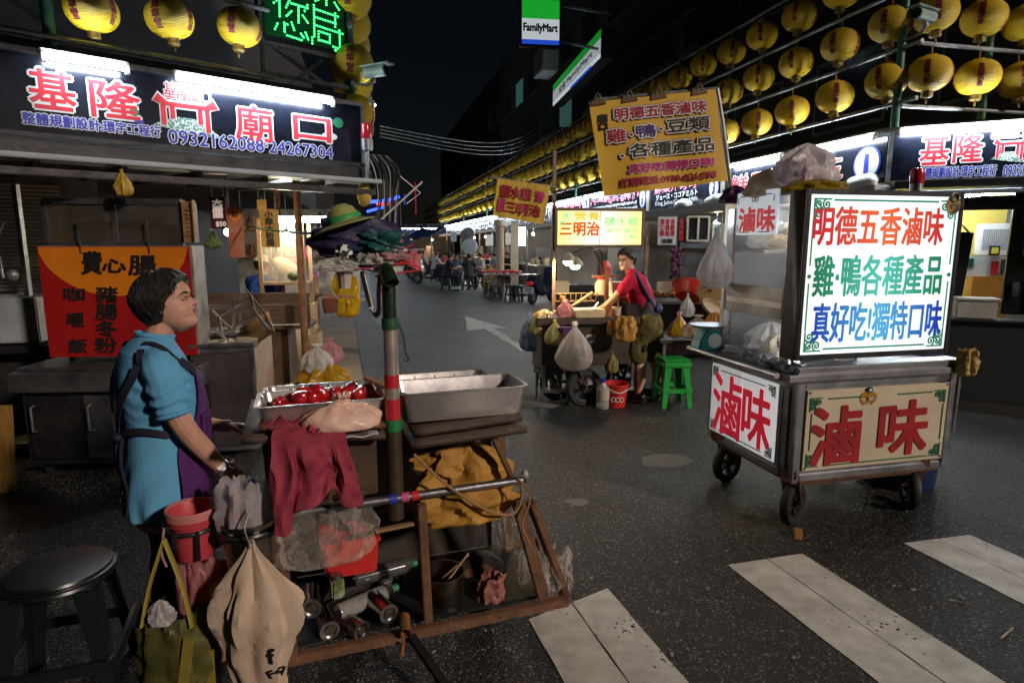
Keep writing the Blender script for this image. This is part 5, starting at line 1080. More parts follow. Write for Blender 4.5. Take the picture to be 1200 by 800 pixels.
b.bar((-.24, -.12, .09), (.25, -.12, .09), .008); b.bar((-.22, -.1, 0), (.22, -.1, 0), .008); b.build('wire_mesh', M('tan wire', (.35, .24, .12)), o)
o = T('doll', 'small figure of food jars with red caps behind the lamp stand', 'jars', onm(704, 345, .5), 8)
b = MB(); b.lathe([(0, 0), (.06, 0), (.065, .12), (.05, .16), (.03, .17)], 14); b.build('jar', cream, o); b = MB(); b.lathe([(.045, .16), (.05, .2), (0, .21)], 12); b.build('lid', redplastic, o); o['label'] = 'cream jar with red lid standing behind the lamp stand'; o['category'] = 'jar'; o.name = 'jar'
dg_ = T('grey_drum', 'grey round drum on thin legs beneath the bags at the cart side', 'drum', pz(644, 436).xy.to_3d())
dY = dg_.location.y; r_3 = 42 * .5 / 720 * dY
dg_.location = (px(644, 430, 6.45).x, 6.45, 0); r_3 = .185
b = MB(); b.lathe([(0, .36), (.15, .36), (r_3, .40), (r_3, .74), (.16, .78), (0, .79)], 24); b.build('body', M('grey plastic', (.13, .135, .14), rough=.5), dg_)
b = MB(); b.lathe([(.17, .32), (.18, .36), (.15, .38), (0, .38), ], 20)
for k in range(3): a = k * 2.1 + 3.5; b.tube([(.14 * math.cos(a), .14 * math.sin(a), .35), (.15 * math.cos(a), .15 * math.sin(a), .0)], [.022, .008], 8)
b.build('leg_ring', M('grey plastic', (.13, .135, .14)), dg_)
yf = M('pale yellow film', (.68, .62, .26), rough=.3, bump=.7, bscale=18, var=.2); bf_ = M('blue white film', (.10, .22, .50), c2=(.55, .62, .70), scale=12, sharp=.15, bump=.8, bscale=20, rough=.3)
for nm, lb, x, y, Y, w_, h_, m_, st, sd_ in (('plastic_bag', 'pale orange plastic bag heaped on the grey drum', 638, 386, 6.45, .30, .22, M('pale orange film', (.72, .50, .24), c2=(.7, .62, .45), scale=8, bump=.7, bscale=18, rough=.35), 'heap', 31),
        ('plastic_bag', 'white plastic bag sitting on the grey drum beside the purple crate', 651, 388, 6.3, .20, .22, M('white film', (.74, .74, .74), bump=.7, bscale=18, rough=.3), 'sit', 32),
        ('plastic_bag', 'blue plastic bag hanging over the street side of the grey drum', 621, 412, 6.4, .22, .42, bf_, 'hang', 33),
        ('plastic_bag', 'olive yellow plastic bag squeezed between blue bag and grey drum', 630, 393, 6.28, .16, .24, yf, 'hang', 34),
        ('plastic_bag', 'pale yellow plastic bag hanging in front of the grey drum', 650, 405, 6.15, .19, .27, yf, 'hang', 35),
        ('plastic_bag', 'pink plastic bag bulging above the purple crate', 662, 372, 6.3, .17, .19, M('pink film', (.72, .42, .46), bump=.7, bscale=20, rough=.3), 'sit', 36),
        ('plastic_bag', 'dark magenta plastic bag tucked behind the pale yellow bag', 641, 398, 6.24, .10, .27, M('magenta film', (.30, .04, .14), bump=.7, rough=.3), 'hang', 37),
        ('plastic_bag', 'large milky plastic bag of orange scraps hanging from the sandwich cart', 673, 435, 6.0, .34, .50, M('scrap bag film', (.62, .61, .60), c2=(.45, .20, .10), scale=8, amt=.82, sharp=.12, bump=.7, bscale=16, rough=.3), 'hang', 38),
        ('plastic_bag', 'grey mesh bag hanging behind the large milky plastic bag', 664, 412, 6.15, .16, .25, M('grey net', (.22, .20, .22), c2=(.5, .48, .48), scale=40, bump=.8), 'hang', 39),
        ('cloth_bag', 'mustard cloth folded over the front of the sandwich cart', 733, 401, 6.15, .19, .26, M('mustard cloth', (.52, .26, .035), bump=.8, bscale=24), 'sack', 40),
        ('cloth_bag', 'brown cloth hanging beside the mustard cloth on the cart', 718, 393, 6.2, .11, .15, M('brown cloth', (.30, .14, .035), bump=.8, bscale=24), 'sack', 41),
        ('net_bag', 'olive net bag hanging beneath the sandwich cart', 717, 438, 6.15, .13, .24, M('olive net', (.20, .17, .04), bump=1, bscale=40), 'hang', 42),
        ('plastic_bag', 'yellow and pink striped plastic bag hanging behind the green stool', 794, 414, 6.9, .34, .48, stripes('pink striped film', (.75, .55, .58), (.55, .06, .16), 8), 'hang', 43),
        ('plastic_bag', 'bright yellow plastic bag hanging over the pink striped bag', 795, 399, 6.75, .20, .28, M('bright yellow film', (.75, .50, .02), bump=.8, bscale=18, rough=.3), 'hang', 44),
        ('plastic_bag', 'white plastic bag hanging from the food counter edge', 805, 372, 7.6, .17, .30, M('white film', (.74, .74, .74)), 'hang', 45),
        ('plastic_bag', 'clear plastic bag of tan food beside the teal scale', 817, 398, 6.3, .30, .26, M('tan film', (.52, .38, .24), c2=(.6, .5, .4), scale=9, bump=.8, bscale=18, rough=.25), 'sit', 46),
        ('plastic_bag', 'orange plastic bag behind the teal scale', 838, 388, 6.2, .24, .20, M('orange film', (.58, .30, .07), bump=.8, bscale=18, rough=.3), 'heap', 47)):
    bag(nm, lb, 'bag' if 'bag' in nm else 'cloth', px(x, y, Y), w_, h_, w_ * .6, m_, st, sd_, .22)
o = T('plastic_crate', 'purple slotted crate hanging at the corner of the sandwich cart', 'crate', px(661, 399, 6.2)); b = MB()
b.box((0, 0, .07), (.17, .15, .15), taper=(1.1, 1.1)); b.build('shell', M('purple plastic', (.10, .04, .20), rough=.4), o, bevel=.008)
b = MB()
for r__ in range(3): 
    for k in range(6): b.box((-.065 + .026 * k, -.078, .03 + .04 * r__), (.014, .008, .022))
b.build('slot_pattern', M('slot black', (.01, .008, .02)), o)
o = T('food_shelf', 'small side table under the bags behind the cart counter', 'table', px(815, 425, 6.6).xy.to_3d()); b = MB(); b.box((0, 0, .66), (.9, .5, .03)); b.build('top', wood_dark, o)
b = MB()
for sx in (-.4, .4):
    for sy in (-.2, .2): b.bar((sx, sy, 0), (sx, sy, .65), .03)
b.build('leg_frame', galv, o)
o = T('red_bucket', 'red plastic bucket with white print beside the water bottle', 'bucket', pz(721, 475).xy.to_3d()); b = MB(); b.lathe([(0, 0), (.10, 0), (.128, .22), (.140, .225), (.138, .245), (.122, .24), (.095, .015), (0, .012)], 26); b.build('body', redplastic, o)
b = MB(); b.tube(spline([(-.13, -.01, .225), (-.06, -.14, .19), (.02, -.16, .17), (.10, -.12, .2)], 10), .006, 6); b.build('handle', white, o)
b = MB()
for k in range(3): a = -1.9 + .35 * k; b.tube([(.121 * math.cos(a) + .022 * math.cos(t) * -math.sin(a), .121 * math.sin(a) + .022 * math.cos(t) * math.cos(a), .09 + .024 * math.sin(t)) for t in [j * .628 for j in range(11)]], .004, 5)
b.build('printed_ring_pattern', white, o)
o = T('water_bottle', 'large clear plastic water bottle with blue cap on the asphalt', 'bottle', pz(706, 478).xy.to_3d()); b = MB(); b.lathe([(0, 0), (.06, 0), (.066, .01), (.066, .07), (.062, .075), (.066, .08), (.066, .15), (.062, .155), (.066, .16), (.064, .21), (.03, .26), (.026, .28), (0, .28)], 20); b.build('body', M('bottle plastic', (.62, .60, .56), rough=.15, alpha=.55, var=.1), o)
b = MB(); b.lathe([(.028, .275), (.028, .305), (0, .31)], 14); b.build('cap', vblue, o); b = MB(); b.lathe([(.068, .10), (.068, .20)], 20); b.build('paper_label', M('bottle paper', (.55, .52, .42)), o)
o = T('wire_crate', 'silver checked crate on the asphalt beneath the sandwich cart', 'crate', px(715, 455, 6.75).xy.to_3d(), 8); b = MB(); b.box((0, 0, .10), (.62, .3, .2)); b.build('body', M('silver crate', (.50, .52, .54), metal=.6, c2=(.12, .13, .14), scale=34, sharp=.05), o, bevel=.01)
# stools
def stool(name, label, mat, loc, rz, h=.46, w=.30, group=None, round_=False):
    o = T(name, label, 'stool', loc, rz, group); t = w / 2; b = MB()
    if round_: b.lathe([(0, h - .035), (t * 1.02, h - .04), (t * 1.05, h - .02), (t, h), (t * .9, h + .004), (0, h - .004)], 28)
    else:
        b.box((0, 0, h - .012), (w, w, .024)); b.box((0, 0, h - .05), (w * 1.04, w * 1.04, .052), taper=(.97, .97))
    b.build('seat', mat, o, bevel=.012)
    for sx in (-1, 1):
        for sy in (-1, 1):
            b = MB(); m_ = b; x_, y_ = sx * t * .86, sy * t * .86; k = 1.28
            vs = []
            for z, wd, kk in ((h - .04, .075, 1.0), (h * .5, .058, (1 + k) / 2), (0, .045, k)):
                cx, cy = x_ * kk, y_ * kk; vs += [V(cx - sx * wd, cy, z), V(cx, cy, z), V(cx, cy - sy * wd, z), V(cx - sx * .010, cy - sy * wd, z), V(cx - sx * .012, cy - sy * .012, z), V(cx - sx * wd, cy - sy * .010, z)]
            fs = []
            for r__ in range(2):
                for i in range(6): fs.append((r__ * 6 + i, r__ * 6 + (i + 1) % 6, r__ * 6 + 6 + (i + 1) % 6, r__ * 6 + 6 + i))
            fs.append((0, 1, 2, 3, 4, 5)); fs.append((12, 13, 14, 15, 16, 17)); b.add(vs, fs); b.build('leg', mat, o, sm=False)
    b = MB(); z = h * .32; q = t * 1.06
    b.b2(-q, q, -q - .008, -q + .008, z, z + .045); b.b2(-q, q, q - .008, q + .008, z, z + .045); b.b2(-q - .008, -q + .008, -q + .009, q - .009, z, z + .045); b.b2(q - .008, q + .008, -q + .009, q - .009, z, z + .045); b.build('stretcher_frame', mat, o)
    return o
gs = pz(787, 474); stool('plastic_stool', 'bright green square plastic stool on the asphalt beside the red-shirted woman', M('green plastic', (.02, .42, .055), rough=.38, var=.2, scale=10), (gs.x, gs.y, 0), 6, .50, .29)
# ------------------------------------------------------------------ people
FRONT = [(-.117, .030), (-.110, .062), (-.100, .078), (-.088, .083), (-.078, .080), (-.070, .0775), (-.060, .085), (-.053, .083), (-.047, .088), (-.040, .086), (-.032, .083), (-.015, .083), (0, .0785), (.012, .081), (.022, .086), (.05, .085), (.075, .070), (.098, .042), (.110, .018), (.115, -.005)]
BACK = [(-.117, .005), (-.100, -.010), (-.085, -.030), (-.065, -.052), (-.04, -.072), (0, -.094), (.04, -.099), (.075, -.080), (.098, -.050), (.110, -.025), (.115, -.008)]
WIDE = [(-.117, .016), (-.108, .032), (-.095, .044), (-.08, .053), (-.06, .062), (-.03, .068), (0, .0725), (.03, .0745), (.06, .067), (.085, .050), (.105, .028), (.113, .012), (.115, .002)]
def head_pt(th, z, off=0.0, face=True):
    xf, xb, w = interp(FRONT, z)[0], interp(BACK, z)[0], interp(WIDE, z)[0]
    xc, r = (xf + xb) / 2, max(.001, (xf - xb) / 2); c, s = math.cos(th), math.sin(th)
    x = xc + r * math.copysign(abs(c) ** .92, c); y = w * math.copysign(abs(s) ** .92, s)
    if face and c > 0:
        n_ = smooth(.012, -.022, z) * smooth(-.036, -.026, z) * .029; x += n_ * math.exp(-(y / .0125) ** 2) + .006 * math.exp(-((abs(y) - .013) / .007) ** 2 - ((z + .026) / .008) ** 2)
        x -= .010 * math.exp(-((abs(y) - .030) / .015) ** 2 - ((z - .001) / .010) ** 2)
        x += .004 * math.exp(-((abs(y) - .030) / .02) ** 2 - ((z - .019) / .006) ** 2) + .004 * math.exp(-((abs(y) - .042) / .015) ** 2 - ((z + .03) / .015) ** 2)
        x -= .004 * math.exp(-(y / .026) ** 2 - ((z + .0505) / .003) ** 2) * (abs(y) < .024)
    if off:
        n = V(c, s, max(-.2, min(1, z / .12)) * .9).normalized(); return V(x, y, z) + n * off
    return V(x, y, z)
def head_mb(mt, nu=52, nv=46):
    m = MB(mt); m.sheet(lambda u, v: head_pt(2 * math.pi * u, -.117 + .232 * v), nu, nv, closed=True)
    m.f += [tuple(range(nu))[::-1], tuple(nv * nu + j for j in range(nu))]; m.mi += [0, 0]
    for s_ in (-1, 1): m.ell((-.012, s_ * .074, -.008), (.017, .010, .031), 10, 8, Matrix.Rotation(s_ * .35, 3, 'Z'))
    return m
def hair_mb(mt, thick, mask, seed=0, nu=56, nv=36):
    """one shell over the skull; mask(theta, z) -> 0..1 says how thick the hair is there"""
    m = MB(mt)
    def f(u, v):
        th = 2 * math.pi * u; z = -.110 + .2245 * v; k = mask(abs((th + math.pi) % (2 * math.pi) - math.pi), z)
        q = V(math.cos(th), math.sin(th), 0)
        return head_pt(th, z, -.012 + k * (.012 + thick * (1 + .28 * noise.noise(V(q.x * 7, q.y * 7, z * 12 + seed)) + .14 * noise.noise(V(q.x * 22, q.y * 22, z * 18 + seed)))), face=False)
    return m.sheet(f, nu, nv, closed=True)
def limb(m, pts, rs, n=12, k=4, ecc=None):
    tab = [(*p, r) for p, r in zip(pts, rs)]; out = spline(tab, k * (len(tab) - 1) + 1); P_ = [V(*q[:3]) if len(q) == 4 else q for q in out]
    m.tube([V(q[0], q[1], q[2]) for q in out], [q[3] for q in out], n, ecc=ecc); q0, q1 = out[0], out[-1]
    m.ell(q0[:3], q0[3] * .98, n, 6); m.ell(q1[:3], q1[3] * .98, n, 6)
def spline4(pts, n): return spline(pts, n)
class V4(tuple): pass
def spline(pts, n):
    tab = [(i, *p) for i, p in enumerate(pts)]
    res = [interp(tab, k * (len(pts) - 1) / (n - 1)) for k in range(n)]
    return [Vector(r) for r in res]
def rings(m, tab, n=28, k=3):
    """torso from (z, half depth, half width, centre x, centre y) rows"""
    z0, z1 = tab[0][0], tab[-1][0]; N = k * (len(tab) - 1); rows_ = []
    for i in range(N + 1):
        z = lerp(z0, z1, i / N); d, w, cx, cy = interp(tab, z); rows_.append([V(cx + d * math.copysign(abs(math.cos(t)) ** .9, math.cos(t)), cy + w * math.copysign(abs(math.sin(t)) ** .9, math.sin(t)), z) for t in [2 * math.pi * j / n for j in range(n)]])
    vs = [p for r_ in rows_ for p in r_]; fs = [(i * n + j, i * n + (j + 1) % n, (i + 1) * n + (j + 1) % n, (i + 1) * n + j) for i in range(N) for j in range(n)]
    m.add(vs, fs + [tuple(range(n))[::-1], tuple(N * n + j for j in range(n))])
def hand(m, wrist, dirv, palm_n, s=1.0, curl=.6, side=1):
    """palm, four unequal bent fingers and a thumb leaving the side of the palm"""
    d = Vector(dirv).normalized(); nrm = (Vector(palm_n) - d * Vector(palm_n).dot(d)).normalized(); a = d.cross(nrm) * side; w = Vector(wrist)
    rot = Matrix((d, a, nrm)).transposed()
    m.ell(w + d * .045 * s, (.052 * s, .038 * s, .016 * s), 12, 8, rot)
    m.tube([w - d * .01, w + d * .03 * s], [.026 * s, .028 * s], 10)
    for i, (L, off) in enumerate(((.070, .028), (.078, .010), (.072, -.009), (.058, -.026))):
        p = w + d * .082 * s + a * off * s; pts = [p - d * .02 * s]; ang = 0; dd = d
        for j, f in enumerate((.45, .32, .23)):
            ang += curl * (.55 if j == 0 else .75); dd = d * math.cos(ang) + nrm * math.sin(ang); pts.append(pts[-1] + dd * L * s * f + (dd * .02 * s if j == 0 else dd * 0))
        m.tube(pts, [.0098 * s, .0095 * s, .0085 * s, .0068 * s], 8); m.ell(pts[-1], .0068 * s, 8, 5)
    p = w + d * .025 * s + a * .028 * s; q = p + (d * .55 + a * .65 + nrm * .35).normalized() * .038 * s; r_ = q + (d * .85 + a * .1 + nrm * .6).normalized() * .032 * s
    m.tube([p, q, r_], [.014 * s, .0115 * s, .008 * s], 8); m.ell(r_, .008 * s, 8, 5)
def skin_mat(name, c): return M(name, c, rough=.55, c2=(c[0] * .80, c[1] * .66, c[2] * .60), scale=26, sharp=.35, bump=.35, bscale=260, spec=.4, sss=.12)
skin = skin_mat('skin', (.56, .34, .25)); skin2 = skin_mat('light skin', (.62, .41, .30))
hairm = M('black hair', (.010, .008, .008), rough=.42, var=.4, scale=20, stretch=(14, 14, 1), bump=.9, bscale=30, spec=.5)
lip = M('lip', (.40, .15, .13), rough=.4); eyew = M('eye white', (.62, .58, .55), rough=.25); eyeb = M('eye dark', (.012, .008, .007), rough=.15)
def face_parts(body, mt, brow=True, narrow=.0055):
    for s_ in (-1, 1):
        b = MB(mt); b.ell((.0745, s_ * .030, -.001), (.011, .0135, narrow), 12, 8); b.build('eye', eyew, body)
        b = MB(mt); b.ell((.0815, s_ * .029, -.001), (.0055, .0062, narrow * .95), 10, 7); b.build('iris', eyeb, body)
        b = MB(mt); b.tube([(.077, s_ * .046, -.0005), (.085, s_ * .038, narrow + .001), (.0875, s_ * .028, narrow + .0015), (.084, s_ * .018, narrow - .003)], [.001, .0021, .0021, .001], 6); b.build('eyelid', eyeb, body)
        b = MB(mt); b.tube([(.070, s_ * .052, .018), (.083, s_ * .040, .024), (.0885, s_ * .028, .0235), (.089, s_ * .016, .019)], [.001, .0028, .0032, .0018], 6); b.build('eyebrow', hairm, body)
    b = MB(mt); b.tube([(.074, -.024, -.050), (.0845, -.012, -.0455), (.0868, 0, -.0470), (.0845, .012, -.0455), (.074, .024, -.050)], [.001, .0040, .0046, .0040, .001], 8); b.tube([(.074, -.023, -.051), (.083, -.011, -.0555), (.0855, 0, -.0560), (.083, .011, -.0555), (.074, .023, -.051)], [.001, .0045, .0052, .0045, .001], 8); b.build('lips', lip, body)
def HM(p, yaw=0, pitch=0, roll=0, s=1.0): return Matrix.Translation(Vector(p)) @ Matrix.Rotation(R(yaw), 4, 'Z') @ Matrix.Rotation(R(-pitch), 4, 'Y') @ Matrix.Rotation(R(roll), 4, 'X') @ Matrix.Scale(s, 4)
def folds(amp, sc_, seed, st=(1, 1, 1)): return lambda p, n: amp * (noise.noise(V(p.x * sc_ * st[0] + seed, p.y * sc_ * st[1], p.z * sc_ * st[2])) + .5 * noise.noise(V(p.x * sc_ * 2.3, p.y * sc_ * 2.3 + seed, p.z * sc_ * 2.3 * st[2])))

# the woman at the tomato cart
WX = px(172, 500, 2.26)
wm = T('person', 'short-haired person in blue T-shirt and purple apron standing beside the tomato cart', 'person', (WX.x + .045, 2.28, 0), 40)
hm = HM((.060, 0, 1.455), -32, 15, -3, .98)
TOR = [(.665, .145, .192, -.005, 0), (.80, .142, .186, .0, 0), (.95, .138, .178, .005, 0), (1.06, .140, .178, .005, 0), (1.16, .134, .182, -.005, 0), (1.24, .112, .174, -.012, 0), (1.295, .088, .15, -.015, 0), (1.325, .066, .088, -.005, 0), (1.342, .058, .064, .005, 0)]
sk = MB(); rings(sk, [(.62, .12, .17, 0, 0), (.9, .125, .165, 0, 0), (1.1, .12, .165, 0, 0), (1.25, .09, .15, -.01, 0), (1.31, .055, .07, 0, 0)])
limb(sk, [(.0, 0, 1.28), (.022, 0, 1.345), (.045, 0, 1.40)], [.056, .047, .046]); q = head_mb(hm); sk.add(q.v, q.f)
limb(sk, [(-.02, -.165, 1.235), (.0, -.205, 1.13), (.035, -.222, 1.025), (.10, -.215, .92), (.160, -.185, .825)], [.050, .044, .040, .036, .025]); hand(sk, (.162, -.184, .822), (.62, .28, -.55), (-.35, .75, -.2), 1.0, .55, 1)
limb(sk, [(-.02, .165, 1.235), (.01, .215, 1.10), (.05, .22, 1.0), (.16, .20, .93), (.26, .16, .90)], [.050, .044, .040, .034, .025]); hand(sk, (.26, .16, .90), (.9, -.3, -.1), (-.1, -.3, -.9), 1.0, .5, -1)
for s_ in (-1, 1):
    limb(sk, [(0, s_ * .09, .78), (.02, s_ * .095, .50), (0, s_ * .095, .28), (-.01, s_ * .095, .07)], [.09, .068, .055, .042]); limb(sk, [(-.02, s_ * .095, .045), (.06, s_ * .10, .035), (.15, s_ * .105, .03)], [.042, .042, .034])
body = remesh(sk, 'body', skin, .004, 1, wm); face_parts(body, hm, narrow=.0042)
def mask_w(a, z):                                            # a: 0 at the nose, pi at the nape
    line = interp([(0, .068), (.55, .058), (.85, .040), (1.15, .014), (1.45, -.018), (1.72, -.046), (2.1, -.066), (2.6, -.082), (3.2, -.088)], a)[0]
    return smooth(line - .008, line + .020, z)
b = hair_mb(hm, .030, mask_w, 3)
for k in range(150):                                         # loose strands
    th = rnd.uniform(-math.pi, math.pi); z = rnd.uniform(.0, .10); a = abs(th)
    if mask_w(a, z - .03) < .5: continue
    pts = [hm @ head_pt(th + rnd.uniform(-.05, .05) * j, z - .018 * j, .028 + rnd.uniform(0, .006) - .004 * j, face=False) for j in range(4)]
    c_ = MB(); b2m = b.m; b.m = Matrix.Identity(4); b.tube(pts, [.0035, .004, .003, .001], 5); b.m = b2m
b.build('hair', hairm, wm)
sm_ = MB(); rings(sm_, TOR, 36)
for s_ in (-1, 1): limb(sm_, [(-.02, s_ * .10, 1.262), (-.018, s_ * .160, 1.238), (-.010, s_ * .192, 1.18), (.0, s_ * .208, 1.125)], [.056, .066, .063, .066])
shirt_m = M('sky blue jersey', (.12, .38, .62), rough=.8, var=.10, scale=5, bump=.25, bscale=300, spec=.2)
def shirt_fold(p, n):
    f = .007 * noise.noise(V(p.x * 6, p.y * 6 + 2, p.z * 2.4)) + .004 * noise.noise(V(p.x * 13, p.y * 13, p.z * 6))
    f += .006 * math.sin(22 * math.atan2(p.y, p.x) * .5 + 9 * noise.noise(V(p.x * 3, p.y * 3, p.z * 3))) * smooth(1.0, .66, p.z)
    ar = (V(p.x - .0, abs(p.y) - .2, p.z - 1.15)).length; f += .006 * math.sin(p.z * 95 + 14 * p.x + 9 * noise.noise(V(p.x * 7, p.y * 7, p.z * 7))) * math.exp(-(ar / .12) ** 2)
    return f
remesh(sm_, 'shirt', shirt_m, .006, 5, wm, shirt_fold)
b = MB()
for s_ in (-1, 1):
    c0, ax = V(.0, s_ * .208, 1.125), V(.10, s_ * .10, -.6).normalized(); u_ = ax.cross(V(1, 0, 0)).normalized(); w_ = ax.cross(u_)
    b.tube([c0 + ax * .045 + (u_ * math.cos(t) + w_ * math.sin(t)) * .056 for t in [k * .2618 for k in range(25)]], .008, 6)
b.tube([V(.006 + .060 * math.cos(t), .066 * math.sin(t), 1.341 + .010 * math.cos(t + 3.1)) for t in [k * .2618 for k in range(25)]], .009, 8); b.build('hem', shirt_m, wm)
def tor(th, z, off):
    d, w, cx, cy = interp(TOR, z); return V(cx + (d + off) * math.copysign(abs(math.cos(th)) ** .9, math.cos(th)), cy + (w + off) * math.copysign(abs(math.sin(th)) ** .9, math.sin(th)), z)
purple = M('purple apron cloth', (.085, .022, .13), rough=.75, var=.25, scale=5, bump=.3, bscale=160, spec=.2); navs = M('dark navy strap', (.012, .012, .03), rough=.7, bump=.3, bscale=120)
def ap(u, v):
    z = lerp(.52, 1.215, v); half = interp([(.52, 1.45), (.80, 1.5), (.95, 1.5), (1.02, 1.15), (1.12, .80), (1.215, .55)], z)[0]; th = (u * 2 - 1) * half
    o_ = .016 + .006 * math.sin(th * 9 + z * 5) * smooth(1.0, .6, z) + .006 * noise.noise(V(th * 2, z * 6, 1)); return tor(th, max(z, .646), o_ + (.02 * smooth(.75, .52, z))) * 1 + V(0, 0, z - max(z, .646))
b = MB(); b.sheet(ap, 48, 40); b.build('apron', purple, wm, solid=.004)
b = MB(); b.sheet(lambda u, v: tor(lerp(-.95, -.45, u), lerp(.93, 1.05, v), .024 + .003 * math.sin(u * 9)), 10, 8); b.build('apron_pocket', purple, wm, solid=.004)
def strap(m, fn, w, n=26):
    pts = [fn(k / n) for k in range(n + 1)]
    for i in range(n):
        p, q = pts[i], pts[i + 1]; c = (p + q) / 2; nrm = V(c.x, c.y * .8, 0 if c.z < 1.26 else .8 * (c.z - 1.2) * 8).normalized(); s_ = (q - p).normalized().cross(nrm) * w / 2; e = (q - p) * .12
        m.add([p - s_ - e, q - s_ + e, q + s_ + e, p + s_ - e, p - s_ - e + nrm * .004, q - s_ + e + nrm * .004, q + s_ + e + nrm * .004, p + s_ - e + nrm * .004], [(0, 1, 2, 3), (7, 6, 5, 4), (0, 4, 5, 1), (1, 5, 6, 2), (2, 6, 7, 3), (3, 7, 4, 0)])
b = MB()
strap(b, lambda t: tor(lerp(-1.65, -3.1, t), 1.00 + .035 * math.sin(t * 3.1) - .03 * t, .012), .024); strap(b, lambda t: tor(lerp(1.65, 3.2, t), 1.00 - .02 * t, .012), .028)
strap(b, lambda t: tor(lerp(-2.10, -3.0, smooth(0, 1, t)), lerp(1.305, .985, t), .013), .026); strap(b, lambda t: tor(lerp(2.10, 3.0, smooth(0, 1, t)), lerp(1.305, .985, t), .013), .034)
strap(b, lambda t: tor(lerp(-.62, -2.1, t), 1.205 + .12 * math.sin(min(1, t * 1.15) * 1.57), .014), .024); strap(b, lambda t: tor(lerp(.62, 2.1, t), 1.205 + .12 * math.sin(min(1, t * 1.15) * 1.57), .014), .030)
b.ell(tor(-2.95, .985, .02), (.022, .03, .018), 10, 6)
for k, (a_, L) in enumerate(((-2.8, .30), (-2.98, .22), (-3.1, .26))): b.tube([tor(a_, .985 - L * t / 6, .014 + .012 * math.sin(t)) for t in range(7)], .006, 6)
b.build('apron_strap', navs, wm)
wr = V(.150, -.191, .842); ax = (V(.162, -.184, .822) - V(.10, -.215, .92)).normalized(); u_ = ax.cross(V(0, 0, 1)).normalized(); w_ = ax.cross(u_)
wt = MB(); wt.tube([wr + (u_ * math.cos(t) + w_ * math.sin(t)) * .0285 for t in [k * .3142 for k in range(21)]], .005, 6); wo = wt.build('watch', steel, wm)
b = MB(); b.tube([wr + V(-.004, -.027, .012), wr + V(-.006, -.036, .016)], .0165, 18); b.build('dial', white, wo)
b = MB()
for s_ in (-1, 1): limb(b, [(0, s_ * .09, .80), (.02, s_ * .095, .50), (0, s_ * .098, .28), (-.01, s_ * .098, .10)], [.085, .088, .078, .072])
rings(b, [(.60, .105, .155, 0, 0), (.75, .11, .15, 0, 0)]); remesh(b, 'trousers', M('black trousers', (.012, .012, .014), rough=.8), .010, 3, wm, folds(.006, 9, 2))

# the woman bending over the sandwich cart
vm = T('person', 'person in red T-shirt black apron and olive shorts leaning over the sandwich cart', 'person', (px(757, 470, 6.5).x, 6.5, 0), 150)
hm = HM((.262, .02, 1.505), 72, -4, 0, .98)     # local x faces the cart, away to the left
sk = MB(); limb(sk, [(.02, .0, .86), (.07, 0, 1.02), (.13, 0, 1.18), (.185, 0, 1.31), (.22, 0, 1.39), (.245, .01, 1.45)], [.115, .105, .115, .095, .055, .05]); q = head_mb(hm, 40, 36); sk.add(q.v, q.f)
limb(sk, [(.17, -.16, 1.29), (.25, -.22, 1.18), (.36, -.21, 1.08), (.49, -.13, 1.09), (.58, -.06, 1.12)], [.05, .043, .038, .033, .024]); hand(sk, (.58, -.06, 1.12), (1, .4, .05), (0, .5, -1), .95, .7, 1)
limb(sk, [(.17, .16, 1.29), (.27, .20, 1.16), (.38, .19, 1.05), (.46, .15, 1.0), (.51, .11, .985)], [.05, .043, .038, .033, .024]); hand(sk, (.51, .11, .985), (.7, -.5, -.25), (0, 0, -1), .95, .4, -1)
for s_, fx in ((-1, -.05), (1, .06)):
    limb(sk, [(.0, s_ * .09, .86), (.03 + fx, s_ * .11, .60), (.01 + fx, s_ * .11, .44), (-.03 + fx, s_ * .11, .30), (fx, s_ * .11, .09)], [.105, .082, .058, .058, .036]); limb(sk, [(fx - .03, s_ * .11, .05), (fx + .14, s_ * .12, .035)], [.042, .035])
body = remesh(sk, 'body', skin2, .007, 3, vm); face_parts(body, hm, narrow=.0065)
def mask_v(a, z):
    line = interp([(0, .055), (.6, .048), (1.0, .022), (1.3, .0), (1.6, -.02), (2.2, -.05), (3.2, -.075)], a)[0]; return smooth(line - .012, line + .034, z + .008 * math.sin(17 * a) + .006 * math.sin(31 * a))
hair_mb(hm, .024, mask_v, 9, 60, 34).build('hair', hairm, vm)
b = MB(); limb(b, [(.05, 0, .98), (.08, 0, 1.06), (.13, 0, 1.18), (.18, 0, 1.30), (.205, 0, 1.365)], [.135, .13, .138, .118, .066], 20)
for s_ in (-1, 1): limb(b, [(.16, s_ * .08, 1.30), (.175, s_ * .165, 1.28), (.225, s_ * .21, 1.20)], [.075, .072, .07])
b.ell((.155, .06, 1.25), (.10, .10, .11)); b.ell((.155, -.06, 1.25), (.10, .10, .11))
remesh(b, 'shirt', M('crimson jersey', (.46, .015, .055), rough=.8, var=.15, bump=.3, bscale=200, spec=.2), .009, 4, vm, folds(.010, 10, 5))
b = MB(); limb(b, [(.01, 0, .84), (.05, 0, .93), (.09, 0, 1.0)], [.145, .14, .138], 20); b.ell((.03, .06, .86), (.13, .10, .12)); b.ell((.03, -.06, .86), (.13, .10, .12))
for s_, fx in ((-1, -.05), (1, .06)): limb(b, [(.0, s_ * .085, .84), (.03 + fx, s_ * .115, .62), (.02 + fx, s_ * .115, .50)], [.125, .115, .110])
remesh(b, 'shorts', M('olive corduroy', (.125, .105, .035), rough=.85, var=.4, scale=8, bump=.6, bscale=60, spec=.2), .010, 3, vm, folds(.012, 10, 8))
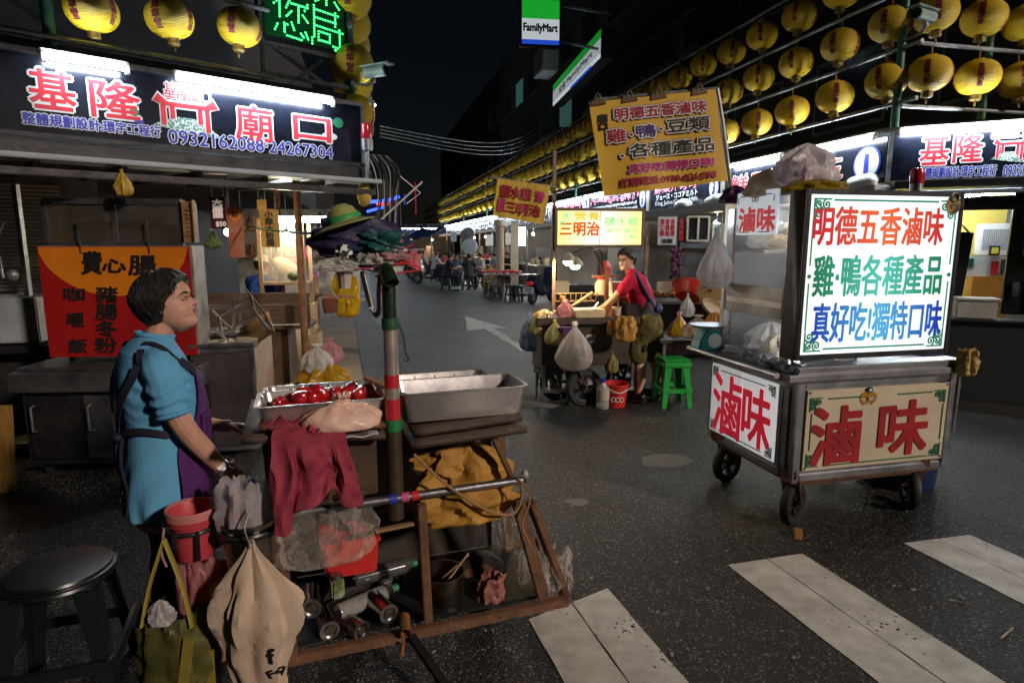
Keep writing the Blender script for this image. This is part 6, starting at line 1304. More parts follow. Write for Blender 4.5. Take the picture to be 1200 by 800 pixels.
b = MB(); limb(b, [(.03, 0, .88), (.05, 0, .94), (.065, 0, 1.0)], [.150, .150, .146], 22); b.ell((.06, .07, .93), (.125, .10, .09)); b.ell((.06, -.07, .93), (.125, .10, .09)); remesh(b, 'apron_waist', M('black apron', (.012, .012, .016), rough=.6, bump=.4, bscale=30), .010, 3, vm, folds(.010, 14, 3, (1, 1, .4)))
apm = M('black apron', (.012, .012, .016), rough=.6, bump=.4, bscale=30)
b = MB(); b.sheet(lambda u, v: V(.06 + .17 * math.cos((u - .5) * 4.0) + .10 * (v ** 1.2) - .05 * (1 - v) + .012 * math.sin(u * 26 + v * 4), .185 * math.sin((u - .5) * 4.0), lerp(.56, 1.06, v)), 34, 16); b.build('apron', apm, vm, solid=.006)
b = MB(); b.tube([(.12, .09, 1.385), (.09, .13, 1.33), (.0, .11, 1.17), (-.07, .05, 1.02)], .016, 8); b.tube([(.12, -.09, 1.385), (.08, -.11, 1.31), (.0, -.07, 1.14), (-.08, .0, 1.02)], .016, 8); b.ell((-.10, .0, 1.0), (.04, .08, .05)); b.build('apron_strap', M('indigo strap', (.03, .04, .14), rough=.7), vm)
for s_, fx in ((-1, -.05), (1, .06)):
    b = MB(); limb(b, [(fx - .04, s_ * .11, .05), (fx + .05, s_ * .115, .055), (fx + .16, s_ * .12, .045)], [.05, .05, .042]); sh_ = b.build('shoe', blackp, vm); b = MB(); b.box((fx + .05, s_ * .115, .012), (.28, .095, .024)); b.build('sole', M('grey sole', (.35, .35, .36)), sh_, bevel=.01)

# small figures farther down the street
def seated(label, p, yaw, top, pants, hair=True, lean=.12, arms=.30, voxel=.016):
    o = T('person', label, 'person', p, yaw); hm = HM((lean + .04, 0, 1.19), 0, -12)
    sk = MB(); limb(sk, [(0, 0, .50), (lean * .6, 0, .80), (lean, 0, .98), (lean + .02, 0, 1.08)], [.12, .12, .09, .05]); q = head_mb(hm, 24, 22); sk.add(q.v, q.f)
    for s_ in (-1, 1): limb(sk, [(lean * .8, s_ * .17, .98), (lean + .08, s_ * .24, .78), (lean + arms, s_ * .12, .80)], [.05, .042, .03]); hand(sk, (lean + arms, s_ * .12, .80), (1, -s_ * .4, .1), (0, 0, -1), 1, .7, s_)
    body = remesh(sk, 'body', skin2, voxel, 2, o)
    b = MB(); limb(b, [(-.02, 0, .46), (lean * .5, 0, .75), (lean * .9, 0, .98)], [.165, .155, .12], 18); b.ell((lean * .8, .1, .97), .10); b.ell((lean * .8, -.1, .97), .10)
    for s_ in (-1, 1): limb(b, [(lean * .8, s_ * .17, .98), (lean + .06, s_ * .235, .84)], [.078, .066])
    remesh(b, 'shirt', top, voxel, 3, o, folds(.012, 9, lean * 40))
    b = MB(); b.ell((-.02, 0, .50), (.17, .19, .12))
    for s_ in (-1, 1): limb(b, [(0, s_ * .10, .50), (.38, s_ * .14, .49), (.40, s_ * .14, .28), (.36, s_ * .14, .07)], [.095, .078, .06, .045]); limb(b, [(.34, s_ * .14, .045), (.48, s_ * .15, .035)], [.045, .038])
    remesh(b, 'trousers', pants, voxel, 2, o)
    def mk(a, z): return smooth(-.02, .0, z - interp([(0, .055), (1.0, .03), (1.4, -.01), (3.2, -.07)], a)[0])
    hair_mb(hm, .022, mk, 5, 26, 18).build('hair', hairm, o); return o
# ------------------------------------------------------------------ diners, tables and scooters down the street
def at(x, Y): return V(px(x, 330, Y).x, Y, 0)
bt_ = M('black cotton', (.014, .014, .018), rough=.85); gt = M('dark grey green cotton', (.035, .045, .04), rough=.85); bl__ = M('slate blue cotton', (.10, .14, .18), rough=.85); wt_ = M('grey white cotton', (.45, .44, .42), rough=.85); jn = M('dark jeans', (.014, .018, .03), rough=.85)
seated('diner in black shirt with back half turned, nearest the parked scooters', at(522, 22.6), 15, bt_, jn, lean=.16)
seated('diner in slate shirt facing the street across the little table', at(537, 24.3), -100, bl__, jn, lean=.12)
seated('diner in dark grey green shirt seen from behind with bottles on the ground beside', at(549, 22.4), 75, gt, bt_, lean=.10)
seated('diner in pale shirt and black vest beside the yellow draped chair', at(566, 24.0), -150, wt_, jn, lean=.08)
dstool = M('dark grey plastic', (.035, .04, .045), rough=.4)
for k, (x, Y) in enumerate(((522, 22.6), (537, 24.3), (549, 22.4), (566, 24.0))):
    p = at(x, Y); stool('plastic_stool', 'dark plastic stool beneath one of the seated diners', dstool, (p.x, p.y, 0), 20 * k, .45, .30, 'stools under the diners')
for k, (x, Y) in enumerate(((574, 19.8), (581, 18.8), (600, 18.2), (612, 18.0))):
    p = at(x, Y); stool('plastic_stool', 'empty dark plastic stool pushed up to the red topped table', dstool, (p.x, p.y, 0), 15 * k, .46, .31, 'empty stools at the red table')
p = at(535, 23.3); o = T('dining_table', 'small folding table between the seated diners', 'table', p); b = MB(); b.box((0, 0, .72), (.9, .7, .03)); b.build('tabletop', steel, o, bevel=.006); b = MB()
for s_ in (-1, 1): b.bar((-.3, s_ * .28, 0), (.3, s_ * .28, .71), .025); b.bar((.3, s_ * .28, 0), (-.3, s_ * .28, .71), .025)
b.build('leg_frame', galv, o)
p = at(594, 19.2); o = T('dining_table', 'folding table with red covers and many small bowls beside the scooter', 'table', p, -10); b = MB(); b.box((0, 0, .72), (1.4, .75, .03)); b.build('tabletop', steel, o, bevel=.006); b = MB()
for x_ in (-.45, .35):
    for s_ in (-1, 1): b.bar((x_ - .22, s_ * .3, 0), (x_ + .22, s_ * .3, .71), .025); b.bar((x_ + .22, s_ * .3, 0), (x_ - .22, s_ * .3, .71), .025)
b.build('leg_frame', galv, o)
b = MB(); 
for k in range(5): b.box((.25 - .25 * k, .25, .78 + .03 * (k % 2)), (.34, .3, .08), rz=.2 * k)
b.build('red_cover', redplastic, o, bevel=.01)
for k in range(6):
    c_ = T('bowl', 'small pale bowl standing on the red topped table', 'bowl', p + V(-.6 + .2 * k, -.2 + .12 * (k % 2), .737), group='bowls on the red table'); b = MB(); b.lathe([(0, 0), (.03, 0), (.06, .05), (.052, .05), (0, .012)], 12); b.build('body', white, c_)
for k, x in enumerate((530.5, 534, 537.5)):
    p = at(x, 22.0); o = T('beer_bottle', 'green glass bottle standing on the asphalt beside the diners', 'bottle', p, group='green bottles beside the diners'); b = MB(); b.lathe([(0, 0), (.045, 0), (.045, .2), (.016, .27), (.016, .32), (0, .32)], 12); b.build('body', M('green glass', (.02, .12, .05), rough=.12), o); b = MB(); b.lathe([(.047, .06), (.047, .16)], 12); b.build('paper_label', white, o)
p = at(576, 21.2); o = T('draped_chair', 'chair draped with a yellow cloth beside the diners', 'chair', p, 20); b = MB(); b.sheet(lambda u, v: V((u - .5) * .6, .05 * math.sin(u * 14) - .2 * (v - .5), .12 + .75 * v), 18, 8); b.build('cloth', M('yellow drape', (.55, .32, .02), bump=.5), o, solid=.02); b = MB()
for sx in (-.22, .22):
    for sy in (-.1, .25): b.bar((sx, sy, 0), (sx, sy, .5), .03)
b.box((0, .1, .5), (.46, .42, .04)); b.build('chair_frame', galv, o)
def scooter(label, p, yaw, cm, plate=False, s=1.0):
    o = T('scooter', label, 'scooter', p, yaw); o.scale = (s, s, s)                # faces +x
    for x_ in (-.62, .62):
        w_ = MB(); w_.lathe([(.13, -.05), (.21, -.05), (.24, -.02), (.24, .02), (.21, .05), (.13, .05), (.13, -.05)], 20); q = w_.build('wheel', black, o); q.rotation_euler = (R(90), 0, 0); q.location = (x_, 0, .24)
        w_ = MB(); w_.lathe([(.03, -.04), (.13, -.03), (.13, .03), (.03, .04), (.03, -.04)], 14); r_ = w_.build('rim', galv, q)
    b = MB(); b.plate([(-.80, .62), (-.72, .74), (-.30, .74), (-.18, .60), (-.14, .34), (.30, .30), (.34, .24), (-.2, .22), (-.45, .30)], -.13, .13); b.build('body_shell', cm, o, bevel=.03)
    b = MB(); b.plate([(.30, .30), (.36, .28), (.58, .95), (.50, 1.02), (.44, .95)], -.16, .16); b.plate([(.45, .48), (.62, .52), (.80, .44), (.62, .58)], -.06, .06); b.build('front_shield', cm, o, bevel=.02)
    b = MB(); b.plate([(-.76, .75), (-.70, .83), (-.45, .85), (-.25, .80), (-.20, .75)], -.12, .12); b.build('seat', blackp, o, bevel=.03)
    b = MB(); b.tube([(.62, .04, .24), (.50, .04, 1.0)], .03, 8); b.tube([(.42, -.33, 1.04), (.50, -.15, 1.03), (.50, .15, 1.03), (.42, .33, 1.04)], .018, 8); b.build('handlebar', galv, o)
    for s_ in (-1, 1):
        b = MB(); b.tube([(.47, s_ * .22, 1.03), (.47, s_ * .30, 1.22)], .008, 6); b.ell((.47, s_ * .31, 1.25), (.015, .06, .04)); b.build('mirror', blackp, o)
    b = MB(); b.ell((-.80, 0, .60), (.05, .11, .06)); b.build('taillight', glow('tail light', (.6, .015, .02), .18), o)
    b = MB(); b.bar((-.78, 0, .5), (-.88, 0, .38), .16, .02); b.build('mudguard', blackp, o)
    b = MB(); b.b2(-.15, .15, -.005, .01, -.085, .085); pl_ = b.build('number_plate', white, o); pl_.location = (-.90, 0, .42); pl_.rotation_euler = (R(-18), 0, R(-90)) 
    if plate: letters(pl_, 'NWM', (0, .03, .2, .05), [(.004, vblack)], y=-.008); letters(pl_, '1321', (0, -.035, .2, .06), [(.004, vblack)], y=-.008)
    return o
sc1 = pz(630, 357); scooter('dark scooter seen from behind with white number plate parked by the red table', (sc1.x + .15, sc1.y + .5, 0), 62, M('blue black paint', (.015, .02, .04), rough=.25, coat=.5), True)
for k, (x, Y, yw, lb) in enumerate(((505, 25.5, 160, 'dark scooter parked at the street edge left of the diners'.replace(' left of', ' beside')), (497, 29, 165, 'dark scooter parked beneath the dark blue tarpaulin'), (715, 10.2, 20, 'scooter with blue fairing parked behind the lamp stand'), (488, 33, 150, 'farthest dark scooter parked near the end of the street'))):
    p = at(x, Y); scooter(lb, p, yw, M('blue white fairing', (.03, .06, .30), rough=.25) if k == 2 else MATS['blue black paint'])
# things behind the sandwich cart
GS = Fr(px(700, 320, 9.6), 4)
panel('steel_shutter', 'grey steel shutter panels closing the stall behind the sandwich cart sign', 'shutter', (653, 286, 722, 332), M('pale grey sheet', (.42, .43, .44), rough=.4, metal=.4, c2=(.26, .27, .28), scale=1.5, sharp=.3, stretch=(5, 1, .3)), None, GS)
panel('stall_locker', 'low dark steel lockers under the grey shutter panels', 'locker', (653, 334, 735, 366), dark_steel, None, Fr(px(700, 350, 9.4), 4), th=.3)
panel('tool_box', 'pale cream plastic box on legs under the grey shutter', 'box', (651, 330, 667, 343), cream, None, Fr(px(660, 340, 8.8), 4), th=.2)
panel('wall_clutter', 'dark stall back with a fan and blue pot behind the woman in red', 'stall back', (712, 288, 760, 334), M('greenish dark wall', (.13, .17, .16), rough=.5, c2=(.40, .42, .40), scale=3, sharp=.06, amt=.4), None, Fr(px(735, 310, 9.5), 4))
o = T('clay_figure', 'round clay pot with white cloth behind the lamp stand', 'pot', px(707, 335, 7.6)); b = MB(); b.lathe([(0, -.1), (.09, -.08), (.12, 0), (.10, .08), (.05, .12), (0, .12)], 18); b.build('body', M('pot tan', (.48, .34, .22)), o); o.name = 'clay_pot'
b = MB(); b.tube([(.02, 0, .1), (.03, 0, .22), (.01, 0, .3)], [.05, .07, .04], 10); b.build('cloth', red, o)

# ------------------------------------------------------------------ left corner stall: counters, signs, clutter
LB = Fr((px(48, 418, 4.45).x, 4.45, 0), 5)
tb = TF('food_display', 'red menu cabinet with orange arc and black characters under a mesh cage', 'display cabinet', LB)
c = LB.box(50, 288, 227, 418); cx, cz, w_, h_ = c
b = MB(); b.b2(cx - w_ / 2, cx + w_ / 2 + .01, .012, .24, cz - h_ / 2, cz + h_ / 2); b.build('cabinet', M('aluminium cabinet', (.42, .41, .38), rough=.4, metal=.6, c2=(.24, .23, .21), scale=5), tb, bevel=.006)
b = MB(); b.b2(cx - w_ / 2 + .006, cx + w_ / 2 - .004, -.004, .011, cz - h_ / 2 + .004, cz + h_ / 2 - .006); rp = b.build('red_panel', M('menu red', (.36, .013, .014), rough=.35, var=.2, scale=2), tb, bevel=.002)
arc = [(cx - w_ * .485 + w_ * .975 * k / 30, 0) for k in range(31)]; pts = [(x, cz + h_ / 2 - .012 - .43 * h_ * math.sqrt(max(0, 1 - ((x - cx) / (w_ * .49)) ** 2)) ** 1.15) for x, _ in arc]
b = MB(); b.plate([(arc[0][0], cz + h_ / 2 - .01)] + pts + [(arc[-1][0], cz + h_ / 2 - .01)], -.008, -.003); b.build('orange_arc', M('menu orange', (.68, .20, .012), rough=.35, var=.15, scale=2), rp, sm=False)
for s_, bx, vt, bo in (('費', (97, 295, 120, 321), 0, .006), ('心', (121, 304, 148, 319), 0, .006), ('腸', (152, 300, 183, 322), 0, .006), ('咖', (76, 337, 100, 352), 0, .0045), ('哩', (80, 367, 99, 382), 0, .0045), ('飯', (81, 397, 103, 413), 0, .0045), ('豬腸冬粉', (113, 336, 138, 413), 1, .0045)):
    letters(rp, s_, LB.box(*bx), [(bo, vblack)], y=-.010, vertical=bool(vt), shear=.12)
mesh_m = M('rusty mesh', (.16, .12, .08), rough=.6, metal=.4)
b = MB(); g_ = LB.box(54, 236, 214, 284, .05); gx0, gx1, gz0, gz1 = g_[0] - g_[2] / 2, g_[0] + g_[2] / 2, g_[1] - g_[3] / 2, g_[1] + g_[3] / 2
for k in range(-12, 56):
    x = gx0 + k * .022
    for sg in (1, -1):
        p, q = V(x, .05, gz0 if sg > 0 else gz1), V(x + (gz1 - gz0) * .75, .05, gz1 if sg > 0 else gz0)
        for e_ in (0, 1):
            a0, a1 = max(0, (gx0 - p.x) / (q.x - p.x)), min(1, (gx1 - p.x) / (q.x - p.x))
        if a1 > a0: b.bar(p.lerp(q, a0), p.lerp(q, a1), .0028)
b.build('mesh_pattern', mesh_m, tb)
b = MB()
for x in (gx0, lerp(gx0, gx1, .5), gx1): b.b2(x - .014, x + .014, .03, .06, gz0, gz1)
b.b2(gx0, gx1, .03, .06, gz1 - .02, gz1 + .02); b.b2(gx0, gx1, .03, .06, gz0 - .02, gz0); b.b2(gx0, gx1, .3, .32, gz0, gz1)
for x in (lerp(gx0, gx1, .26), lerp(gx0, gx1, .76)): b.b2(x - .006, x + .006, -.012, -.002, gz0 - .08, gz0 + .16)
b.build('cage_frame', steel_old, tb)
b = MB(); b.b2(gx1 + .02, gx1 + .10, .03, .06, gz0, gz1); b.b2(gx1 + .02, gx1 + .03, .0, .04, gz0, gz1 + .01); b.b2(gx1 + .09, gx1 + .10, .0, .04, gz0, gz1 + .01)
for k in range(7): b.b2(gx1 + .035, gx1 + .085, .02, .035, gz0 + .05 + .03 * k, gz0 + .065 + .03 * k)
b.build('ornate_panel', M('worn brass wood', (.32, .20, .08), rough=.5, var=.5, scale=12), tb)
b = MB()
for x in (cx - w_ * .38, cx + w_ * .42): b.b2(x - .02, x + .02, .05, .2, cz - h_ / 2 - .09, cz - h_ / 2)
b.build('foot', dark_steel, tb)
q = LB.at(144, 219, -.1); bag('cloth_bag', 'ochre cloth bag hanging from the awning above the mesh cage', 'bag', LB.w(q.x, -.1, q.z - .07), .13, .19, .07, MATS['ochre cloth'], 'hang', 61, .25)
KC = Fr((px(10, 470, 4.2).x, 4.2, 0), 3)
o = TF('kitchen_counter', 'worn steel kitchen counter with cabinet doors under the red menu cabinet', 'counter', KC); L = KC.at(228, 470).x
b = MB(); b.b2(0, L, 0, .55, .64, .775); b.b2(0, L, .10, .55, .775, .80); b.build('worktop', steel_old, o, bevel=.008); b = MB(); b.b2(.06, L - .02, .05, .5, .10, .64); b.build('body', dark_steel, o)
for k in range(3):
    x0_, x1_ = lerp(.08, L - .03, k / 3) + .01, lerp(.08, L - .03, (k + 1) / 3) - .01; b = MB(); b.b2(x0_, x1_, .035, .05, .14, .61); d_ = b.build('door', steel_old if k == 1 else dark_steel, o, bevel=.008)
    b = MB(); b.tube([(x0_ + .05, .035, .54), (x0_ + .05, .0, .53), (x0_ + .05, .0, .36), (x0_ + .05, .035, .35)], .008, 6); b.build('handle', galv, d_)
b = MB()
for x in (.12, L - .1): b.b2(x, x + .04, .1, .14, 0, .1)
b.build('foot', dark_steel, o)
o = T('wooden_board', 'yellowish wooden board leaning at the end of the kitchen counter', 'board', pz(12, 575).xy.to_3d(), 3); b = MB(); b.box((-.1, 0, .30), (.32, .03, .60), rx=-.1); b.build('panel', M('yellow board', (.34, .19, .04), var=.4, stretch=(4, 4, .6)), o, bevel=.004)
bb = LB.box(0, 348, 46, 400, .55); o = T('polystyrene_box', 'dirty pale blue grey box standing on a shelf by the roller shutter', 'box', LB.w(bb[0] - .1, .55, bb[1] - bb[3] / 2), 12); b = MB(); b.box((0, .1, bb[3] / 2), (bb[2] + .25, .4, bb[3]), taper=(.98, .98)); b.build('body', M('dirty pale box', (.36, .40, .44), c2=(.18, .19, .20), scale=4, sharp=.3), o, bevel=.01)
b = MB(); b.box((0, .1, -.05), (bb[2] + .4, .45, .06)); b.box((0, .2, -.45), (bb[2] + .3, .3, .75)); b.build('stand', dark_steel, o)
o = T('shutter_guide', 'pale vertical shutter guide rail beside the red menu cabinet', 'rail', LB.w(LB.at(28, 300, .7).x, .7, .9)); b = MB(); b.b2(-.02, .02, -.02, .02, 0, 1.25); b.build('rail', galv, o); b = MB(); b.tube([(-.18, -.02, .5), (-.2, -.02, .8), (-.12, -.02, .95)], .012, 6); b.ell((-.08, -.03, .52), .05, 12, 8); b.build('lock', galv, o)
# counter two and the upturned steel stools on it
K2 = Fr((px(232, 530, 4.55).x, 4.55, 0), 14); L = K2.at(300, 460).x
o = TF('steel_cabinet', 'dented dark steel cabinet beside the red menu cabinet with upturned furniture on top', 'cabinet', K2)
b = MB(); b.b2(0, L, 0, 1.0, .08, .90); b.build('body', steel_old, o, bevel=.008); b = MB(); b.b2(.02, L - .02, -.012, .0, .12, .86); d_ = b.build('door', M('dented purple steel', (.20, .17, .18), rough=.4, metal=.8, c2=(.08, .065, .065), scale=3, sharp=.3, bump=.8, bscale=5), o, bevel=.01)
b = MB(); b.tube([(.03, -.02, .55), (.03, -.02, .75)], .008, 6); b.build('handle', galv, d_); b = MB(); b.b2(-.01, L + .012, -.02, 1.02, .90, .93); b.build('top', steel, o, bevel=.004); b = MB(); b.b2(L + .002, L + .012, .03, .95, .12, .88); b.build('side_board', M('pale side board', (.38, .30, .22), rough=.6, c2=(.22, .16, .10), scale=5, stretch=(4, 4, 1)), o)
for k, (x, y, b_, ang, w_) in enumerate(((256, 386, .45, 18, .34), (297, 376, .35, -24, .34))):
    q = K2.at(x, y, b_); o = T('steel_stool', ['upturned steel stool frame lying on the steel cabinet', 'tilted steel stool with bronze seat leaning on the steel cabinet'][k], 'stool', K2.w(q.x, b_, .945), 14 + 20 * k); o.rotation_euler = (R([0, 26][k]), R([0, -32][k]), R(14))
    b = MB(); b.box((0, 0, .015), (w_, w_, .025)); b.build('seat', [steel_old, M('bronze sheet', (.30, .20, .10), rough=.35, metal=.8, var=.3)][k], o, bevel=.005)
    for sx in (-1, 1):
        for sy in (-1, 1): b = MB(); b.bar((sx * w_ * .42, sy * w_ * .42, .028), (sx * w_ * .46, sy * w_ * .46, .30), .018); b.build('leg', steel, o)
    b = MB(); z = .22; q_ = w_ * .44
    for p_, r_ in (((-q_, -q_, z), (q_, -q_, z)), ((-q_, q_, z), (q_, q_, z)), ((-q_, -q_, z), (-q_, q_, z)), ((q_, -q_, z), (q_, q_, z))): b.bar(p_, r_, .014)
    b.build('stretcher_frame', steel, o)
o = T('work_bench', 'long dark wooden bench with a raised back edge behind the steel cabinet', 'bench', px(330, 392, 6.3).xy.to_3d(), 8); b = MB(); b.b2(-.9, .28, 0, .5, .80, .84); b.build('top', wood_dark, o); b = MB(); b.b2(-.9, .30, -.03, 0, .86, 1.06); b.build('front_board', wood_dark, o, bevel=.004); b = MB(); b.b2(-.9, .2, .48, .52, .86, 1.14); b.build('back_board', wood_dark, o)
b = MB(); b.b2(-.75, .05, .05, .45, .1, .8); b.build('cupboard', M('brown cupboard', (.10, .06, .04), var=.4), o)
for x in (-.85, .22): b = MB(); b.b2(x - .03, x + .03, .05, .11, 0, .8); b.build('leg', wood_dark, o)
o = T('cardboard_box', 'cardboard cartons stacked under the bench end by the poles', 'carton', px(345, 405, 7.4).xy.to_3d(), 10); b = MB(); b.box((0, 0, .42), (.62, .4, .36)); b.box((0.02, 0, .80), (.5, .36, .34)); b.build('carton_shell', M('cardboard', (.42, .30, .17), var=.3), o, bevel=.006); b = MB(); b.box((0, -.203, .42), (.06, .004, .36)); b.box((.02, -.183, .8), (.05, .004, .34)); b.build('tape', M('tape', (.55, .45, .3)), o)
# hanging signs
def hang(name, label, bx, Y, mat, yaw=0, lay=None, th=.012):
    F = Fr(px((bx[0] + bx[2]) / 2, (bx[1] + bx[3]) / 2, Y), yaw); c = F.box(*bx); o = T(name, label, 'sign', F.o, e=F.e); b = MB(); b.b2(-c[2] / 2, c[2] / 2, 0, th, -c[3] / 2, c[3] / 2); b.build('board', mat, o, bevel=.003)
    b = MB()
    for s_ in (-1, 1): b.tube([(s_ * c[2] * .35, .005, c[3] / 2), (s_ * c[2] * .35, .005, c[3] / 2 + .14)], .004, 5)
    b.build('cord', galv, o); return o, F, c
o, F, c = hang('hanging_sign', 'dark red hanging price board with white characters beside the mesh cage', (246, 231, 265, 268), 5.2, M('dark maroon board', (.09, .012, .015), rough=.4)); pw = glow('glowing white ink', (.75, .68, .62), .25)  # the white characters carry a faint glow of their own
letters(o, '大腸圈', (0, .13 * c[3], .62 * c[2], .58 * c[3]), [(.004, pw)], y=-.004, vertical=True); letters(o, '$50', (.02, -.36 * c[3], .62 * c[2], .17 * c[3]), [(.003, pw)], y=-.004)
o, F, c = hang('hanging_sign', 'red brown hanging leaflet with an orange half circle and glare spot', (267, 243, 286, 302), 5.4, M('leaflet red', (.30, .07, .035), c2=(.42, .22, .14), scale=9, sharp=.2, rough=.25), 25)
b = MB(); b.plate([(-c[2] * .42, c[3] * .46), (c[2] * .42, c[3] * .46)] + [(c[2] * .42 * math.cos(t), c[3] * .46 - c[3] * .24 * math.sin(t)) for t in [k * .314 for k in range(1, 10)]][::1], -.005, -.001); b.build('orange_arc', MATS['menu orange'], o, sm=False); letters(o, '費心', (0, c[3] * .36, c[2] * .4, c[3] * .12), [(.002, vblack)], y=-.008)
o, F, c = hang('hanging_sign', 'ochre cloth sign with black vertical characters lit by bare bulbs', (305, 246, 327, 290), 6.6, M('ochre sign cloth', (.55, .38, .13), c2=(.40, .25, .07), scale=4, bump=.3)); letters(o, '小陳大粉腸', (0, 0, .42 * c[2], .92 * c[3]), [(.005, vblack)], y=-.006, vertical=True)
o, F, c = hang('hanging_sign', 'small ochre cloth tab above the ochre character sign', (301, 234, 312, 246), 6.5, MATS['ochre sign cloth'])
for x, y, Y, lb in ((268, 272, 5.6, 'bare bulb glaring on the red brown leaflet'), (336, 276, 7.0, 'bare warm bulb beside the ochre character sign'), (352, 262, 7.4, 'bright bulb in front of the two tall poles')):
    o = T('bare_bulb', lb, 'bulb', px(x, y, Y)); b = MB(); b.ell((0, 0, 0), .036, 12, 8); b.build('glass', warm_glow, o); b = MB(); b.lathe([(.018, .03), (.018, .07), (0, .07)], 10); b.tube([(0, 0, .07), (0, 0, .5)], .005, 5); b.build('holder', blackp, o)
tube_light(Fr((px(350, 265, 7.2).x, 7.2, 0), 5), -.3, .35, 0, px(350, 263, 7.2).z + .04, 'short white tube light glaring behind the tall poles', 'tube lights in the corner stall')
inn = Fr(px(335, 300, 9.5), 4); panel('stall_backdrop', 'bright white tiled back wall of the inner stall behind the man in blue', 'wall panel', (278, 245, 420, 345), M('white stall tiles', (.55, .58, .58), c2=(.25, .24, .22), scale=3.5, sharp=.08, amt=.6), None, inn)
gc_ = T('glass_case', 'steel framed glass food case with a round basket behind the ochre sign', 'display case', px(330, 335, 7.2).xy.to_3d(), 6); b = MB()
for x in (-.22, .26):
    for y in (0, .4): b.b2(x - .02, x + .02, y - .02, y + .02, .95, 1.95)
for z in (.95, 1.2, 1.93): b.b2(-.24, .28, -.02, .42, z, z + .03)
b.build('case_frame', M('brown case steel', (.34, .25, .16), metal=.3, rough=.5), gc_); b = MB(); b.b2(-.2, .24, -.01, -.005, 1.23, 1.9); b.build('glass_pane', glass, gc_); b = MB(); b.ell((.0, .2, 1.40), (.17, .10, .10), 18, 10, Matrix.Rotation(.5, 3, 'Y')); b.build('basket', wave_mat('pale basket', (.55, .46, .30), (.25, .18, .10), 30, 'X'), gc_); b = MB(); b.ell((.14, .05, 1.30), (.09, .08, .07)); b.build('greens', M('dark greens', (.05, .08, .02), bump=.8), gc_); b = MB(); b.b2(-.24, .28, 0, .4, .1, .95); b.build('base_cabinet', cream, gc_, bevel=.01)  # case frame in a plain mottled brown
mb_ = seated('man in white cap and blue vest working at the inner stall', V(px(298, 330, 7.6).x, 7.6, .22), 60, M('royal blue cotton', (.02, .09, .42), rough=.8), jn, lean=.10, voxel=.014)
hc = HM((.14, 0, 1.19), 0, -12); b = MB(hc); b.sheet(lambda u, v: head_pt(2 * math.pi * u, lerp(.03, .1145, v), .028, face=False), 26, 10, closed=True); b.ell((.10, 0, .035), (.06, .06, .01)); b.build('cap', white, mb_)
st_ = stool('plastic_stool', 'dark stool under the man in blue vest', dstool, (mb_.location.x, mb_.location.y, .10), 10, .56, .3)
for k, (x, y0, y1, r_) in enumerate(((361, 255, 424, .028), (375, 318, 425, .034))):
    p = px(x, y1, 7.9); zt = px(x, y0, 7.9).z; o = T('wooden_pole', ['tall dark pole with coloured cords at the footway edge', 'shorter thick pole beside the tall corded pole'][k], 'pole', (p.x, p.y, .1)); b = MB(); b.tube([(0, 0, 0), (0, 0, zt - .1)], r_, 10); b.build('shaft', M('brown pole', (.20, .12, .07), rough=.5, c2=(.08, .05, .03), stretch=(6, 6, .6)), o)
    b = MB(); b.bar((-.15, -.05, .95), (.5, -.05, .9), .03); b.build('crossbar', rust, o)
    for j, m_ in enumerate((redplastic, vblue, M('cord pink', (.55, .12, .25)))):
        b = MB(); b.tube(spline([(-.03 + .05 * j, -.04, 1.75 - .2 * k - .1 * j), (-.08 + .06 * j, -.05, 1.45 - .1 * j), (.02 * j, -.05, 1.15)], 12), .007, 5); b.build('cord', m_, o)
o = T('clay_cup', 'brown glazed container hanging from the shorter thick pole', 'container', px(387, 358, 7.7)); b = MB(); b.lathe([(0, -.10), (.085, -.09), (.10, .06), (.10, .09), (.085, .09), (.08, -.07), (0, -.07)], 20); b.build('body', M('brown glaze', (.10, .035, .02), rough=.3), o); b = MB(); b.tube([(-.1, 0, .07), (0, 0, .25), (.1, 0, .07)], .005, 6); b.build('handle', galv, o)
for nm, lb, x, y, Y, w_, h_, m_, st, sd_ in (('plastic_bag', 'tall bright yellow rubbish bag standing at the footway edge', 407, 372, 9.3, .36, .62, MATS['bright yellow film'], 'sack', 71), ('plastic_bag', 'yellow plastic bag with red stripes lying on the footway by the tomato trays', 381, 466, 5.6, .52, .36, M('yellow red film', (.55, .34, .02), c2=(.45, .05, .02), scale=3, amt=.85, sharp=.05, bump=.8, bscale=14, rough=.3), 'heap', 72), ('plastic_bag', 'white plastic bag on top of the striped yellow bag', 373, 440, 5.6, .28, .30, M('white film', (.74, .74, .74)), 'sit', 73), ('plastic_bag', 'pink plastic bag tucked behind the white bag on the footway', 388, 425, 6.2, .22, .26, M('pink film', (.72, .42, .46)), 'sit', 74), ('plastic_bag', 'dull green plastic bag hanging beside the aluminium cabinet', 250, 292, 5.3, .13, .16, M('green film', (.18, .22, .12), bump=.8), 'hang', 75)):
    bag(nm, lb, 'bag', px(x, y, Y), w_, h_, w_ * .7, m_, st, sd_, .24)

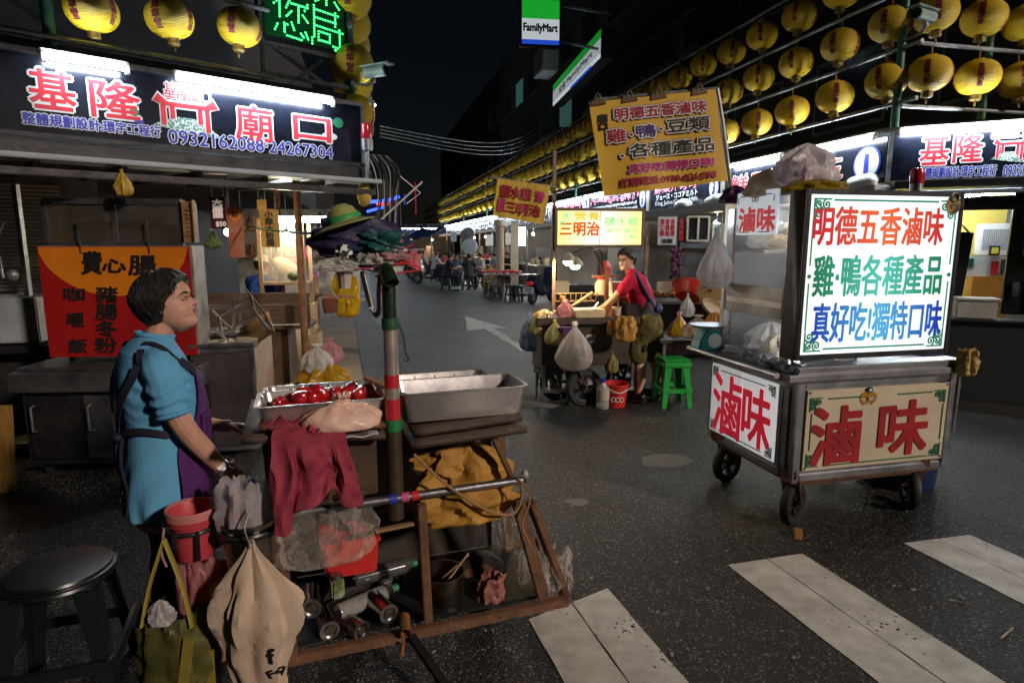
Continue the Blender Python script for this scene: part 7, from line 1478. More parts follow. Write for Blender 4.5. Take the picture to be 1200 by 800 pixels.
# more life at the inner stall and down the row
sh = T('wall_shelf', 'wooden shelf of jars, pots and bottles on the white tiled inner wall', 'shelf', px(345, 300, 9.2), 4); b = MB(); b.b2(-.75, .95, 0, .22, -.02, .01); b.b2(-.75, .95, 0, .22, .36, .39); b.build('shelf_boards'.replace('boards', 'frame'), wood, sh)
jm = (M('jar amber', (.35, .15, .03), rough=.2), M('jar red', (.45, .04, .03), rough=.3), cream, steel, M('jar green', (.08, .16, .05), rough=.3), white)
for k in range(16):
    h_ = rnd.uniform(.10, .24); r_ = rnd.uniform(.035, .06); j = T('jar', 'small jar or bottle standing on the wooden shelf of the inner stall', 'jar', sh.location + V(-.66 + .21 * (k % 8), .08, .012 + (.38 if k > 7 else 0)), group='jars on the inner stall shelf')
    b = MB(); b.lathe([(0, 0), (r_, 0), (r_, h_ * .7), (r_ * .5, h_ * .85), (r_ * .5, h_), (0, h_)], 14); b.build('body', jm[(k * 5 + k // 3) % 6], j); b = MB(); b.lathe([(r_ * .55, h_ * .92), (r_ * .55, h_ * 1.06), (0, h_ * 1.07)], 12); b.build('cap', jm[(k * 3 + 1) % 6], j)
for k, (x, y, w_, h_) in enumerate(((292, 262, 14, 16), (385, 280, 18, 12), (404, 292, 12, 20))):
    panel('wall_notice', ['white menu sheet high on the inner stall wall beside the leaflet', 'pale price sheet on the inner wall behind the tall corded pole', 'narrow pink sheet on the inner wall near the yellow rubbish bag'][k], 'notice', (x - w_ / 2, y - h_ / 2, x + w_ / 2, y + h_ / 2), [white, cream, M('pink sheet', (.55, .22, .24))][k], None, Fr(px(340, 290, 9.3), 4))
for k, (x, Y, yw, m_, lb) in enumerate(((509, 27.5, 40, wt_, 'diner in white shirt at the farther table past the parked scooters'), (583, 25.5, 170, bl__, 'diner in slate shirt leaning beside the tiled pillar'), (596, 26.5, -120, bt_, 'diner in black sitting behind the red topped table'), (525, 29.0, -60, M('red cotton', (.35, .03, .04)), 'diner in red shirt farthest down the row'))):
    p = at(x, Y); seated(lb, p, yw, m_, jn, lean=.1, voxel=.02); stool('plastic_stool', 'dark stool under a diner farther down the row', dstool, (p.x, p.y, 0), 30 * k, .45, .3, 'stools under the farther diners')
# ------------------------------------------------------------------ the tomato cart in front
FC = Fr((-.44, 2.2, 0), 19)
def fa(x, y, b_=0): q = FC.at(x, y, b_); return V(q.x, b_, q.z)
def fw(x, y, b_=0): q = fa(x, y, b_); return FC.w(*q)
rustw = M('rust brown bar', (.20, .095, .045), rough=.75, c2=(.07, .035, .02), scale=22, sharp=.2, bump=.5, bscale=60)
fcart = TF('push_cart', 'old rusty push cart loaded with steel food trays, boards and hanging bags', 'push cart', FC)
b = MB()
for p, q in (((-.42, 0, .155), (.72, 0, .165)), ((-.42, .55, .155), (.80, .55, .165)), ((-.41, 0, .16), (-.41, .55, .16)), ((.72, 0, .165), (.80, .55, .165))): b.bar(p, q, .035, .04)
b.bar((-.40, .0, .16), (-.43, 0, .99), .045, .03); b.bar((-.40, .5, .16), (-.42, .5, .99), .04, .03); b.bar((.60, .45, .16), (.55, .45, .96), .035)
b.build('frame', rustw, fcart, bevel=.003)
b = MB(); b.bar(fa(494, 590), fa(502, 728), .034, .03); b.build('middle_post', rustw, fcart, bevel=.003)
b = MB(); b.bar(fa(606, 585), fa(637, 700), .05, .03); b.bar(fa(622, 588, .06), fa(660, 690, .10), .05, .03); b.bar(fa(578, 512), fa(600, 560), .04, .02); b.build('side_brace', rustw, fcart, bevel=.003)
b = MB(); b.b2(-.40, .62, .04, .52, .175, .19); b.build('lower_shelf', dark_steel, fcart)
b = MB(); b.bar(fa(440, 622, .02), fa(548, 600, .02), .02, .012); b.build('thin_ledge', wood, fcart)
b = MB(); b.b2(-.36, -.06, .03, .50, .745, .985); b.build('side_box', M('scratched brown box', (.10, .06, .03), rough=.6, c2=(.035, .02, .012), scale=9, sharp=.3, bump=.5), fcart, bevel=.005)
b = MB(); b.b2(-.40, .54, .53, .545, .19, .96); b.build('back_sheet', M('black sheet', (.02, .02, .022)), fcart)
b = MB(); p, q = fa(332, 603, -.03), fa(612, 562, -.03); b.tube([p, q], .016, 12); b.tube([q, q + V(.02, .02, .0), q + V(.03, .06, .0)], .017, 10); b.build('cross_pipe', steel_old, fcart)
for x, m_ in ((452, vblue), (466, M('tape pink', (.6, .10, .25))), (478, redplastic)):
    t = (x - 332) / 280; c_ = p.lerp(q, t); d_ = (q - p).normalized(); b = MB(); b.tube([c_ - d_ * .014, c_ + d_ * .014], .0185, 12); b.build('tape', m_, fcart)
def board(x0, y0, x1, y1, depth, th, mat, b0=-.05):
    p, q = fa(x0, y0, b0), fa(x1, y1, b0); m = MB(); n = 10
    m.sheet(lambda u, v: p.lerp(q, u) + V(0, v * depth, .003 * noise.noise(V(u * 9, v * 3, x0))), n, 3); o = m.build('board', mat, fcart, solid=0); me = o.data
    bm = bmesh.new(); bm.from_mesh(me); r_ = bmesh.ops.extrude_face_region(bm, geom=bm.faces[:]); bmesh.ops.translate(bm, vec=(0, 0, -th), verts=[e for e in r_['geom'] if isinstance(e, bmesh.types.BMVert)]); bmesh.ops.recalc_face_normals(bm, faces=bm.faces); bm.to_mesh(me); bm.free(); return o
board(282, 513, 452, 508, .55, .022, wood_dark); board(303, 500, 452, 497, .50, .016, M('reddish board', (.20, .08, .045), rough=.5, c2=(.09, .03, .02), stretch=(1, 8, 8), scale=4), -.03)
board(482, 520, 618, 500, .55, .024, wood_dark); board(486, 506, 612, 487, .50, .022, wood_dark, -.02)
for a in (-.15, .40):
    w_ = T0('wheel', fcart, (a, .30, .15), 0); b = MB(); b.lathe([(.10, -.03), (.14, -.03), (.15, 0), (.14, .03), (.10, .03), (.10, -.03)], 24); q = b.build('tyre', black, w_); q.rotation_euler = (R(90), 0, 0); b = MB(); b.lathe([(0, -.02), (.10, -.025), (.10, .025), (0, .02)], 18); q = b.build('rim', rust, w_); q.rotation_euler = (R(90), 0, 0)
b = MB(); b.tube([fa(474, 722, .05), fa(475, 742, -.05)], .021, 14, caps=False); b.tube([fa(474, 722, .05), fa(475, 742, -.05)], .017, 14, caps=False); b.bar(fa(473, 752, -.05), fa(471, 768, -.05), .012); b.build('pipe_stub', M('orange rust pipe', (.34, .15, .05), rough=.6, var=.4), fcart)
b = MB(); b.bar(fa(482, 745, -.02), fa(524, 806, -.25), .03, .02); b.build('tow_bar', dark_steel, fcart)
# pole with taped bands and an open elbow
zz = [fa(466, y).z for y in (606, 503, 490, 466, 453, 438, 385, 372, 345)]
bands = ((zz[0], zz[1], .034, M('grimy post', (.05, .035, .02), rough=.5, var=.5)), (zz[1], zz[2], .033, M('green tape', (.02, .22, .06), rough=.4)), (zz[2], zz[3], .031, red), (zz[3], zz[4], .029, M('pale pipe', (.50, .45, .40), rough=.35, metal=.5, var=.3)), (zz[4], zz[5], .030, red), (zz[5], zz[6], .028, MATS['pale pipe']), (zz[6], zz[7], .034, M('dark green rag tape', (.02, .09, .035), rough=.5, bump=.8)), (zz[7], zz[8], .028, M('green black pipe', (.03, .055, .03), rough=.3, metal=.4, var=.5)))
for z0, z1, r_, m_ in bands: r_ *= .9; b = MB(); b.lathe([(r_, z0), (r_ * 1.01, (z0 + z1) / 2), (r_, z1)], 18); b.build('pole', m_, fcart)
z1 = zz[8]; b = MB(); b.tube(spline([(0, 0, z1 - .001), (0, .004, z1 + .05), (-.01, -.0, z1 + .085), (-.012, -.05, z1 + .085), (.0, -.085, z1 + .045)], 14), .027, 16, caps=False); b.tube(spline([(0, 0, z1 - .001), (0, .004, z1 + .05), (-.01, -.0, z1 + .085), (-.012, -.05, z1 + .085), (.0, -.085, z1 + .045)], 14), .0235, 16, caps=False); b.build('elbow', M('green black pipe', (.03, .055, .03)), fcart)
b = MB(); b.tube(spline([(.03, -.01, zz[6] + .02), (.045, -.015, zz[6] - .03), (.05, -.02, zz[5] + .08), (.062, -.02, zz[5] + .055), (.05, -.02, zz[5] + .05)], 12), .004, 6); b.build('hook', M('dark green rag tape', (.02, .09, .035)), fcart)
tz = z1 + .10
b = MB(); b.tube([fa(392, 300, .06), fa(497, 293, .06)], .010, 8); b.tube([fa(455, 315, .02), fa(450, 296, .06)], .012, 8); b.build('top_rail', steel_old, fcart)
for pts, m_ in ((((424, 318), (428, 335), (434, 358), (437, 364), (433, 360)), M('chrome hook', (.6, .6, .62), rough=.2, metal=1)), (((446, 318), (444, 340), (444, 364), (441, 370), (438, 365)), M('pinkish hook', (.45, .25, .28), rough=.3, metal=.6))):
    b = MB(); b.tube(spline([tuple(fa(x, y, .05)) for x, y in pts], 14), .008, 8); b.build('hanging_hook', m_, fcart)
# trays
def rr(hx, hy, r, n=5): return [(sx * (hx - r) + r * math.cos(a), sy * (hy - r) + r * math.sin(a)) for sx, sy, a0 in ((1, 1, 0), (-1, 1, 90), (-1, -1, 180), (1, -1, 270)) for a in [R(a0 + 90 * k / n) for k in range(n + 1)]]
def tray(label, a0, a1, b0, b1, zb, zt_, rz=0, mat=None):
    o = T('food_tray', label, 'tray', FC.w((a0 + a1) / 2, (b0 + b1) / 2, zb), 19 + rz); hx, hy, h_ = (a1 - a0) / 2, (b1 - b0) / 2, zt_ - zb; m = MB(); loops = []
    for ins, z in ((.035, 0), (.028, .004), (.010, h_ - .008), (.0, h_ - .004), (.0, h_), (.012, h_), (.014, h_ - .004), (.032, .010), (.042, .007)): loops.append([V(x, y, z) for x, y in rr(hx - ins, hy - ins, .035)])
    n = len(loops[0]); vs = [p for l_ in loops for p in l_]; fs = [(i * n + j, i * n + (j + 1) % n, (i + 1) * n + (j + 1) % n, (i + 1) * n + j) for i in range(len(loops) - 1) for j in range(n)]
    m.add(vs, fs + [tuple(range(n))[::-1], tuple((len(loops) - 1) * n + j for j in range(n))]); m.build('pan', mat or M('tray steel', (.80, .79, .80), rough=.25, metal=.85, c2=(.56, .54, .53), scale=5, sharp=.3, bump=.15, bscale=5, rvar=.12), o); return o
tray('long steel tray of glossy red tomatoes beside the tied bag', -.475, -.01, .0, .25, 1.015, 1.12); tray('steel tray of skewered red fruit behind the tomatoes', -.47, -.01, .28, .50, 1.0, 1.085)
tray('deep empty steel tray nearest the cart end by the road', .025, .545, .0, .26, 1.005, 1.125, -1); tray('steel tray with pale fruit pieces behind the deep empty tray', .02, .50, .30, .52, 1.0, 1.095)
tom_m = M('candied tomato', (.50, .012, .015), rough=.12, var=.15, spec=.8, coat=.5); k = 0
b = MB(); b.lathe([(0, -.024), (.016, -.021), (.027, -.008), (.029, .004), (.022, .019), (.008, .023), (0, .021)], 16); TOM = b.mesh('tomato', tom_m)
for row_, (n, bq, zq) in enumerate(((8, .075, 1.075), (9, .130, 1.085), (8, .19, 1.085), (7, .12, 1.118), (5, .17, 1.120))):
    for j in range(n):
        a = lerp(-.42 if row_ < 3 else -.34, -.05, (j + .5) / n) + rnd.uniform(-.012, .012); o = link('candied_tomato', TOM); o.location = FC.w(a, bq + rnd.uniform(-.015, .015), zq + rnd.uniform(-.006, .010)); o.rotation_euler = (rnd.uniform(-.6, .6), rnd.uniform(-.6, .6), rnd.uniform(0, 6)); s_ = rnd.uniform(.85, 1.15); o.scale = (s_ * 1.15, s_, s_)
        tag(o, 'glossy red candied tomato lying in the long steel tray', 'tomato', 'tomatoes in the long steel tray')
for j in range(7):
    o = T('fruit_skewer', 'glossy red fruit with a black stick top in the tray behind the tomatoes', 'fruit', FC.w(-.36 + .05 * j, .36 + .03 * (j % 2), 1.045), group='fruit in the skewer tray'); b = MB(); b.lathe([(0, -.02), (.02, -.012), (.024, .004), (.014, .022), (0, .028)], 14); b.build('fruit', tom_m, o); b = MB(); b.tube([(0, 0, .025), (.002, 0, .055)], [.009, .006], 6); b.tube([(0, 0, .026), (.016, 0, .03)], .004, 5); b.tube([(0, 0, .026), (-.016, 0, .03)], .004, 5); b.build('stick_top', blackp, o)
pal = M('pale fruit', (.72, .66, .58), rough=.35)
for j in range(13): o = T('fruit_piece', 'pale peeled fruit piece lying in the far steel tray', 'fruit', FC.w(.10 + .03 * j, .36 + .04 * (j % 3), 1.065), group='pale fruit in the far tray'); b = MB(); b.ell((0, 0, 0), (.022, .018, .02), 10, 7); b.build('flesh', tom_m if j == 8 else pal, o); b = MB(); b.tube([(0, 0, .018), (0, 0, .03)], .003, 5); b.build('stick', wood, o)
o = T('ladle', 'pale round wooden handle sticking out behind the taped pole', 'ladle', FC.w(0, 0, 0), 19); b = MB(); b.tube([fa(428, 442, .22), fa(440, 447, .2), fa(462, 456, .14)], [.011, .012, .009], 10); b.build('grip', wood, o); b = MB(); b.tube([fa(462, 456, .14), fa(485, 466, .1)], .004, 6); b.build('tang', steel, o)
o = T('cardboard_sheet', 'thin pale cardboard sheet behind the tomato tray', 'cardboard', FC.w(0, 0, 0), 19); b = MB(); p, q = fa(300, 470, .53), fa(352, 452, .53); b.bar(p, q, .01, .05); b.build('sheet', M('cardboard', (.42, .30, .17)), o)
peach = M('peach plastic', (.80, .57, .47), c2=(.68, .42, .32), scale=6, bump=.7, bscale=18, rough=.3)
c0 = fa(402, 512, -.02); o = T('tied_bag', 'peach coloured plastic bag tied in a knot beside the taped pole', 'bag', FC.w(c0.x, -.0, 1.018), 19)
m = MB()
def tb_(u, v):
    th = 2 * math.pi * u; r = interp([(0, 0), (.04, .75), (.2, 1), (.45, .9), (.68, .52), (.80, .22), (.86, .13), (.92, .22), (1, .26)], v)[0]; k = 1 + .16 * v * math.sin(9 * th + 2 * noise.noise(V(math.cos(th), math.sin(th), v * 3))) + .15 * noise.noise(V(math.cos(th) * 2, math.sin(th) * 2, v * 2 + 4))
    return V(.145 * r * k * math.cos(th) * (1 if v < .7 else .8), .085 * r * k * math.sin(th), .125 * v + .012 * math.sin(2 * th) * v)
m.sheet(tb_, 54, 30, closed=True); m.build('film', peach, o); b = MB(); b.tube([(.022 * math.cos(t), .018 * math.sin(t), .108) for t in [k * .4 for k in range(17)]], .005, 6); b.build('knot', peach, o)
tw = TF('towel', 'damp crimson towel hanging over the front edge of the cart board', 'towel', FC); TL, TR = fa(318, 512, -.06).x, fa(405, 510, -.06).x
def tow(u, v):
    a = lerp(TL, TR, u); s_ = v * .46; w_ = u * 6 + .9 * noise.noise(V(u * 3, v * 2.5, 7)); f = .022 * (1 - 2 * abs(noise.noise(V(w_, v * 1.3, 3)))) + .010 * noise.noise(V(u * 9, v * 9, 3)) + .012 * math.sin(w_ * 2.6)
    ze = lerp(fa(318, 512, -.06).z, fa(405, 510, -.06).z, u) + .012
    if s_ < .13: return V(a + .016 * math.sin(v * 24 + u * 9), .07 - s_ + .01 * math.sin(u * 13), ze + .012 + 1.5 * abs(f) * smooth(.13, .04, s_))
    t = (s_ - .13); bot = .80 + .20 * math.cos(u * 5) + .05 * math.sin(u * 17); g = smooth(0, .12, t)
    return V(lerp(a, lerp(TL - .005, TR + .04, u), smooth(0, .3, t)) + .012 * math.sin(w_ * 2.1) * g, -.072 - .028 * smooth(0, .05, t) - 1.0 * f * g - .014 * smooth(.0, .1, t), ze - t * bot + .006 * math.sin(u * 8))
b = MB(); b.sheet(tow, 70, 50); b.build('towel_cloth', M('crimson terry', (.34, .055, .085), rough=.95, c2=(.22, .03, .05), scale=7, bump=.6, bscale=220, spec=.1), tw, solid=.007)
b = MB(); b.sheet(lambda u, v: V(lerp(TL + .12, TR - .06, u), -.02 - .05 * math.cos(v * 3.1), lerp(1.035, 1.05, v) + .020 * math.sin(v * 3.1) + .008 * math.sin(u * 14)), 24, 12); b.build('fold', MATS['crimson terry'], tw, solid=.008)
p = fa(393, 582, -.06); o = T('tape_roll', 'small white roll hanging at the hem of the crimson towel', 'roll', FC.w(p.x, -.075, p.z), 19); b = MB(); b.tube([(0, -.008, 0), (0, .008, 0)], .013, 16); b.build('roll', white, o); b = MB(); b.tube([(0, -.010, 0), (0, .010, 0)], .005, 10); b.build('core', blackp, o)
pp = fa(423, 511, -.03); o = T('folded_paper', 'flat folded pale paper lying on the board under the tied bag', 'paper', FC.w(pp.x, -.03, pp.z + .004), 22); b = MB(); b.sheet(lambda u, v: V((u - .5) * .12, (v - .5) * .05, .006 + .004 * math.sin(u * 9)), 10, 4); b.build('sheet', M('bluish paper', (.55, .56, .62)), o, solid=.004)
can = M('ochre canvas', (.46, .245, .035), rough=.7, c2=(.33, .16, .02), scale=6, bump=.5, bscale=40)
p = fa(548, 612, .05); o = T('canvas_bundle', 'ochre canvas sheet bundled in the cart behind the cross pipe', 'canvas', FC.w(p.x, .10, p.z), 19)
bag_mb(.36, .31, .22, 'heap', 83, .42, 64, 44, 5).build('canvas', can, o); q = bag_mb(.30, .15, .16, 'heap', 91, .45, 50, 30, 4).build('upper_fold', can, o); q.location = (-.02, .02, .185); q.rotation_euler = (0, R(9), 0)
o = T('rope', 'tan rope tied slanting across the ochre canvas to the cart brace', 'rope', FC.w(0, 0, 0), 19); b = MB(); b.tube(spline([tuple(fa(x, y, b_)) for x, y, b_ in ((485, 532, -.05), (520, 565, -.06), (560, 592, -.06), (590, 603, -.05), (606, 597, -.04), (612, 575, -.04), (606, 560, -.04))], 40), .0055, 7); b.tube(spline([tuple(fa(x, y, b_)) for x, y, b_ in ((606, 560, -.05), (618, 572, -.05), (620, 590, -.05), (612, 615, -.05), (622, 640, -.04))], 24), .004, 6); b.build('rope_strand', M('tan rope', (.36, .20, .09), rough=.9, bump=.8, bscale=90), o)
# under the boards
p = fa(378, 668, -.05); bag('plastic_bag', 'crumpled clear plastic bag hanging under the cross pipe below the towel', 'bag', FC.w(p.x, -.02, p.z), .31, .24, .10, film_mat('crinkled clear film', (.80, .74, .66), .10, rough=.12), 'sack', 84, .45, 19, nf=9)
p = fa(412, 672, .2); o = T('red_crate', 'red plastic box inside the cart behind the clear bag', 'box', FC.w(p.x, .2, p.z), 19); b = MB(); b.box((0, .05, .08), (.20, .16, .15), taper=(1.1, 1.1)); b.build('shell', redplastic, o, bevel=.01); b = MB(); b.box((0, .05, .155), (.235, .19, .015), taper=(1, 1)); b.build('rim', redplastic, o)
canm = M('can steel', (.55, .52, .48), rough=.25, metal=1, var=.4)
for x, y, b_, ang, lb in ((386, 738, .04, 10, 'steel can lying with its open end forward beside the greenish jar'), (423, 738, .03, 35, 'steel can with pale lid lying at the front rail of the cart'), (455, 718, .04, 20, 'bright steel can lying beside the middle post'), (365, 712, .1, 0, 'dull jar lying at the corner of the cart shelf')):
    p = fa(x, y, b_); o = T('food_can', lb, 'can', FC.w(p.x, b_, p.z), 19 + ang - 90); b = MB(); r_ = .036; b.tube([(0, 0, 0), (-.13, 0, 0)], r_, 22); b.build('body', canm, o); b = MB(); b.lathe([(r_ * .78, .0), (r_ * 1.05, .0), (r_ * 1.05, .008), (r_ * .78, .008), (r_ * .78, 0)], 22); q = b.build('rim', steel, o); q.rotation_euler = (0, R(90), 0); b = MB(); b.lathe([(r_ * .40, .0), (r_ * .46, .006), (0, .007)], 18); q = b.build('end_ring', M('can end', (.25, .20, .15), metal=.8, rough=.3), o); q.rotation_euler = (0, R(90), 0)
for k, (x, y, b_, ang) in enumerate(((425, 705, .16, 24), (402, 708, .22, 30), (445, 670, .25, 10), (430, 690, .30, 18))):
    p = fa(x, y, b_); o = T('bottle', ['clear ribbed bottle lying on the cart shelf above the steel cans', 'dark ribbed bottle lying behind the clear ribbed bottle', 'dark bottle on the pile near the middle post', 'dark bottle lowest in the pile at the back of the shelf'][k], 'bottle', FC.w(p.x, b_, p.z), 19 + ang); b = MB(); n = 22
    b.tube([(-.11 + .22 * j / n, 0, 0) for j in range(n + 1)] + [(.13, 0, 0), (.15, 0, 0)], [.033 + .0025 * (j % 2) for j in range(n + 1)] + [.018, .014], 18); b.build('body', M('bottle gloss', (.10, .10, .10), rough=.10, alpha=.75, spec=.9) if k else M('clear bottle gloss', (.45, .45, .42), rough=.1, alpha=.6, spec=.9), o); b = MB(); b.tube([(.145, 0, 0), (.165, 0, 0)], .016, 14); b.build('cap', M('bottle cap green', (.02, .25, .08)), o)
p = fa(395, 690, .1); o = T('small_jar', 'small square jar with greenish label on the crowded cart shelf', 'jar', FC.w(p.x, .1, p.z - .03), 30); b = MB(); b.box((0, 0, .04), (.05, .05, .08)); b.build('body', M('greenish jar', (.35, .38, .22), c2=(.10, .12, .05), scale=20, rough=.2), o, bevel=.008); b = MB(); b.lathe([(.024, .08), (.024, .095), (0, .096)], 14); b.build('lid', steel, o)
p = fa(523, 722, .1); o = T('steel_pot', 'dark steel pot with a stick in it standing on the cart shelf', 'pot', FC.w(p.x, .16, .19), 19); b = MB(); b.lathe([(0, 0), (.085, 0), (.09, .01), (.092, .115), (.098, .12), (.09, .12), (.085, .012), (0, .01)], 30); b.build('body', M('pot steel', (.30, .24, .19), rough=.3, metal=1, var=.4), o); b = MB(); b.tube([(-.03, -.05, .05), (.12, .02, .17)], .005, 6); b.tube([(-.02, .03, .05), (.13, .05, .145)], .004, 6); b.build('stick', wood, o)
p = fa(578, 712, .06); bag('paper_bag', 'pinkish torn paper bag standing beside the steel pot on the cart shelf', 'bag', FC.w(p.x, .08, p.z), .10, .14, .07, M('pinkish paper', (.38, .16, .13), c2=(.22, .08, .06), scale=9, bump=.6, bscale=30), 'sack', 86, .3, 19)
for x, y, w_, h_, b_, lb, sd_ in ((648, 712, .15, .28, .14, 'clear plastic bag bulging out past the splayed cart brace', 87), (625, 706, .12, .22, .09, 'clear plastic bag squeezed between the two splayed braces', 88), (598, 640, .12, .15, .25, 'dull plastic bag hanging inside the cart end', 89)):
    p = fa(x, y, b_); bag('plastic_bag', lb, 'bag', FC.w(p.x, b_, p.z), w_, h_, w_ * .8, film_mat('soft clear film', (.80, .72, .64), .12, rough=.12), 'sack', sd_, .3)
# bundle, hat and clutter on the pole
p = fw(424, 283, .12); o = T('folded_parasol', 'navy and teal cloth of a folded parasol bundled on top of the taped pole', 'parasol', p, 19)
def blob(rx, ry, rz, seed, amp=.3, nu=60, nv=34):
    m = MB()
    def f(u, v):
        th, ph = 2 * math.pi * u, -math.pi / 2 + math.pi * v; d = V(math.cos(ph) * math.cos(th), math.cos(ph) * math.sin(th), math.sin(ph)); k = 1 + amp * (noise.noise(d * 1.6 + V(seed, 0, 0)) + .6 * noise.noise(V(d.x * 2.2, d.y * 5, d.z * 9 + d.x * 3 + seed)) + .3 * math.sin(14 * d.z + 5 * d.x + seed))
        return V(rx * d.x * k, ry * d.y * k, rz * d.z * k - .25 * rz * d.x)
    return m.sheet(f, nu, nv, closed=True)
q = blob(.175, .10, .098, 2.2, .17).build('navy_cloth', M('navy parasol cloth', (.012, .022, .075), rough=.55, c2=(.035, .014, .055), scale=4, sharp=.3, bump=.3, bscale=30), o); q.rotation_euler = (0, R(-4), 0)
q = blob(.085, .05, .050, 6.1, .4).build('teal_cloth', M('teal parasol cloth', (.008, .085, .085), rough=.55, bump=.3, bscale=30), o); q.location = (.065, -.075, -.012)
q = blob(.10, .05, .032, 4.1, .4).build('lower_cloth', M('dark plum cloth', (.06, .015, .08), rough=.7), o); q.location = (-.02, -.03, -.062)
b = MB(); e_ = fw(495, 213, .12) - p; e_ = FC.i @ e_; s_ = FC.i @ (fw(400, 300, .12) - p); b.tube([s_, e_], .0035, 8); b.build('shaft', M('white rod', (.7, .7, .68), rough=.3), o)
p = fw(404, 262, .10); o = T('straw_hat', 'wide straw hat tinted by painted green light resting on the folded parasol', 'hat', p, e=(R(-3), R(-17), R(19))); o.scale = (.80, .80, .9); b = MB(); b.lathe([(0, .078), (.03, .075), (.058, .058), (.072, .030), (.080, .008), (.115, -.002), (.143, -.008), (.146, -.012), (.142, -.014), (.08, .002), (.066, .026), (0, .066)], 40, fn=lambda t, z: 1 + .02 * math.sin(3 * t)); b.build('straw', wave_mat('green lit straw', (.42, .44, .13), (.20, .22, .06), 60, 'Z', rough=.7, bump=.4), o)  # green light of the LED board is mixed into the straw colour
b = MB(); b.lathe([(.082, .010), (.082, .022), (.077, .03)], 40); b.build('band', M('green hat band', (.03, .30, .08)), o)
for x, y, m_, lb, tl in ((403, 297, white, 'white plastic shell with dark holes hanging under the navy parasol cloth', 12), (463, 290, M('pink plastic', (.62, .22, .26), rough=.4), 'pink plastic shell with three dark holes beside the teal cloth', -6)):
    p = fw(x, y, .05); o = T('plastic_shell', lb, 'plastic shell', p, e=(0, R(tl), R(19))); b = MB(); b.box((0, 0, .015), (.062, .05, .06), taper=(.85, .85)); b.build('shell', m_, o, bevel=.014)
    b = MB()
    for hx, hz in ((-.016, .028), (.014, .028), (.0, .004)): b.tube([(hx, -.0265, hz), (hx, -.0285, hz)], .0065, 10)
    b.build('hole_pattern', blackp, o)
for x, y, w_, h_, lb, sd_ in ((395, 318, .12, .05, 'grey plastic film bunched under the white shell', 92), (440, 311, .11, .06, 'grey plastic film bunched above the pole elbow', 93), (455, 305, .12, .06, 'pinkish plastic film bunched below the pink shell', 94)):
    bag('plastic_film', lb, 'plastic film', fw(x, y, .03), w_, h_, .07, film_mat('grey wrap film', (.60, .62, .56), .42, scale=20) if sd_ < 94 else MATS['pink film'], 'heap', sd_, .5, 19)
for x, y, m_, lb, n_ in ((486, 306, M('pink cup', (.62, .20, .22), rough=.35), 'pink plastic cup hanging beyond the pole elbow', 2), (404, 328, M('brown white cup', (.55, .48, .44), c2=(.22, .10, .07), scale=2, stretch=(14, 14, .1), sharp=.03, rough=.3), 'brown and white striped cup hanging under the grey film', 1)):
    p = fw(x, y, .06); o = T('cup', lb, 'cup', p, 19)
    for j in range(n_):
        b = MB(); b.lathe([(0, -.03), (.020, -.03), (.027, .025), (.029, .028), (.025, .025), (.018, -.026), (0, -.027)], 20, c=(-.016 * j, 0, .012 * j)); b.build('cup', m_, o)
    b = MB(); b.tube([(-.026, 0, .02), (-.03, 0, .05), (0, 0, .06)], .003, 5); b.build('string', redplastic, o)
o = T('flower_cords', 'tangle of pink and white cords and beads along the top rail of the cart', 'cords', FC.w(0, 0, 0), 19)
for k in range(9):
    x0 = rnd.uniform(392, 480); y0 = rnd.uniform(290, 306); b = MB(); b.tube(spline([tuple(fa(x0 + rnd.uniform(-14, 14) * j, y0 + 6 * j + rnd.uniform(-3, 3), .02)) for j in range(4)], 14), .0035, 5); b.build('cord', [M('cord pink', (.55, .12, .25)), white, MATS['dark green rag tape'], redplastic][k % 4], o)
o = T('washing_line', 'green and red cord running from the stall to the folded parasol', 'cord', (0, 0, 0)); b = MB(); b.tube([px(286, 264, 5.4), px(310, 269, 4.6), px(340, 272, 3.8), px(372, 274, 2.5)], .006, 6); b.build('cord', M('green cord', (.03, .22, .10)), o)
# buckets, bags and stool beside the woman
Yb = 2.02
p = px(225, 598, Yb); o = T('pink_bucket', 'pink plastic bucket held in a steel ring beside the purple apron', 'bucket', (p.x, p.y, p.z - .165)); b = MB(); b.lathe([(0, 0), (.058, 0), (.062, .005), (.071, .125), (.080, .13), (.083, .16), (.084, .178), (.080, .180), (.074, .160), (.066, .125), (.056, .01), (0, .008)], 36); b.build('body', M('pink red plastic', (.52, .055, .075), rough=.4, var=.2), o); b = MB(); b.lathe([(.0825, .150), (.0865, .152), (.0865, .178), (.083, .182), (.076, .180), (.0825, .150)], 36); b.build('rim', M('faded pink plastic', (.60, .22, .20), rough=.45), o); b = MB(); b.tube([(-.085, 0, .155), (-.10, -.02, .13), (-.085, -.03, .10)], .004, 6); b.build('handle', galv, o)
b = MB(); b.tube([(.04, .03, .1), (.05, .04, .2)], .004, 6); b.tube([(.05, .02, .1), (.062, .03, .2)], .004, 6); b.build('tongs', M('pale tongs', (.7, .55, .5)), o)
p2_ = px(292, 606, Yb); o = T('steel_bucket', 'dull steel pot holding a grey plastic bag beside the pink bucket', 'pot', (p2_.x, p2_.y, p2_.z - .17)); b = MB(); b.lathe([(0, 0), (.078, 0), (.083, .005), (.085, .15), (.094, .155), (.094, .17), (.085, .17), (.078, .01), (0, .008)], 32); b.build('body', M('pot steel', (.30, .24, .19)), o); b = MB(); b.lathe([(.086, .118), (.097, .12), (.097, .135), (.086, .137), (.086, .118)], 32); b.build('band', dark_steel, o)
bag('plastic_bag', 'grey white printed plastic bag stuffed into the dull steel pot', 'bag', (p2_.x - .012, p2_.y - .01, p2_.z - .10), .175, .235, .13, M('printed grey film', (.55, .53, .56), c2=(.60, .40, .38), scale=5, sharp=.12, amt=.7, bump=.8, bscale=18, rough=.35), 'sack', 95, .22)
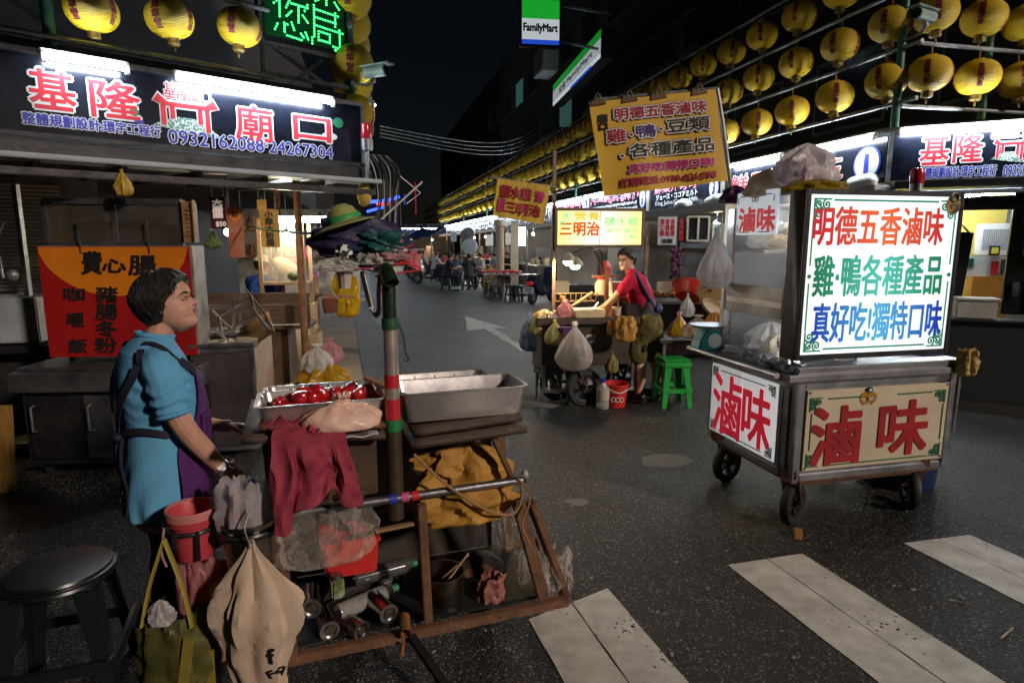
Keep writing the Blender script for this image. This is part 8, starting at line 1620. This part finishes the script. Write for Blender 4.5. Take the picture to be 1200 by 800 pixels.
for k, (dx, h_, m_) in enumerate(((.035, .15, vblue), (.055, .13, M('leaf green', (.03, .25, .06))), (.068, .11, M('ochre bottle', (.5, .36, .08))))):
    o = T('brush', ['blue brush handle', 'green brush handle', 'ochre brush handle'][k] + ' standing in the dull steel pot', 'brush', (p2_.x + dx, p2_.y + .02, p2_.z - .02)); b = MB(); b.tube([(0, 0, -.1), (.004, 0, h_ * .6), (-.03 + .02 * k, 0, h_)], .010, 8); b.build('handle', m_, o); b = MB(); b.box((0, 0, -.1), (.025, .02, .05)); b.build('head', black, o)
hb = TF('pot_holder', 'black steel rings and brackets holding the pink bucket and the steel pot', 'holder', Fr((p.x, p.y, p.z - .045), 0)); b = MB()
dx = p2_.x - p.x; dy = p2_.y - p.y
for cx_, cy_, r_ in ((0, 0, .077), (dx, dy, .101)): b.tube([(cx_ + r_ * math.cos(t), cy_ + r_ * math.sin(t), -.01) for t in [k * .2618 for k in range(25)]], .008, 6)
b.bar((.08, .0, -.01), (dx - .1, dy, -.01), .02); b.bar((dx + .1, dy, -.01), (dx + .2, dy + .12, -.02), .02); b.bar((-.02, -.085, 0), (-.02, -.088, -.05), .012); b.bar((.05, -.07, 0), (.05, -.075, -.10), .010); b.build('ring_frame', blackp, hb)
PROF['coat'] = [(0, .0), (.004, .42), (.12, .50), (.35, .72), (.55, .90), (.64, .88), (.76, .60), (.88, .26), (.95, .10), (1, .05)]
q = px(291, 634, 1.90); h_ = q.z - .13; tote = bag('tote_bag', 'cream cloth tote bag with black lettering hanging from a hook at the cart', 'bag', (q.x + .01, 1.90, .13), .30, h_, .13, M('cream cloth', (.64, .52, .41), rough=.75, c2=(.44, .32, .22), scale=3, sharp=.3, bump=.4, bscale=70, spec=.2), 'coat', 97, .36, nf=7)
from mathutils.bvhtree import BVHTree
tv = BVHTree.FromPolygons([v.co for v in tote.data.vertices], [tuple(pl.vertices) for pl in tote.data.polygons])
def onbag(X, y, Z):
    h = tv.ray_cast(V(X, -1, Z), V(0, 1, 0)); return (X, (h[0].y if h[0] else -.05) - .004, Z)
letters(tote, 'f', (.062, .20, .022, .06), [(.004, vblack)], y=0, wrap=onbag); letters(tote, 'Fo', (.068, .13, .05, .03), [(.002, vblack)], y=0, wrap=onbag, rot=20)
hk = T('wire_hook', 'bent wire hook carrying the cream tote bag', 'hook', (q.x, 1.90, q.z)); b = MB(); b.tube(spline([(0, 0, -.04), (.006, -.01, 0), (-.004, -.01, .05), (.0, .03, .10)], 12), .0035, 6); b.build('wire', galv, hk)
q = px(196, 628, 1.95); grn = M('olive green cloth', (.10, .095, .018), rough=.6, c2=(.05, .05, .01), scale=4, bump=.5, bscale=40)
gb = T('shopping_bag', 'olive green shopping bag with long straps hanging beside the black stool', 'bag', (q.x, 1.95, .10)); m = bag_mb(.25, .34, .14, 'sack', 98, .18); m.build('bag_body', grn, gb)
for s_ in (-1, 1): b = MB(); b.tube(spline([(s_ * .085, -.05, .30), (s_ * .055, -.035, .44), (.0, -.02, q.z - .10), ], 10), .013, 8, ecc=.4); b.build('strap', M('olive yellow strap', (.28, .23, .03), bump=.4), gb)
b = MB(); b.bar((.03, -.075, .0), (.085, -.075, .27), .035, .006); b.bar((.115, -.03, .02), (.12, -.03, .2), .04, .006); b.build('yellow_band', M('olive yellow strap', (.28, .23, .03)), gb)
hk = T('wire_hook', 'pink wire hook carrying the olive green bag', 'hook', (q.x, 1.95, q.z - .10)); b = MB(); b.tube(spline([(0, -.02, 0), (-.012, -.02, .05), (-.02, .02, .12)], 10), .004, 6); b.build('wire', M('pink film', (.72, .42, .46)), hk)
bag('plastic_bag', 'white crumpled tissue bag tucked into the olive green bag straps', 'bag', (q.x - .015, 1.90, .41), .075, .09, .05, MATS['white film'], 'heap', 99, .4)
q = px(228, 655, 2.02); bag('plastic_bag', 'long pink plastic bag hanging under the pink bucket', 'bag', (q.x, 2.02, .32), .14, q.z - .32, .09, M('rose film', (.52, .17, .19), c2=(.66, .36, .36), scale=6, bump=.8, bscale=16, rough=.25, stretch=(4, 4, .6)), 'sack', 100, .3)
o = T('cloth_bag', 'tan cloth scrap hanging behind the cream tote bag', 'cloth', px(270, 690, 2.1)); b = MB(); b.sheet(lambda u, v: V((u - .5) * .12, .01 * math.sin(u * 14), -.30 * v + .12), 12, 8); b.build('cloth', M('tan floral cloth', (.34, .19, .07), c2=(.14, .06, .02), scale=30), o, solid=.004)
for s_ in ((248, 720), (258, 760)): pass
bs = px(70, 668, 2.12); stool('plastic_stool', 'round black plastic stool beside the olive green bag at the pavement edge', M('black teal plastic', (.006, .011, .012), rough=.34, var=.3, scale=5), (bs.x, bs.y, 0), 20, bs.z + .012, .35, round_=True)
